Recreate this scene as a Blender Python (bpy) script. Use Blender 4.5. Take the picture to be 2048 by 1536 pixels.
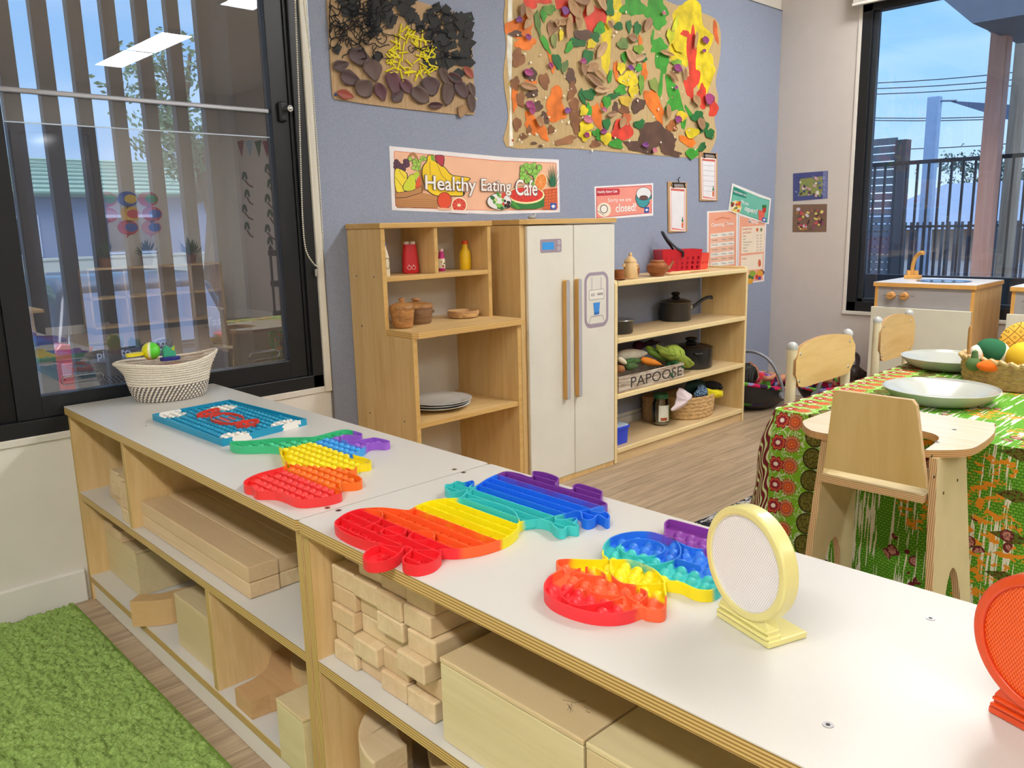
import bpy, bmesh, math, random
from math import sin, cos, pi, radians as R_, sqrt, atan2, hypot
from mathutils import Vector, Matrix, noise
from mathutils.geometry import tessellate_polygon

SC = bpy.context.scene
for _o in list(bpy.data.objects):
    bpy.data.objects.remove(_o)
COL = SC.collection

# ---------------------------------------------------------------- camera
FPX, YAW, PIT, ROLL = 1615.42, 0.76009204, 0.19523176, -0.0229066
CAM = Vector((0.0, -2.5625, 1.08971))
_f = Vector((sin(YAW)*cos(PIT), cos(YAW)*cos(PIT), -sin(PIT)))
_r = Vector((cos(YAW), -sin(YAW), 0)); _u = _r.cross(_f)
CR = cos(ROLL)*_r + sin(ROLL)*_u; CU = -sin(ROLL)*_r + cos(ROLL)*_u; CF = _f
cam_data = bpy.data.cameras.new('camera'); cam = bpy.data.objects.new('camera', cam_data)
COL.objects.link(cam); SC.camera = cam
cam_data.sensor_width = 36; cam_data.lens = FPX/2048*36
cam_data.clip_start = 0.02; cam_data.clip_end = 400
cam.matrix_world = Matrix((( CR.x, CU.x, -CF.x, CAM.x), (CR.y, CU.y, -CF.y, CAM.y), (CR.z, CU.z, -CF.z, CAM.z), (0,0,0,1)))

def at(px, py, ax, v):
    """point of the place seen at photo pixel (px,py) on the real plane ax=v"""
    d = CR*(px-1024) + CU*(768-py) + CF*FPX
    i = 'xyz'.index(ax); t = (v-CAM[i])/d[i]
    return CAM + d*t
def onwall(px, py, y=0.0):
    p = at(px, py, 'y', y); return (p.x, p.z)

# ---------------------------------------------------------------- view
SC.view_settings.view_transform = 'Standard'; SC.view_settings.look = 'None'
SC.view_settings.gamma = 1; SC.view_settings.exposure = 0.15
SC.view_settings.use_curve_mapping = False
SC.cycles.use_denoising = True
SC.cycles.max_bounces = 8; SC.cycles.diffuse_bounces = 4; SC.cycles.glossy_bounces = 3
SC.cycles.transmission_bounces = 5; SC.cycles.transparent_max_bounces = 16
SC.cycles.caustics_reflective = False; SC.cycles.caustics_refractive = False
SC.cycles.sample_clamp_indirect = 6.0

# ---------------------------------------------------------------- world: overcast blue sky
W = bpy.data.worlds.new('sky'); SC.world = W; W.use_nodes = True
def _world():
    nt = W.node_tree; N = nt.nodes; L = nt.links; N.clear()
    out = N.new('ShaderNodeOutputWorld'); bg = N.new('ShaderNodeBackground')
    tc = N.new('ShaderNodeTexCoord'); sep = N.new('ShaderNodeSeparateXYZ'); L.new(tc.outputs['Generated'], sep.inputs[0])
    ramp = N.new('ShaderNodeValToRGB'); L.new(sep.outputs['Z'], ramp.inputs[0])
    e = ramp.color_ramp.elements
    e[0].position = 0.0; e[0].color = (0.46, 0.54, 0.60, 1); e[1].position = 0.62; e[1].color = (0.62, 0.76, 1.0, 1)
    m = e.new(0.07); m.color = (0.27, 0.42, 0.58, 1); m = e.new(0.20); m.color = (0.15, 0.33, 0.55, 1); m = e.new(0.45); m.color = (0.17, 0.34, 0.56, 1)
    mp = N.new('ShaderNodeMapping'); mp.inputs['Scale'].default_value = (2.2, 2.2, 9); L.new(tc.outputs['Generated'], mp.inputs[0])
    nz = N.new('ShaderNodeTexNoise'); nz.inputs['Scale'].default_value = 1.6; nz.inputs['Detail'].default_value = 6; L.new(mp.outputs[0], nz.inputs[0])
    r2 = N.new('ShaderNodeValToRGB'); L.new(nz.outputs[0], r2.inputs[0])
    r2.color_ramp.elements[0].position = .42; r2.color_ramp.elements[0].color = (0, 0, 0, 1); r2.color_ramp.elements[1].position = .72; r2.color_ramp.elements[1].color = (.6, .6, .6, 1)
    mx = N.new('ShaderNodeMixRGB'); L.new(r2.outputs[0], mx.inputs[0]); L.new(ramp.outputs[0], mx.inputs[1]); mx.inputs[2].default_value = (.42, .52, .62, 1)
    L.new(mx.outputs[0], bg.inputs[0]); bg.inputs[1].default_value = 2.1; L.new(bg.outputs[0], out.inputs[0])
_world()
# added soft sun brightens street and yard, over the building from behind the camera
sd = bpy.data.lights.new('sun', 'SUN'); sd.energy = 1.6; sd.angle = R_(25); sd.color = (1.0, .97, .92)
sun = bpy.data.objects.new('sun', sd); COL.objects.link(sun); sun.rotation_euler = Vector((.45, .62, -.80)).to_track_quat('-Z', 'Y').to_euler()

# ---------------------------------------------------------------- materials
def lin(c):
    if isinstance(c, str):
        c = c.lstrip('#'); c = [int(c[i:i+2], 16)/255 for i in (0, 2, 4)]
    return tuple(x/12.92 if x <= .04045 else ((x+.055)/1.055)**2.4 for x in c) + (1,)
MATS = {}
class NT:
    def __init__(s, name):
        s.m = bpy.data.materials.new(name); s.m.use_nodes = True; s.t = s.m.node_tree; s.N = s.t.nodes; s.N.clear()
        s.out = s.N.new('ShaderNodeOutputMaterial'); s.b = s.N.new('ShaderNodeBsdfPrincipled'); s.t.links.new(s.b.outputs[0], s.out.inputs[0])
        s._tc = None
    def n(s, typ, ins=None, **kw):
        nd = s.N.new('ShaderNode'+typ)
        for k, v in kw.items(): setattr(nd, k, v)
        for k, v in (ins or {}).items():
            if hasattr(v, 'links') or isinstance(v, bpy.types.NodeSocket): s.t.links.new(v, nd.inputs[k])
            else: nd.inputs[k].default_value = v
        return nd
    def co(s, kind='Object'):
        if not s._tc: s._tc = s.N.new('ShaderNodeTexCoord')
        return s._tc.outputs[kind]
    def map(s, scale=(1,1,1), rot=(0,0,0), loc=(0,0,0), src=None):
        return s.n('Mapping', {0: src or s.co(), 'Scale': scale, 'Rotation': rot, 'Location': loc}).outputs[0]
    def noise(s, scale, vec=None, detail=3, rough=.5, dist=0):
        return s.n('TexNoise', {'Vector': vec or s.co(), 'Scale': scale, 'Detail': detail, 'Roughness': rough, 'Distortion': dist}).outputs[0]
    def ramp(s, fac, stops, interp='LINEAR'):
        r = s.n('ValToRGB', {0: fac}); r.color_ramp.interpolation = interp; e = r.color_ramp.elements
        while len(e) < len(stops): e.new(.5)
        for el, (p, c) in zip(e, stops): el.position = p
        for el, (p, c) in zip(e, stops): el.position = p; el.color = lin(c) if isinstance(c, str) else ((c, c, c, 1) if isinstance(c, (int, float)) else c)
        return r.outputs[0]
    def math(s, op, a, b=0.0, c=None):
        nd = s.N.new('ShaderNodeMath'); nd.operation = op
        for i, v in enumerate((a, b) if c is None else (a, b, c)):
            if isinstance(v, bpy.types.NodeSocket): s.t.links.new(v, nd.inputs[i])
            else: nd.inputs[i].default_value = v
        return nd.outputs[0]
    def mix(s, fac, a, b, blend='MIX'):
        nd = s.n('MixRGB', blend_type=blend)
        for i, v in enumerate((fac, a, b)):
            if isinstance(v, bpy.types.NodeSocket): s.t.links.new(v, nd.inputs[i])
            elif isinstance(v, str): nd.inputs[i].default_value = lin(v)
            else: nd.inputs[i].default_value = v
        return nd.outputs[0]
    def sep(s, vec=None): 
        nd = s.n('SeparateXYZ', {0: vec or s.co()}); return nd.outputs
    def bump(s, h, dist=.001, strength=.5):
        nd = s.n('Bump', {'Height': h, 'Distance': dist, 'Strength': strength}); s.t.links.new(nd.outputs[0], s.b.inputs['Normal'])
    def base(s, c):
        if isinstance(c, bpy.types.NodeSocket): s.t.links.new(c, s.b.inputs['Base Color'])
        else: s.b.inputs['Base Color'].default_value = lin(c)
    def p(s, rough=.5, metal=0, spec=.5, **kw):
        s.b.inputs['Roughness'].default_value = rough; s.b.inputs['Metallic'].default_value = metal
        s.b.inputs['Specular IOR Level'].default_value = spec
        for k, v in kw.items(): s.b.inputs[k.replace('_', ' ')].default_value = v
        return s.m
def flat(c, rough=.5, metal=0, spec=.5, name=None, var=.06, **kw):
    """plain material with a faint procedural mottling"""
    key = ('flat', c, rough, metal, spec, tuple(kw.items()), var)
    if key in MATS: return MATS[key]
    t = NT(name or 'm_'+str(c).lstrip('#'))
    if var and not kw.get('Transmission_Weight'):
        l = lin(c); a = tuple(x*(1-var) for x in l[:3])+(1,); b = tuple(min(1, x*(1+var)) for x in l[:3])+(1,)
        t.base(t.ramp(t.noise(14, detail=4), [(.3, a), (.7, b)]))
    else: t.base(c)
    MATS[key] = t.p(rough, metal, spec, **kw); return MATS[key]
def cached(f):
    def g(*a):
        k = (f.__name__,)+a
        if k not in MATS: MATS[k] = f(*a)
        return MATS[k]
    return g
@cached
def wood(c1='#dcc08e', c2='#cbaa76', axis='z', rough=.42, sc=1.0):
    """laminate / solid timber with grain running along one axis"""
    t = NT('wood_'+c1[1:]+axis)
    s = {'x': (1.2, 14, 14), 'y': (14, 1.2, 14), 'z': (14, 14, 1.2)}[axis]
    v = t.map(tuple(k*sc for k in s))
    g = t.noise(2.2, v, 6, .6, .8); g2 = t.noise(9, v, 3, .6)
    c = t.ramp(t.math('ADD', t.math('MULTIPLY', g, .75), t.math('MULTIPLY', g2, .25)), [(.32, c2), (.62, c1)])
    t.base(c); t.bump(g2, .0004, .25)
    return t.p(rough, 0, .4)
@cached
def ply(axis='z', period=.0046, c1='#d4b878', c2='#94733a'):
    """plywood edge: thin veneers stacked along one axis"""
    t = NT('plywood_edge_'+axis)
    o = t.sep()[{'x': 'X', 'y': 'Y', 'z': 'Z'}[axis]]
    w = t.math('PINGPONG', t.math('ADD', o, 0.0006), period/2)
    n = t.noise(40, t.map({'x': (1, .15, .15), 'y': (.15, 1, .15), 'z': (.15, .15, 1)}[axis]), 2)
    f = t.math('ADD', t.math('DIVIDE', w, period/2), t.math('MULTIPLY', t.math('SUBTRACT', n, .5), .2))
    t.base(t.ramp(f, [(.25, c2), (.55, c1)])); return t.p(.5, 0, .35)
@cached
def laminate(c='#ecebe7', rough=.32):
    t = NT('laminate'+c[1:]); n = t.noise(900, detail=1); l = lin(c)
    t.base(t.ramp(n, [(.3, tuple(x*.97 for x in l[:3])+(1,)), (.7, l)])); t.bump(t.noise(600, detail=1), .0002, .15); return t.p(rough, 0, .45)
@cached
def glass(c='#ffffff', rough=0.0, alpha=1.0, add=0.0, haze=0.0):
    t = NT('clear_glass'+c[1:]); N = t.N; tr = N.new('ShaderNodeBsdfTransparent'); tr.inputs[0].default_value = lin(c)
    gl = N.new('ShaderNodeBsdfGlossy'); gl.inputs['Roughness'].default_value = rough; gl.inputs[0].default_value = (1, 1, 1, 1)
    fr = N.new('ShaderNodeFresnel'); fr.inputs[0].default_value = 1.5; mx = N.new('ShaderNodeMixShader')
    k = t.math('ADD', t.math('MULTIPLY', fr.outputs[0], alpha), add)
    t.t.links.new(k, mx.inputs[0]); t.t.links.new(tr.outputs[0], mx.inputs[1]); t.t.links.new(gl.outputs[0], mx.inputs[2])
    if haze:
        df = N.new('ShaderNodeBsdfDiffuse'); df.inputs[0].default_value = (.80, .80, .88, 1); m2 = N.new('ShaderNodeMixShader'); m2.inputs[0].default_value = haze
        t.t.links.new(mx.outputs[0], m2.inputs[1]); t.t.links.new(df.outputs[0], m2.inputs[2]); t.t.links.new(m2.outputs[0], t.out.inputs[0])
    else: t.t.links.new(mx.outputs[0], t.out.inputs[0])
    return t.m
@cached
def emit(c, s):
    t = NT('emit'+c[1:]); e = t.n('Emission', {0: lin(c), 1: s}); t.t.links.new(e.outputs[0], t.out.inputs[0]); return t.m

# ---------------------------------------------------------------- objects
MW = {}
def _mw(o): return MW.get(o.name, Matrix.Identity(4)) if o else Matrix.Identity(4)
def tag(o, label=None, cat=None, group=None, kind=None):
    if label: o['label'] = label
    if cat: o['category'] = cat
    if group: o['group'] = group
    if kind: o['kind'] = kind
    return o
def thing(name, label, cat, loc=(0, 0, 0), rotz=0, group=None, rot=None):
    o = bpy.data.objects.new(name, None); COL.objects.link(o); o.empty_display_size = .05
    o.location = loc; o.rotation_euler = rot or (0, 0, rotz)
    MW[o.name] = Matrix.Translation(loc) @ o.rotation_euler.to_matrix().to_4x4()
    return tag(o, label, cat, group)
def dup(root, loc, rotz=None, label=None, group=None):
    def cp(o, par):
        c = o.copy(); COL.objects.link(c)
        c.parent = par
        for ch in KIDS.get(o.name, []): KIDS.setdefault(c.name, []).append(cp(ch, c))
        return c
    r = cp(root, None); r.location = loc
    if rotz is not None: r.rotation_euler = (0, 0, rotz)
    MW[r.name] = Matrix.Translation(loc) @ r.rotation_euler.to_matrix().to_4x4()
    if label: r['label'] = label
    if group: r['group'] = group
    return r
KIDS = {}
def smooth_pts(pts, n=6, closed=True):
    """Catmull-Rom through points"""
    out = []; m = len(pts)
    rng = range(m) if closed else range(m-1)
    P = [Vector(p) for p in pts]
    for i in rng:
        if closed: p0, p1, p2, p3 = P[(i-1) % m], P[i], P[(i+1) % m], P[(i+2) % m]
        else: p0, p1, p2, p3 = P[max(i-1, 0)], P[i], P[i+1], P[min(i+2, m-1)]
        for k in range(n):
            t = k/n
            out.append(.5*((2*p1)+(-p0+p2)*t+(2*p0-5*p1+4*p2-p3)*t*t+(-p0+3*p1-3*p2+p3)*t*t*t))
    if not closed: out.append(P[-1])
    return out
def ell(cx, cy, rx, ry, n=24, rot=0):
    c, s = cos(rot), sin(rot)
    return [(cx+rx*cos(a)*c-ry*sin(a)*s, cy+rx*cos(a)*s+ry*sin(a)*c) for a in (2*pi*i/n for i in range(n))]
def rrect(x0, x1, y0, y1, r, n=5):
    out = []
    for (cx, cy, a0) in ((x1-r, y1-r, 0), (x0+r, y1-r, pi/2), (x0+r, y0+r, pi), (x1-r, y0+r, 3*pi/2)):
        for k in range(n+1):
            a = a0+pi/2*k/n; out.append((cx+r*cos(a), cy+r*sin(a)))
    return out
class MB:
    def __init__(s): s.v = []; s.f = []; s.m = []; s.uv = None
    def add(s, vs, fs, mi=0):
        b = len(s.v); s.v += [tuple(v) for v in vs]
        for f in fs: s.f.append(tuple(b+i for i in f)); s.m.append(mi)
        return s
    def box(s, x0, x1, y0, y1, z0, z1, mi=0, e=None, thin='z', M=None):
        x0, x1 = min(x0, x1), max(x0, x1); y0, y1 = min(y0, y1), max(y0, y1); z0, z1 = min(z0, z1), max(z0, z1)
        vs = [Vector((x, y, z)) for x in (x0, x1) for y in (y0, y1) for z in (z0, z1)]
        if M: vs = [M @ v for v in vs]
        fs = {'x': [(0, 1, 3, 2), (4, 6, 7, 5)], 'y': [(0, 4, 5, 1), (2, 3, 7, 6)], 'z': [(0, 2, 6, 4), (1, 5, 7, 3)]}
        b = len(s.v); s.v += [tuple(v) for v in vs]
        for ax in 'xyz':
            for f in fs[ax]:
                s.f.append(tuple(b+i for i in f)); s.m.append(mi if (e is None or ax == thin) else e)
        return s
    def prism(s, pts, a, b, ax='z', mi=0, e=None, M=None):
        """polygon pts in the two other axes extruded from a to b"""
        n = len(pts)
        def mk(p, h):
            v = {'z': (p[0], p[1], h), 'y': (p[0], h, p[1]), 'x': (h, p[0], p[1])}[ax]
            v = Vector(v); return M @ v if M else v
        lo = [mk(p, a) for p in pts]; hi = [mk(p, b) for p in pts]
        tri = tessellate_polygon([[Vector((p[0], p[1], 0)) for p in pts]])
        base = len(s.v); s.v += [tuple(v) for v in lo+hi]
        for t in tri:
            s.f.append(tuple(base+n+i for i in t)); s.m.append(mi)
            s.f.append(tuple(base+i for i in reversed(t))); s.m.append(mi)
        for i in range(n):
            j = (i+1) % n; s.f.append((base+i, base+j, base+n+j, base+n+i)); s.m.append(mi if e is None else e)
        return s
    def ring(s, outer, inner, a, b, mi=0, ax='z'):
        n = len(outer)
        def mk(p, h): return {'z': (p[0], p[1], h), 'y': (p[0], h, p[1]), 'x': (h, p[0], p[1])}[ax]
        vs = [mk(p, a) for p in outer]+[mk(p, b) for p in outer]+[mk(p, a) for p in inner]+[mk(p, b) for p in inner]
        fs = []
        for i in range(n):
            j = (i+1) % n
            fs += [(i, j, n+j, n+i), (2*n+j, 2*n+i, 3*n+i, 3*n+j), (n+i, n+j, 3*n+j, 3*n+i), (j, i, 2*n+i, 2*n+j)]
        return s.add(vs, fs, mi)
    def lathe(s, prof, c=(0, 0, 0), n=32, mi=0, sx=1, sy=1, M=None, close=False, fn=None):
        """prof: list of (r,z)"""
        vs = []; m = len(prof)
        for r, z in prof:
            for k in range(n):
                a = 2*pi*k/n; rr = r if fn is None else fn(r, z, a)
                v = Vector((rr*cos(a)*sx+c[0], rr*sin(a)*sy+c[1], z+c[2])); vs.append(M @ v if M else v)
        fs = [(i*n+k, i*n+(k+1) % n, (i+1)*n+(k+1) % n, (i+1)*n+k) for i in range(m-1) for k in range(n)]
        if close: fs += [((m-1)*n+k, (m-1)*n+(k+1) % n, (k+1) % n, k) for k in range(n)]
        elif prof[0][0] > 1e-5: fs.append(tuple(range(n-1, -1, -1)))
        if not close and prof[-1][0] > 1e-5: fs.append(tuple((m-1)*n+k for k in range(n)))
        return s.add(vs, fs, mi)
    def open_lathe(s, prof, **k):
        return s.lathe(prof, close=True, **k)
    def cyl(s, p0, p1, r0, r1=None, n=16, mi=0, caps=True):
        r1 = r0 if r1 is None else r1
        p0, p1 = Vector(p0), Vector(p1); d = (p1-p0).normalized()
        a = d.orthogonal().normalized(); b = d.cross(a); vs = []
        for p, r in ((p0, r0), (p1, r1)):
            vs += [p+(a*cos(2*pi*k/n)+b*sin(2*pi*k/n))*r for k in range(n)]
        fs = [(k, (k+1) % n, n+(k+1) % n, n+k) for k in range(n)]
        if caps: fs += [tuple(range(n-1, -1, -1)), tuple(range(n, 2*n))]
        return s.add(vs, fs, mi)
    def tube(s, pts, r, n=8, mi=0, closed=False, sq=1.0):
        P = [Vector(p) for p in pts]; m = len(P); vs = []; up = None
        rr = r if isinstance(r, (list, tuple)) else [r]*m
        for i, p in enumerate(P):
            d = (P[(i+1) % m]-P[i-1]) if closed else (P[min(i+1, m-1)]-P[max(i-1, 0)])
            d = d.normalized() if d.length > 1e-9 else Vector((0, 0, 1))
            if up is None: up = d.orthogonal().normalized()
            up = (up-d*up.dot(d)); up = up.normalized() if up.length > 1e-6 else d.orthogonal().normalized()
            b = d.cross(up)
            vs += [p+(up*cos(2*pi*k/n)+b*sin(2*pi*k/n)*sq)*rr[i] for k in range(n)]
        fs = [(i*n+k, i*n+(k+1) % n, ((i+1) % m)*n+(k+1) % n, ((i+1) % m)*n+k) for i in range(m if closed else m-1) for k in range(n)]
        if not closed: fs += [tuple(range(n-1, -1, -1)), tuple((m-1)*n+k for k in range(n))]
        return s.add(vs, fs, mi)
    def sph(s, c, r, n=16, m=10, mi=0, M=None, fn=None, z0=-1, z1=1):
        r = (r, r, r) if isinstance(r, (int, float)) else r; vs = []
        for i in range(m+1):
            ph = -pi/2+pi*i/m; ph = math.asin(max(-1, min(1, sin(ph))))
            ph = math.asin(z0)+(math.asin(z1)-math.asin(z0))*i/m
            for k in range(n):
                a = 2*pi*k/n; v = Vector((cos(ph)*cos(a), cos(ph)*sin(a), sin(ph)))
                q = fn(v) if fn else 1.0
                v = Vector((v.x*r[0]*q, v.y*r[1]*q, v.z*r[2]*q)); v = (M @ v) if M else v
                vs.append(v+Vector(c))
        fs = [(i*n+k, i*n+(k+1) % n, (i+1)*n+(k+1) % n, (i+1)*n+k) for i in range(m) for k in range(n)]
        return s.add(vs, fs, mi)
    def grid(s, f, nu, nv, mi=0, uv=None):
        b = len(s.v)
        for j in range(nv+1):
            for i in range(nu+1): s.v.append(tuple(f(i/nu, j/nv)))
        for j in range(nv):
            for i in range(nu):
                a = b+j*(nu+1)+i; s.f.append((a, a+1, a+nu+2, a+nu+1)); s.m.append(mi)
        return s
    def build(s, name, mats, parent=None, smooth=False, bevel=0, w=True, kind=None, seg=2, mods=None, ang=40, weld=False):
        """verts are in world space when w, else in the parent's space"""
        me = bpy.data.meshes.new(name); inv = _mw(parent).inverted() if (w and parent) else None
        vs = [tuple(inv @ Vector(v)) for v in s.v] if inv else s.v
        me.from_pydata(vs, [], s.f)
        if not isinstance(mats, (list, tuple)): mats = [mats]
        for m in mats: me.materials.append(m)
        me.polygons.foreach_set('material_index', s.m)
        if s.uv:
            u = me.uv_layers.new(name='UVMap')
            for l in me.loops: u.data[l.index].uv = s.uv[l.vertex_index]
        bm = bmesh.new(); bm.from_mesh(me)
        if weld or smooth: bmesh.ops.remove_doubles(bm, verts=bm.verts, dist=1e-6)
        bmesh.ops.dissolve_degenerate(bm, dist=1e-7, edges=bm.edges)
        bmesh.ops.recalc_face_normals(bm, faces=bm.faces); bm.to_mesh(me); bm.free()
        if smooth:
            me.polygons.foreach_set('use_smooth', [True]*len(me.polygons)); me.set_sharp_from_angle(angle=R_(ang))
        me.update()
        o = bpy.data.objects.new(name, me); COL.objects.link(o)
        if parent:
            o.parent = parent; KIDS.setdefault(parent.name, []).append(o); MW[o.name] = _mw(parent)
        if bevel:
            md = o.modifiers.new('bevel', 'BEVEL'); md.width = bevel; md.segments = seg; md.limit_method = 'ANGLE'; md.angle_limit = R_(40)
        for k, a in (mods or []):
            md = o.modifiers.new(k, k)
            for x, y in a.items(): setattr(md, x, y)
        if kind: o['kind'] = kind
        return o
def struct(name, mb, mats, **k):
    o = mb.build(name, mats, **k); o['kind'] = 'structure'; return o
def text(s, size, mat, parent, M, name='lettering', ext=.0002, off=0.0, align='CENTER', sx=1.0, font=None, shear=0):
    """M: 4x4 world matrix of the text plane"""
    cu = bpy.data.curves.new(name, 'FONT'); cu.body = s; cu.size = size; cu.extrude = ext; cu.offset = off
    cu.align_x = align; cu.align_y = 'CENTER'; cu.resolution_u = 3; cu.shear = shear
    o = bpy.data.objects.new(name, cu); COL.objects.link(o); cu.materials.append(mat)
    S = Matrix.Diagonal((sx, 1, 1, 1))
    me = bpy.data.meshes.new_from_object(o, preserve_all_data_layers=False, depsgraph=bpy.context.evaluated_depsgraph_get())
    bpy.data.objects.remove(o); bpy.data.curves.remove(cu)
    me.transform((_mw(parent).inverted() if parent else Matrix.Identity(4)) @ M @ S)
    if not me.materials: me.materials.append(mat)
    o = bpy.data.objects.new(name, me); COL.objects.link(o)
    if parent: o.parent = parent; KIDS.setdefault(parent.name, []).append(o); MW[o.name] = _mw(parent)
    return o
def frameM(p, right, up):
    r = Vector(right).normalized(); u = Vector(up); u = (u-r*u.dot(r)).normalized(); n = r.cross(u)
    return Matrix(((r.x, u.x, n.x, p[0]), (r.y, u.y, n.y, p[1]), (r.z, u.z, n.z, p[2]), (0, 0, 0, 1)))
def screw(p, parent, r=.006, nrm=(0, 0, 1), col='#9a9a9c', name='screw'):
    n = Vector(nrm).normalized(); p = Vector(p); mb = MB(); mb.cyl(p-n*.001, p+n*.0006, r, r*.92, n=14)
    mb.cyl(p+n*.0005, p+n*.0009, r*.4, r*.4, n=6, mi=1)
    return mb.build(name, [flat(col, .3, 1, var=0), flat('#4a4a4c', .5, 1, var=0)], parent)
random.seed(7)
# ================================================================ ROOM
XR, YF, XL, ZC = 4.694, -7.2, -2.6, 2.70
WB = 0.12
m_white = flat('#e0ddd6', .6, name='wall_paint', var=.015)
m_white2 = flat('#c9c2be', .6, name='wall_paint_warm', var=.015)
m_trim = flat('#e4e3df', .4, name='trim_paint', var=.01)
def _floor():
    t = NT('vinyl_planks'); br = t.n('TexBrick', {'Vector': t.co(), 'Scale': 1.0, 'Mortar Size': .0012, 'Brick Width': 1.2, 'Row Height': .18, 'Color1': (.2,.2,.2,1), 'Color2': (.8,.8,.8,1), 'Mortar': (.5,.5,.5,1), 'Bias': 0.0}, offset=.37)
    off = t.n('VectorMath', {0: t.co(), 1: br.outputs[0]}, operation='ADD').outputs[0]
    v = t.map((.9, 22, 1), src=off); g = t.noise(2.2, v, 7, .62, .4); v2 = t.map((3, 60, 1), src=off); g2 = t.noise(3, v2, 4, .7)
    k = t.math('ADD', t.math('MULTIPLY', g, .65), t.math('MULTIPLY', g2, .35))
    c = t.ramp(k, [(.30, '#7d6a56'), (.48, '#a8937a'), (.62, '#c2ae93'), (.75, '#cdbca3')])
    c = t.mix(t.math('MULTIPLY', br.outputs['Fac'], .5), c, '#6c5d4c'); t.base(c); t.bump(g2, .0005, .2); return t.p(.42, 0, .45)
m_floor = _floor()
struct('floor', MB().box(XL-.1, XR+.1, YF-.1, 0.0, -.1, 0), m_floor)
struct('ceiling', MB().box(XL-.1, XR+.1, YF-.1, WB, ZC, ZC+.1), flat('#e8e6e2', .7, var=.01))
# back wall with window hole x .30..1.50  z .53..2.30
WX0, WX1, WZ0, WZ1 = 0.05, 1.492, .528, 2.32
mb = MB(); mb.box(XL, WX0, 0, WB, 0, ZC).box(WX1, XR+.1, 0, WB, 0, ZC).box(WX0, WX1, 0, WB, 0, WZ0).box(WX0, WX1, 0, WB, WZ1, ZC)
struct('wall_back', mb, m_white)
def _felt():
    t = NT('pinboard_felt'); n = t.noise(420, detail=2); n2 = t.noise(3, detail=3)
    c = t.ramp(n, [(.3, '#8590a8'), (.7, '#a0a9c0')]); c = t.mix(t.math('MULTIPLY', n2, .18), c, '#a3abbe'); t.base(c); t.bump(n, .001, .4); return t.p(.95, 0, .1)
m_felt = _felt()
struct('wall_panel', MB().box(1.522, XR-.002, -.008, -.0005, .12, 2.285), m_felt)
struct('trim_1', MB().box(1.519, 1.5225, -.011, 0, .12, 2.29).box(1.519, XR-.002, -.011, 0, 2.285, 2.2885), flat('#8a8d92', .35, .8))
# right wall, window y -.49..-2.7
RY0, RY1, RZ0, RZ1 = -.487, -2.62, .548, 2.235
mb = MB(); mb.box(XR, XR+.12, RY0, WB, 0, ZC).box(XR, XR+.12, YF, RY1, 0, ZC).box(XR, XR+.12, RY0, RY1, 0, RZ0).box(XR, XR+.12, RY0, RY1, RZ1, ZC)
struct('wall_right', mb, m_white2)
struct('wall_left', MB().box(XL-.1, XL, YF, WB, 0, ZC), m_white)
struct('wall_front', MB().box(XL, XR, YF-.1, YF, 0, ZC), m_white)
def bboard(name, x0, x1, y0, y1):
    struct(name, MB().box(x0, x1, y0, y1, 0, .10), m_trim, bevel=.004)
bboard('baseboard_back', XL, .632, -.016, 0); bboard('baseboard_back', 1.09, XR-.016, -.016, 0)
bboard('baseboard_right', XR-.016, XR, YF, -.016); bboard('baseboard_front', XL, XR-.016, YF, YF+.016)
# window reveal / white strips (sill and right jamb lining)
struct('trim_2', MB().box(WX0, WX1+.002, -.006, .05, WZ0-.022, WZ0), flat('#d9d6cf', .4, var=.01), bevel=.003)
struct('trim_3', MB().box(WX1, 1.5185, -.012, .02, WZ0-.02, 2.33), flat('#dedcd2', .4, var=.01), bevel=.002)
struct('trim_4', MB().box(XR-.006, XR+.05, RY0-.002, RY0+.018, RZ0-.02, RZ1).box(XR-.010, XR+.05, RY1, RY0+.018, RZ0-.02, RZ0), flat('#d6d2cc', .45, var=.01), bevel=.002)

# ---------------------------------------------------------------- window 1
m_alu = flat('#23262b', .38, .3, name='black_aluminium', var=.03)
w1 = bpy.data.objects.new('window_1', None); COL.objects.link(w1); w1['kind'] = 'structure'
def bars(name, items, parent, mat, bevel=.002):
    mb = MB()
    for b in items: mb.box(*b)
    return mb.build(name, mat, parent, bevel=bevel)
z0, z1 = WZ0, WZ1
bars('outer_frame', [(WX0, WX1, -.004, .075, z0, z0+.045), (WX0, WX1, 0, .075, z1-.05, z1), (1.45, WX1, -.004, .075, z0, z1), (WX0, WX0+.04, 0, .075, z0, z1)], w1, m_alu)
bars('sash', [(1.373, 1.437, .012, .05, z0+.045, z1-.05), (.52, .586, .012, .05, z0+.045, z1-.05), (.586, 1.373, .012, .05, z0+.045, z0+.108), (.586, 1.373, .012, .05, z1-.11, z1-.05)], w1, m_alu)
bars('sash_rebate', [(1.437, 1.45, .006, .04, z0+.045, z1-.05), (.475, .52, .02, .06, z0+.045, z1-.05)], w1, flat('#14161a', .4, .3))
bars('sash', [(.09, .14, .035, .065, z0+.045, z1-.05), (.14, .475, .035, .065, z0+.045, z0+.09), (.14, .475, .035, .065, z1-.1, z1-.05)], w1, m_alu)
p0, p1 = at(8, 241, 'y', .03), at(462, 270, 'y', .03)
MB().box(.586, 1.373, .034, .036, z0+.10, p1.z).build('pane', glass('#f0f4fd', 0.0, 1.5, .12, .05), w1)
MB().box(.586, 1.373, .034, .036, p1.z, z1-.10).build('pane', glass('#f2f6fd', 0.0, 1.2, .07, .05), w1)
MB().box(.14, .475, .05, .052, z0+.09, z1-.10).build('pane', glass('#f2f6fc'), w1)
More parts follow.
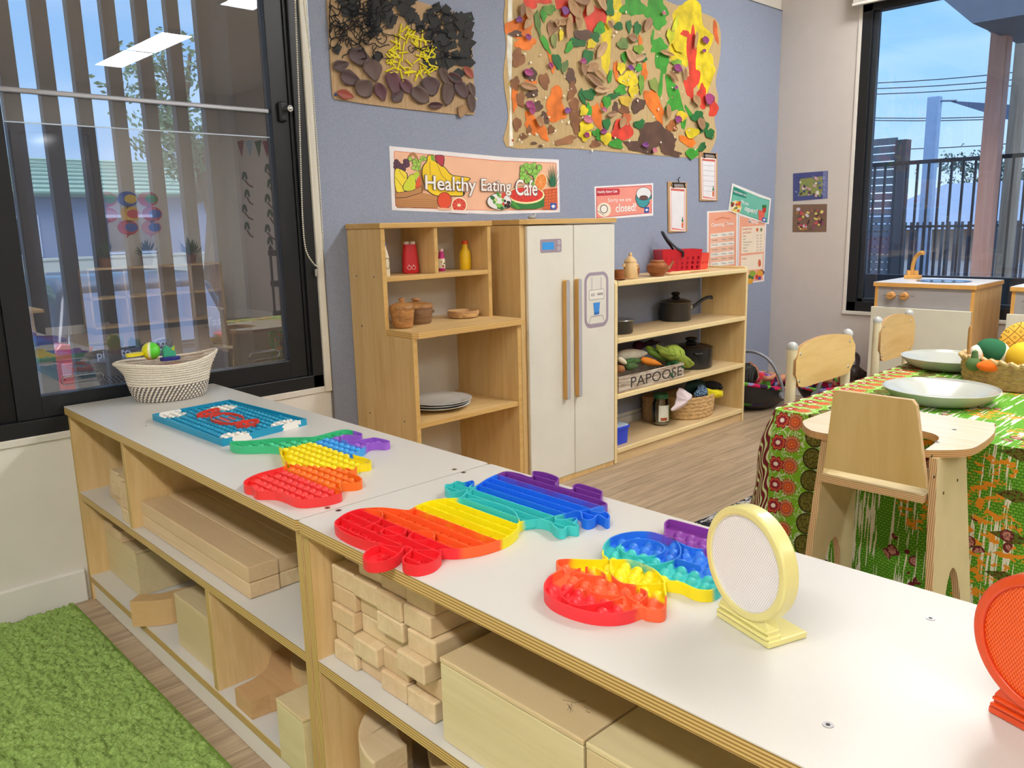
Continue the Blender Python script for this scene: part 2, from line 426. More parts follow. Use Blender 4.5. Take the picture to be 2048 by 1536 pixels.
# privacy film edge rail + thin line
MB().box(.588, 1.371, .022, .034, 1.470, 1.484).build('film_rail', flat('#a9adb8', .3, .6), w1, bevel=.003)
MB().box(.588, 1.371, .031, .0335, p1.z-.0015, p1.z+.0015).build('film_line', flat('#c8dcf4', .3), w1)
lk = MB(); pz = at(570, 222, 'y', -.0); lk.box(pz.x-.022, pz.x+.008, -.004, .012, pz.z-.035, pz.z+.03); 
l = lk.build('latch', m_alu, w1, bevel=.008, seg=3)
MB().cyl((pz.x+.006, -.004, pz.z+.006), (pz.x+.006, -.026, pz.z+.006), .012, .010, n=20).cyl((pz.x+.006, -.026, pz.z+.006), (pz.x+.006, -.028, pz.z+.006), .0075, .005).build('lock_button', flat('#c9c9cc', .25, 1, var=0), l, smooth=True)
for (xa, ya, xb, yb) in ((125, 768, 206, 747), (500, 717, 558, 704)):
    a, b = at(xa, ya, 'y', .028), at(xb, yb, 'y', .028); zz = (a.z+b.z)/2; hh = .012
    pts = [(p[0], .027, p[1]) for p in rrect(a.x, b.x, zz-hh, zz+hh, .0115, 6)]
    MB().tube(pts, .0016, n=6, closed=True).build('finger_pull', flat('#cfd6df', .2, 1, var=0), w1, smooth=True)
# ---------------------------------------------------------------- roller blinds
b1 = thing('roller_blind', 'white roller blind above the louvred window, with its looped bead chain', 'blind', (.8, -.05, 2.36))
MB().cyl((.05, -.045, 2.37), (1.515, -.045, 2.37), .03, n=20).build('blind_roll', flat('#dfdcd4', .8), b1, smooth=True)
MB().box(1.517, 1.523, -.085, 0, 2.33, 2.41).build('bracket', m_trim, b1, bevel=.002)
def chain(pts, parent, r=.0033, step=.0075):
    mb = MB(); P = [Vector(p) for p in pts]; d = 0
    for i in range(len(P)-1):
        L = (P[i+1]-P[i]).length
        while d < L:
            mb.sph(P[i]+(P[i+1]-P[i])*(d/L), r, n=6, m=4); d += step
        d -= L
    return mb.build('bead_chain', flat('#dddacc', .35), parent, smooth=True)
cy = -.028
cp = [at(590, 0, 'y', cy)+Vector((0, 0, .5)), at(590, 0, 'y', cy), at(598, 200, 'y', cy), at(603, 380, 'y', cy)]
low = smooth_pts([at(603, 380, 'y', cy), at(606, 450, 'y', cy), at(612, 500, 'y', cy), at(628, 528, 'y', cy), at(637, 530, 'y', cy), at(644, 510, 'y', cy), at(645, 470, 'y', cy), at(637, 330, 'y', cy)], 6, False)
cp += low[1:] + [at(622, 130, 'y', cy), at(607, 0, 'y', cy), at(607, 0, 'y', cy)+Vector((0, 0, .5))]
chain(cp, b1)
q = at(634, 545, 'y', -.02); MB().box(q.x-.006, q.x+.006, -.02, -.012, q.z-.014, q.z+.012).build('chain_clip', flat('#d8d8d8', .2, Transmission_Weight=.5), b1, bevel=.003)
b2 = thing('roller_blind', 'pale roller blind rolled up at the top of the window behind the play sink', 'blind', (XR-.03, -1.5, 2.24))
MB().box(XR-.075, XR-.002, RY1, RY0+.03, 2.222, 2.36).build('blind_roll', flat('#cfcdc8', .7), b2, bevel=.012, seg=3)
MB().box(XR-.08, XR-.06, RY1, RY0+.028, 2.212, 2.226).build('bottom_rail', flat('#e4e2de', .5), b2, bevel=.003)

# ---------------------------------------------------------------- window 2 (right wall)
w2 = bpy.data.objects.new('window_2', None); COL.objects.link(w2); w2['kind'] = 'structure'
bars('outer_frame', [(XR+.0, XR+.07, RY0, RY0-.055, RZ0, RZ1), (XR+.0, XR+.07, RY1+.05, RY1, RZ0, RZ1), (XR, XR+.07, RY0, RY1, RZ0, RZ0+.055), (XR, XR+.07, RY0, RY1, RZ1-.05, RZ1)], w2, m_alu)
bars('sash', [(XR+.02, XR+.05, RY0-.055, RY0-.085, RZ0+.05, RZ1-.05), (XR+.02, XR+.05, RY0, RY1, RZ0+.05, RZ0+.075)], w2, flat('#39404a', .3, .5))
MB().box(XR+.034, XR+.036, RY1+.05, RY0-.085, RZ0+.07, RZ1-.05).build('pane', glass('#f0f5fc'), w2)

# ---------------------------------------------------------------- ceiling lights
LIGHT = 43.0
def lamp(x, y, w=.25, l=.82, label=''):
    t = thing('ceiling_light', label, 'ceiling light', (x, y, ZC-.03), group='flat panel lights on the ceiling')
    MB().ring([(x-w/2-.015, y-l/2-.003), (x+w/2+.015, y-l/2-.003), (x+w/2+.015, y+l/2+.003), (x-w/2-.015, y+l/2+.003)], [(x-w/2, y-l/2), (x+w/2, y-l/2), (x+w/2, y+l/2), (x-w/2, y+l/2)], ZC-.04, ZC).build('light_frame', m_trim, t)
    MB().box(x-w/2, x+w/2, y-l/2, y+l/2, ZC-.035, ZC-.03).build('diffuser', emit('#fbf8f3', LIGHT if x > 0 else LIGHT*1.05), t)
for x, y in [(xx, yy) for xx in (-.9, 2.90) for yy in (-1.94, -2.79, -4.67, -5.52)]+[(4.1, -1.30)]:  # left row unseen fill; lone right-hand panel added unseen to brighten the back
        lamp(x, y, label='long flat ceiling light panel, some mirrored in the window glass, others added unseen')
# ================================================================ STORAGE SHELVES (foreground)
m_lam = laminate('#d3d2ce')
m_mapz = wood('#e4c692', '#d3b076', 'z'); m_mapx = wood('#e4c692', '#d3b076', 'x'); m_mapy = wood('#e4c692', '#d3b076', 'y')
pl_z, pl_y, pl_x = ply('z'), ply('y'), ply('x')
def storage(y0, y1, label, divs, cells=None):
    xf, xb = .643, 1.078
    t = thing('storage_shelf', label, 'shelf', (.86, (y0+y1)/2, 0), group='low white-topped storage shelves in a row')
    top = MB(); pts = rrect(.635, 1.083, y1, y0, .008, 4); top.prism(pts, .5775, .5985, 'z', 1, 1).prism(pts, .5985, .6, 'z', 0, 0)
    tp = top.build('worktop', [m_lam, pl_z], t)
    for (a, b) in ((y0-.001, y0-.021), (y1+.021, y1+.001)): MB().box(xf, xb, a, b, 0, .5775, 0, 1, 'y').build('side_panel', [m_mapz, pl_y], t, bevel=.001)
    MB().box(xf, xb-.012, y0-.021, y1+.021, .322, .3405, 1, 1).box(xf+.0008, xb-.012, y0-.021, y1+.021, .3405, .342, 0, 0).build('middle_shelf', [m_lam, pl_z], t)
    MB().box(xf, xb-.012, y0-.021, y1+.021, .058, .0765, 1, 1).box(xf+.0008, xb-.012, y0-.021, y1+.021, .0765, .078, 0, 0).build('bottom_shelf', [m_lam, pl_z], t)
    MB().box(xf+.006, xf+.020, y0-.021, y1+.021, .002, .058).build('kick_board', laminate('#e6e4dc'), t)
    MB().box(xb-.012, xb, y0-.021, y1+.021, .03, .5775).build('back_panel', m_mapz, t)
    for (yc, up) in divs:
        a, b = (.342, .5775) if up else (.078, .322)
        MB().box(xf+.002, xb-.012, yc-.01, yc+.01, a, b, 0, 1, 'y').build('divider', [m_mapz, pl_y], t, bevel=.0008)
    return t, tp
sa, sat = storage(0.0, -1.3485, 'low open shelf ending at the window wall, holding wooden planks and a basket on top', [(-.447, 1), (-.898, 0)])
sb, sbt = storage(-1.3520, -2.78, 'low open shelf nearest the camera, packed with wooden blocks and large hollow boxes', [])
for px, py in ((655, 1016), (909, 939)): screw(at(px, py, 'z', .6), sat, .0058, col='#b9ae93')
for px, py in ((677, 1021), (927, 945), (1861, 1237), (1656, 1450)): screw(at(px, py, 'z', .6), sbt, .0058)
screw(at(292, 852, 'z', .6), sat, .0045, col='#cfcfcf')

# ---------------------------------------------------------------- green rug
def rug():
    t = thing('green_rug', 'shaggy grass green rug on the floor beside the storage shelf', 'rug', (.1, -.9, 0))
    x1, x0, ya, yb = .588, -.55, -.03, -1.9
    import numpy as np
    rng = np.random.default_rng(3)
    # fine part near the camera's view, tufts as displaced grid
    def surf(xa, xb, y0, y1, st, seed):
        nx, ny = int((xb-xa)/st), int(abs(y1-y0)/st)
        X, Y = np.meshgrid(np.linspace(xa, xb, nx+1), np.linspace(y0, y1, ny+1))
        Z = np.zeros_like(X)
        h = rng.random(X.shape)
        k = (h+np.roll(h, 1, 0)+np.roll(h, 1, 1)+np.roll(np.roll(h, 1, 0), 1, 1))/4
        k2 = k.copy()
        for _ in range(2): k2 = (k2+np.roll(k2, 2, 0)+np.roll(k2, 2, 1)+np.roll(k2, -2, 0)+np.roll(k2, -2, 1))/5
        n3 = np.sin(X*61+2*np.sin(Y*37))*np.sin(Y*53+2*np.sin(X*41))
        Z = .014+(k-.5)*.022+(k2-.5)*.03+n3*.0016
        ed = np.minimum.reduce([X-x0, x1-X, ya-Y, Y-yb]); e = np.clip(ed/.012, 0, 1); e = np.sqrt(e)
        Z = .001+Z*e
        jx = (rng.random(X.shape)-.5)*st*.8; jy = (rng.random(X.shape)-.5)*st*.8
        X = X+jx*(ed > 0); Y = Y+jy*(ed > 0)
        return X, Y, Z, nx, ny
    mb = MB()
    X, Y, Z, nx, ny = surf(x0, x1, ya, yb, .0042, 1)
    b = 0; mb.v = list(map(tuple, np.stack([X.ravel(), Y.ravel(), Z.ravel()], 1).tolist()))
    idx = np.arange((nx+1)*(ny+1)).reshape(ny+1, nx+1)
    q = np.stack([idx[:-1, :-1], idx[:-1, 1:], idx[1:, 1:], idx[1:, :-1]], -1).reshape(-1, 4)
    mb.f = list(map(tuple, q.tolist())); mb.m = [0]*len(mb.f)
    m = NT('rug_pile'); n = m.noise(160, detail=3, rough=.7); n2 = m.noise(6, detail=3)
    c = m.ramp(n, [(.3, '#6f9042'), (.55, '#9dbb6a'), (.75, '#bcd48c')]); c = m.mix(m.math('MULTIPLY', n2, .35), c, '#8fae5e'); m.base(c); m.bump(n, .004, .8)
    mb.build('rug_pile', m.p(.95, 0, .1), t, smooth=True, ang=180)
    MB().box(x0+.004, x1-.002, yb+.004, ya-.004, .0005, .003).tube([(x1-.002, ya-.01, .004), (x1-.002, yb+.01, .004)], .005).tube([(x0+.01, ya-.004, .004), (x1-.01, ya-.004, .004)], .005).build('rug_backing', flat('#6f9a33', .9), t)
rug()

# ================================================================ PLAY KITCHEN HUTCH
m_kz = wood('#e0c18a', '#d0ab70', 'z', .42, .8); m_kx = wood('#e0c18a', '#d0ab70', 'x', .42, .8)
m_edge = wood('#d4b070', '#c39a58', 'x', .45)
m_backw = flat('#d9d5cd', .5, var=.02)
X0, X1, TH = 1.620, 2.130, .018
YB, YU, YW = -.012, -.222, -.384
t = thing('play_kitchen_hutch', 'tall open wooden play kitchen cupboard left of the white play fridge', 'cupboard', ((X0+X1)/2, -.2, 0))
# side panels: L profile (deep below the worktop, shallow above)
side = [(YB, 0), (YW+.006, 0), (YW+.006, .716), (YU+.0, .716), (YU, 1.085), (YB, 1.085)]
for x in (X0, X1-TH): MB().prism(side, x, x+TH, 'x', 0, 1).build('side_panel', [m_kz, m_edge], t, bevel=.0015)
MB().box(X0-.006, X1+.004, YB, YU-.006, 1.085, 1.104, 0, 1).build('top_board', [m_kx, m_edge], t, bevel=.003)
MB().box(X0+TH, X1-TH, YB-.002, YU+.001, .902, .919, 0, 1).build('upper_shelf', [m_kx, m_edge], t, bevel=.0015)
MB().box(1.853, 1.869, YB-.002, YU+.001, .919, 1.085, 0, 1, 'x').build('divider', [m_kz, m_edge], t, bevel=.001)
MB().prism([(X0+.002, YB-.01), (X0+.002, YW+.012), (X0+.018, YW-.006), (X1+.012, YW-.006), (X1+.012, YB-.01)], .716, .738, 'z', 0, 1).build('worktop', [m_kx, ply('z', .006, '#dcb878', '#b88d4c')], t, bevel=.001)
MB().box(X0+TH, X1-TH, YB-.002, YW+.01, .401, .419, 0, 1).build('lower_shelf', [m_kx, m_edge], t, bevel=.0015)
MB().box(X0+TH, X1-TH, YB-.002, YW+.01, .04, .058, 0, 1).build('bottom_shelf', [m_kx, m_edge], t, bevel=.0015)
MB().box(X0+TH, X1-TH, YB-.008, YB-.002, .05, 1.085).build('back_panel', m_backw, t)
for px, py in ((713, 552), (748, 554), (724, 652), (740, 826), (809, 843)): screw(at(px, py, 'x', X0), t, .004, (-1, 0, 0), '#8d8d8f')

# ================================================================ PLAY FRIDGE
t = thing('play_fridge', 'white two-door wooden play fridge with a water dispenser sticker', 'play fridge', (2.56, -.13, 0))
FX0, FX1, FY = 2.245, 2.781, -.305
MB().box(2.219, FX1, -.012, FY+.016, .0, 1.085, 0, 1, 'x').build('cabinet', [m_kz, m_kz], t, bevel=.0015)
MB().prism([(2.219-.004, -.012), (FX1+.004, -.012), (FX1+.004, FY-.006), (FX0-.004, FY-.006), (2.219-.004, FY+.012)], 1.087, 1.107, 'z', 0, 1).build('top_board', [m_kx, m_edge], t, bevel=.002)
m_door = flat('#dedcd2', .38, name='fridge_door', var=.02)
d1 = MB().box(FX0, 2.5135, FY, FY+.016, .022, 1.082).build('door', m_door, t, bevel=.005, seg=3)
d2 = MB().box(2.5165, FX1, FY, FY+.016, .02, 1.082).build('door', m_door, t, bevel=.005, seg=3)
MB().box(FX0+.003, FX1-.003, FY+.004, FY+.016, .0, .032).build('plinth', m_kz, t)
for xc, d in ((2.452, d1), (2.526, d2)):
    pts = rrect(xc-.0105, xc+.0105, .362, .862, .0098, 6)
    MB().prism(pts, FY-.024, FY-.0005, 'y', 0, 1).build('handle', [flat('#aeadb2', .45, var=0), wood('#d9ab63', '#c79a50', 'z')], d, bevel=.0008)
def wprint(parent, items, y, step=.00025, ax='y'):
    """stack of coloured flat shapes printed on a vertical face; items: (color, [(x,z)...], name)"""
    for k, it in enumerate(items):
        c, pts = it[0], it[1]; nm = it[2] if len(it) > 2 else 'printed_shape'
        MB().prism(pts, y-step*(k+1), y-step*k, ax).build(nm, c if not isinstance(c, str) else flat(c, .45, var=.02), parent)
def px_poly(pts, y, sm=0, closed=True):
    P = [onwall(a, b, y) for a, b in pts]
    return [(p[0], p[1]) for p in smooth_pts(P, sm)] if sm else P
# control display
x0, z1_ = onwall(1080, 479, FY); x1, z0_ = onwall(1123, 504, FY)
it = [('#a192a0', rrect(x0, x1, z0_, z1_, .008), 'display_surround'), ('#3b9bea', rrect(x0+.012, x0+(x1-x0)*.64, z0_+.012, z1_-.012, .002), 'display_screen')]
for q in (.27, .73):
    cx, cz = x0+(x1-x0)*.86, z0_+(z1_-z0_)*q
    it += [('#e9e4ea', ell(cx, cz, .0085, .0085), 'button_print'), ('#a192a0', ell(cx, cz, .0065, .0065), 'button_print'), ('#e9e4ea', rrect(cx-.004, cx+.004, cz-.001, cz+.001, .0005), 'button_print')]
disp = MB().prism(it[0][1], FY-.0006, FY-.0001, 'y').build('display_print', flat(it[0][0], .4, var=0), d1)
wprint(disp, it[1:], FY-.0006, .0003)
# dispenser print
x0, x1 = 2.579, 2.736; z0_, z1_ = .645, .882
o_ = rrect(x0, x1, z0_, z1_, .04, 7); i_ = rrect(x0+.014, x1-.014, z0_+.014, z1_-.014, .028, 7)
disp = MB().ring(o_, i_, FY-.0008, FY-.0001, ax='y').build('dispenser_print', flat('#a294a5', .45, var=0), d2)
xc = (x0+x1)/2; Yd = FY-.0001
def seg(a, b, w): 
    a, b = Vector(a), Vector(b); d = (b-a).normalized(); n = Vector((-d.y, d.x))*w/2; return [tuple(a+n), tuple(b+n), tuple(b-n), tuple(a-n)]
gl = '#8f8496'
wprint(disp, [(gl, seg((xc-.03, .860), (xc-.03, .808), .0022)), (gl, seg((xc+.03, .860), (xc+.03, .808), .0022)),
   (gl, rrect(xc-.05, xc+.05, .765, .808, .006)), ('#e6e4da', rrect(xc-.048, xc+.048, .767, .806, .005)),
   ('#3f8fe0', [(xc-.022, .752), (xc+.022, .752), (xc+.015, .700), (xc-.015, .700)], 'cup_print'), ('#2a6fbf', [(xc-.018, .712), (xc+.018, .712), (xc+.015, .700), (xc-.015, .700)], 'cup_print'),
   (gl, seg((xc-.052, .662), (xc-.038, .694), .0022)), (gl, seg((xc-.038, .694), (xc+.038, .694), .0022)), (gl, seg((xc+.038, .694), (xc+.052, .662), .0022)), (gl, seg((xc-.055, .662), (xc+.055, .662), .0022))], Yd, .0002)
TM = lambda x, z, y: frameM((x, y, z), (1, 0, 0), (0, 0, 1))
text('ICE', .016, flat('#8f8496', .5, var=0), disp, TM(xc-.026, .787, FY-.0022)); text('WATER', .016, flat('#8f8496', .5, var=0), disp, TM(xc+.022, .787, FY-.0022), sx=.7)

# ================================================================ OPEN SHELF
m_bz = wood('#e3c892', '#d5b57c', 'z', .4, .7); m_bx = wood('#dcc296', '#cdb083', 'x', .4, .7); m_be = wood('#ecd9a9', '#e3cb92', 'x', .4)
SX0, SX1, SYF, SYB = 2.842, 3.905, -.302, -.004
SX0 = 2.786
t = thing('open_shelf', 'birch open shelf of four levels right of the play fridge, stocked with pots and baskets', 'shelf', (3.35, -.15, 0))
for x in (SX0, SX1-.02):
    pts = [(SYB-.02, 0), (SYF, 0), (SYF, .820), (SYF+.006, .836), (SYF+.022, .842), (SYB-.02, .842)]
    MB().prism(pts, x, x+.02, 'x', 0, 1).build('side_panel', [m_bz, m_be], t, bevel=.003)
for nm, za, zb in (('top_shelf', .812, .832), ('upper_shelf', .557, .577), ('lower_shelf', .302, .322), ('bottom_shelf', .048, .068)):
    MB().box(SX0+.02, SX1-.02, SYB-.02, SYF+.002, za, zb).build(nm, m_bx, t, bevel=.002)
    MB().box(SX0+.02, SX1-.02, SYF-.002, SYF+.010, za-.002, zb+.001).build('edge_strip', m_be, t, bevel=.004, seg=3)
MB().box(SX0+.02, SX1-.02, SYF+.008, SYF+.022, 0, .048).build('kick_board', m_bx, t)
# ================================================================ OUTSIDE THE WINDOWS
GZ = -.75
struct('ground', MB().box(-30, 90, 1.5, 90, GZ-.1, GZ).box(-30, 90, WB+.02, 1.5, GZ-.1, GZ-.02), flat('#8b8f96', .8, var=.12))
struct('pavement', MB().box(XR+.13, 30, -30, 12, -.3, -.12), flat('#7d7a78', .8, var=.1))
# vertical louvre blades
m_blade = flat('#3a332f', .55, name='louvre_brown')
x = .811-.109*5; k = 0
while x < 1.49:
    w = .05 if x < .9 else .045
    o = MB().box(x, x+w, .48, .52, -.6, 3.2).build('louvre_blade', m_blade, bevel=.002)
    tag(o, 'dark upright louvre blade of the sun screen outside the window', 'louvre blade', 'dark louvre blades outside the window'); x += .109; k += 1
struct('column_outside', MB().box(at(497, 560, 'y', .36).x, 3.4, .36, .6, -.7, 3.4), flat('#3b3734', .7))
# dark hatchback, rear towards the window
def hatch(name, label, col, xc, yr, gz, w=1.56, L=3.6, rz=0, detail=True):
    t = thing(name, label, 'car', (xc, yr, gz), rz)
    paint = flat(col, .18, .3, Coat_Weight=.6, var=.02); hw = w/2
    low = [(0, .30), (-.03, .55), (.0, .82), (.02, .90), (L-.9, .92), (L-.15, .72), (L, .5), (L-.02, .25), (L-.5, .2), (.3, .2)]
    low = [(p[0], p[1]) for p in low]
    mb = MB(); mb.prism(low, -hw, hw, 'x'); mb.build('body', paint, t, w=False, bevel=.09, seg=4, smooth=True)
    # greenhouse tapered
    prof = [(.06, .88), (.30, 1.42), (.55, 1.50), (1.7, 1.50), (2.05, 1.40), (2.75, .90)]
    mb = MB(); nL = len(prof)
    def X(z): return hw-.02-(z-.88)*.30
    vs = [(-X(z), y, z) for y, z in prof]+[(X(z), y, z) for y, z in prof]
    fs = [(i, i+1, nL+i+1, nL+i) for i in range(nL-1)]+[tuple(range(nL)), tuple(range(2*nL-1, nL-1, -1)), (nL-1, 0, nL, 2*nL-1)]
    mb.add(vs, fs); gh = mb.build('roof', paint, t, w=False, bevel=.05, seg=3, smooth=True)
    gl_ = flat('#7c8798', .08, .1, .8, var=0)  # sky reflection put into the glass colour
    def q(pts, nm, m, th=.012):
        P = [Vector(p) for p in pts]; n = (P[1]-P[0]).cross(P[2]-P[0]).normalized()*th
        k = len(P); MB().add([p+n for p in P]+[p-n*.2 for p in P], [tuple(range(k)), tuple(range(2*k-1, k-1, -1))]+[(i, (i+1) % k, k+(i+1) % k, k+i) for i in range(k)]).build(nm, m, t, w=False, bevel=.004)
    a = X(.93)-.10; b = X(1.38)-.07
    q([(-a, .075, .95), (a, .075, .95), (b, .275, 1.38), (-b, .275, 1.38)], 'rear_window', gl_)
    for s_ in (-1, 1):
        pts = [(s_*(X(.95)+.005), .45, .95), (s_*(X(.95)+.005), 2.3, .95), (s_*(X(1.36)+.005), 1.75, 1.36), (s_*(X(1.36)+.005), .6, 1.36)]
        q(pts if s_ > 0 else pts[::-1], 'side_window', gl_)
        # tail light
        m1 = flat('#c61f2a', .2, 0, .8, var=.02, Coat_Weight=.7)
        MB().prism([(s_*(hw-.30), .99), (s_*(hw-.06), 1.05), (s_*(hw-.0), .98), (s_*(hw-.005), .70), (s_*(hw-.16), .67), (s_*(hw-.2), .9)], -.035, .12, 'y').build('tail_light', m1, t, w=False, bevel=.02, seg=3, smooth=True)
        MB().prism([(s_*(hw-.13), .90), (s_*(hw-.05), .90), (s_*(hw-.05), .80), (s_*(hw-.11), .79)], -.042, .05, 'y').build('indicator_lens', flat('#d88a8a', .2, var=0), t, w=False, bevel=.01)
    for s_ in (-1, 1):
        for yy in (.55, L-.65):
            wh = MB().cyl((s_*(hw-.2), yy, .3), (s_*(hw+.01), yy, .3), .3, n=28).build('wheel', flat('#1c1c1e', .7), t, w=False, bevel=.02, smooth=True)
            sp = MB().cyl((s_*(hw+.0), yy, .3), (s_*(hw+.025), yy, .3), .2, n=24)
            for k in range(5):
                aa = 2*pi*k/5; sp.cyl((s_*(hw+.03), yy, .3), (s_*(hw+.03), yy+.18*cos(aa), .3+.18*sin(aa)), .028, .02, n=6)
            sp.build('hub_cap', flat('#a7abb0', .3, .8), wh, w=False)
    MB().box(-.26, .26, -.05, .02, .62, .75).build('number_plate', flat('#e8e8e2', .4), t, w=False, bevel=.005)
    MB().box(-hw+.05, hw-.05, -.06, .3, .30, .45).build('bumper', flat('#1f2023', .6), t, w=False, bevel=.04, seg=3)
    return t
kc = hatch('small_car', 'dark grey hatchback parked close outside the louvred window, tail towards it', '#2a2b30', 2.39, 4.07, GZ)
cw = flat('#e8ecf2', .3, .6, var=0)
text('picanto', .085, cw, kc, frameM((2.03, 4.02, GZ+.93), (1, 0, 0), (0, 0, 1)), ext=.004)
text('Tass', .10, cw, kc, frameM((2.88, 4.09, GZ+1.09), (1, 0, 0), (0, 0, 1)), ext=.004, shear=.2)
em = MB().ring(ell(2.42, GZ+.96, .10, .052, 28), ell(2.42, GZ+.96, .086, .04, 28), 4.015, 4.03, ax='y').build('badge', cw, kc)
text('KIA', .055, cw, kc, frameM((2.42, 4.02, GZ+.96), (1, 0, 0), (0, 0, 1)), ext=.004)
wc = hatch('white_car', 'white car parked across the road, seen through the last louvre gaps', '#dfe6f0', 11.4, 14.2, GZ, rz=R_(46.5), L=4.2)
# road side wall, houses
tag(MB().box(-6, 26, 24, 24.3, GZ, .35).box(-6, 26, 23.96, 24.34, .35, .42).build('boundary_wall', flat('#d8d4bd', .8)), 'low cream board wall across the road', 'wall')
for i, zz in enumerate((-.5, -.25, 0, .2)): pass
t = thing('green_roofed_building', 'long low building with a ribbed green metal roof across the road', 'building', (8, 28, GZ))
MB().box(-5, 24, 26.5, 32, GZ, 2.35).build('building_wall', flat('#9aa4b8', .8), t)
rf = MB(); rf.prism([(25.9, 2.35), (26.1, 2.25), (30, 3.75), (34, 2.3)], -5.5, 24.5, 'x'); rf = rf.build('roof', flat('#a9c4a8', .5), t)
rb = MB()
for i in range(9):
    f = i/9; y = 26.0+f*4; z = 2.36+f*1.42; rb.box(-5.5, 24.5, y, y+.06, z, z+.05)
rb.build('roof_batten', flat('#7f9c88', .5), rf)
for x in range(-3, 23, 4):
    f = MB().box(x, x+2.2, 26.44, 26.5, .4, 1.7).build('window', flat('#dfe6f2', .4), t); MB().box(x+.1, x+2.1, 26.41, 26.45, .5, 1.6).build('window_pane', flat('#38465c', .1), f)
def tree(name, label, x, y, gz, h, r, seed, col='#5b7a4c', gap=.5, n=260):
    rd = random.Random(seed); t = thing(name, label, 'tree', (x, y, gz))
    tr = MB(); tr.tube([(x, y, gz), (x+.05*h, y, gz+h*.35), (x-.02*h, y, gz+h*.7), (x+.02*h, y, gz+h*.9)], [h*.03, h*.024, h*.014, h*.006], n=8)
    cen = []
    for k in range(9):
        a = rd.uniform(0, 2*pi); rr = r*rd.uniform(.4, .85); cz = gz+h*rd.uniform(.55, .93); c = Vector((x+rr*cos(a), y+rr*sin(a), cz)); cen.append(c)
        tr.tube([(x, y, gz+h*.4), ((x+c.x)/2, (y+c.y)/2, (gz+h*.4+cz)/2+.2), c], [h*.012, h*.008, h*.004], n=6)
    tr.build('trunk', flat('#6b5a4a', .9), t)
    cr = MB()
    for k in range(n):
        c = rd.choice(cen); p = c+Vector((rd.gauss(0, 1), rd.gauss(0, 1), rd.gauss(0, .7)))*r*.26
        s_ = r*.055*rd.uniform(.6, 1.4); M_ = Matrix.Rotation(rd.uniform(0, 6), 3, 'X') @ Matrix.Rotation(rd.uniform(0, 6), 3, 'Z')
        for j in range(5):
            q = p+Vector((rd.uniform(-1, 1), rd.uniform(-1, 1), rd.uniform(-1, 1)))*s_*1.4
            u = M_ @ Vector((s_*.8, 0, 0)); v = M_ @ Vector((0, s_*.4, 0)); w_ = Matrix.Rotation(j*1.1, 3, u.normalized()); v = w_ @ v
            cr.add([q-u, q-v, q+u, q+v], [(0, 1, 2, 3)])
    cr.build('crown', flat(col, .8, var=.3), t)
tree('gum_tree', 'tall airy gum tree beyond the louvred window', 7.7, 15.5, GZ, 6.2, 1.5, 5, '#6b8460', n=620)
# ---- outside the right-hand window
dk = flat('#2a3038', .5)
t = thing('bar_fence', 'dark metal bar fence with one long top rail outside the right-hand window', 'fence', (7, -.4, -.12))
MB().box(6.985, 7.015, .43, -2.6, 1.49, 1.52).build('top_rail', dk, t); MB().box(6.985, 7.015, .43, -2.6, .05, .08).build('bottom_rail', dk, t)
y = .36
while y > -2.5: MB().box(6.992, 7.008, y, y-.016, .0, 1.5).build('fence_bar', dk, t); y -= .085
sal = wood('#e2ad97', '#d2957c', 'z', .6, .5)
for (y, z, w, lb) in ((.485, 1.60, .10, 'short salmon-painted timber post at the left end of the bar fence'), (-.60, 3.2, .115, 'tall salmon-painted timber post holding up the patio roof')):
    dx = 0 if z < 2 else -.16; y = y if z < 2 else -.556; o = MB().box(6.95+dx, 7.07+dx, y-w/2, y+w/2, -.12, z).build('timber_post', sal, bevel=.006); tag(o, lb, 'post')
o = MB().box(8.9, 9.02, -.20, -.07, -.12, 3.0).build('timber_post', wood('#8e8578', '#75695b', 'z', .7, .5), bevel=.01); tag(o, 'weathered grey timber post behind the tall salmon post', 'post')
t = thing('patio_roof', 'grey patio roof with a sloping gutter edge above the right-hand window view', 'roof', (7, -1.5, 2.4))
P1 = at(1930, 0, 'x', 7); P2 = at(2018, 80, 'x', 7)
MB().prism([(P1.y+.35, P1.z+.31), (P2.y, P2.z), (-3.5, P2.z-.02), (-3.5, P2.z+.25), (P2.y-.1, P2.z+.25), (P1.y+.2, P1.z+.5)], 6.2, 7.2, 'x').build('soffit', flat('#6d7887', .6), t)
MB().tube([(6.95, P1.y+.36, P1.z+.33), (6.95, P2.y+.01, P2.z)], .03, n=8).build('gutter', flat('#99a6b6', .4), t)
t = thing('slat_screen', 'grey horizontal slat screen with a dark end post outside the right-hand window', 'screen', (9, 1.2, 0))
s_ = MB()
for i in range(22): s_.box(8.98, 9.01, .97, 2.6, .12+i*.081, .12+i*.081+.068)
s_.build('slats', flat('#5f6875', .7), t); MB().box(8.95, 9.08, .86, .97, -.12, 1.86).build('end_post', flat('#3e4148', .6), t)
t = thing('shade_sail_post', 'tall blue-grey steel post carrying the shade sail', 'post', (12, 1.68, 0))
MB().box(11.93, 12.05, 1.615, 1.77, -.12, 2.64).build('post', flat('#8fa9c9', .5), t, bevel=.01)
MB().cyl((12, 1.62, 2.58), (12, 1.42, 2.56), .015).build('shackle', flat('#99a3ad', .3, .9), t)
a = at(1893, 201, 'x', 12); b = at(2090, 214, 'x', 12); c = at(2090, 262, 'x', 12)
o = MB().prism([(a.y, a.z), (b.y, b.z), (c.y, c.z)], 12.0, 12.012, 'x').build('shade_sail', flat('#5c6a85', .8)); tag(o, 'grey triangular shade sail stretched from the steel post', 'shade sail')
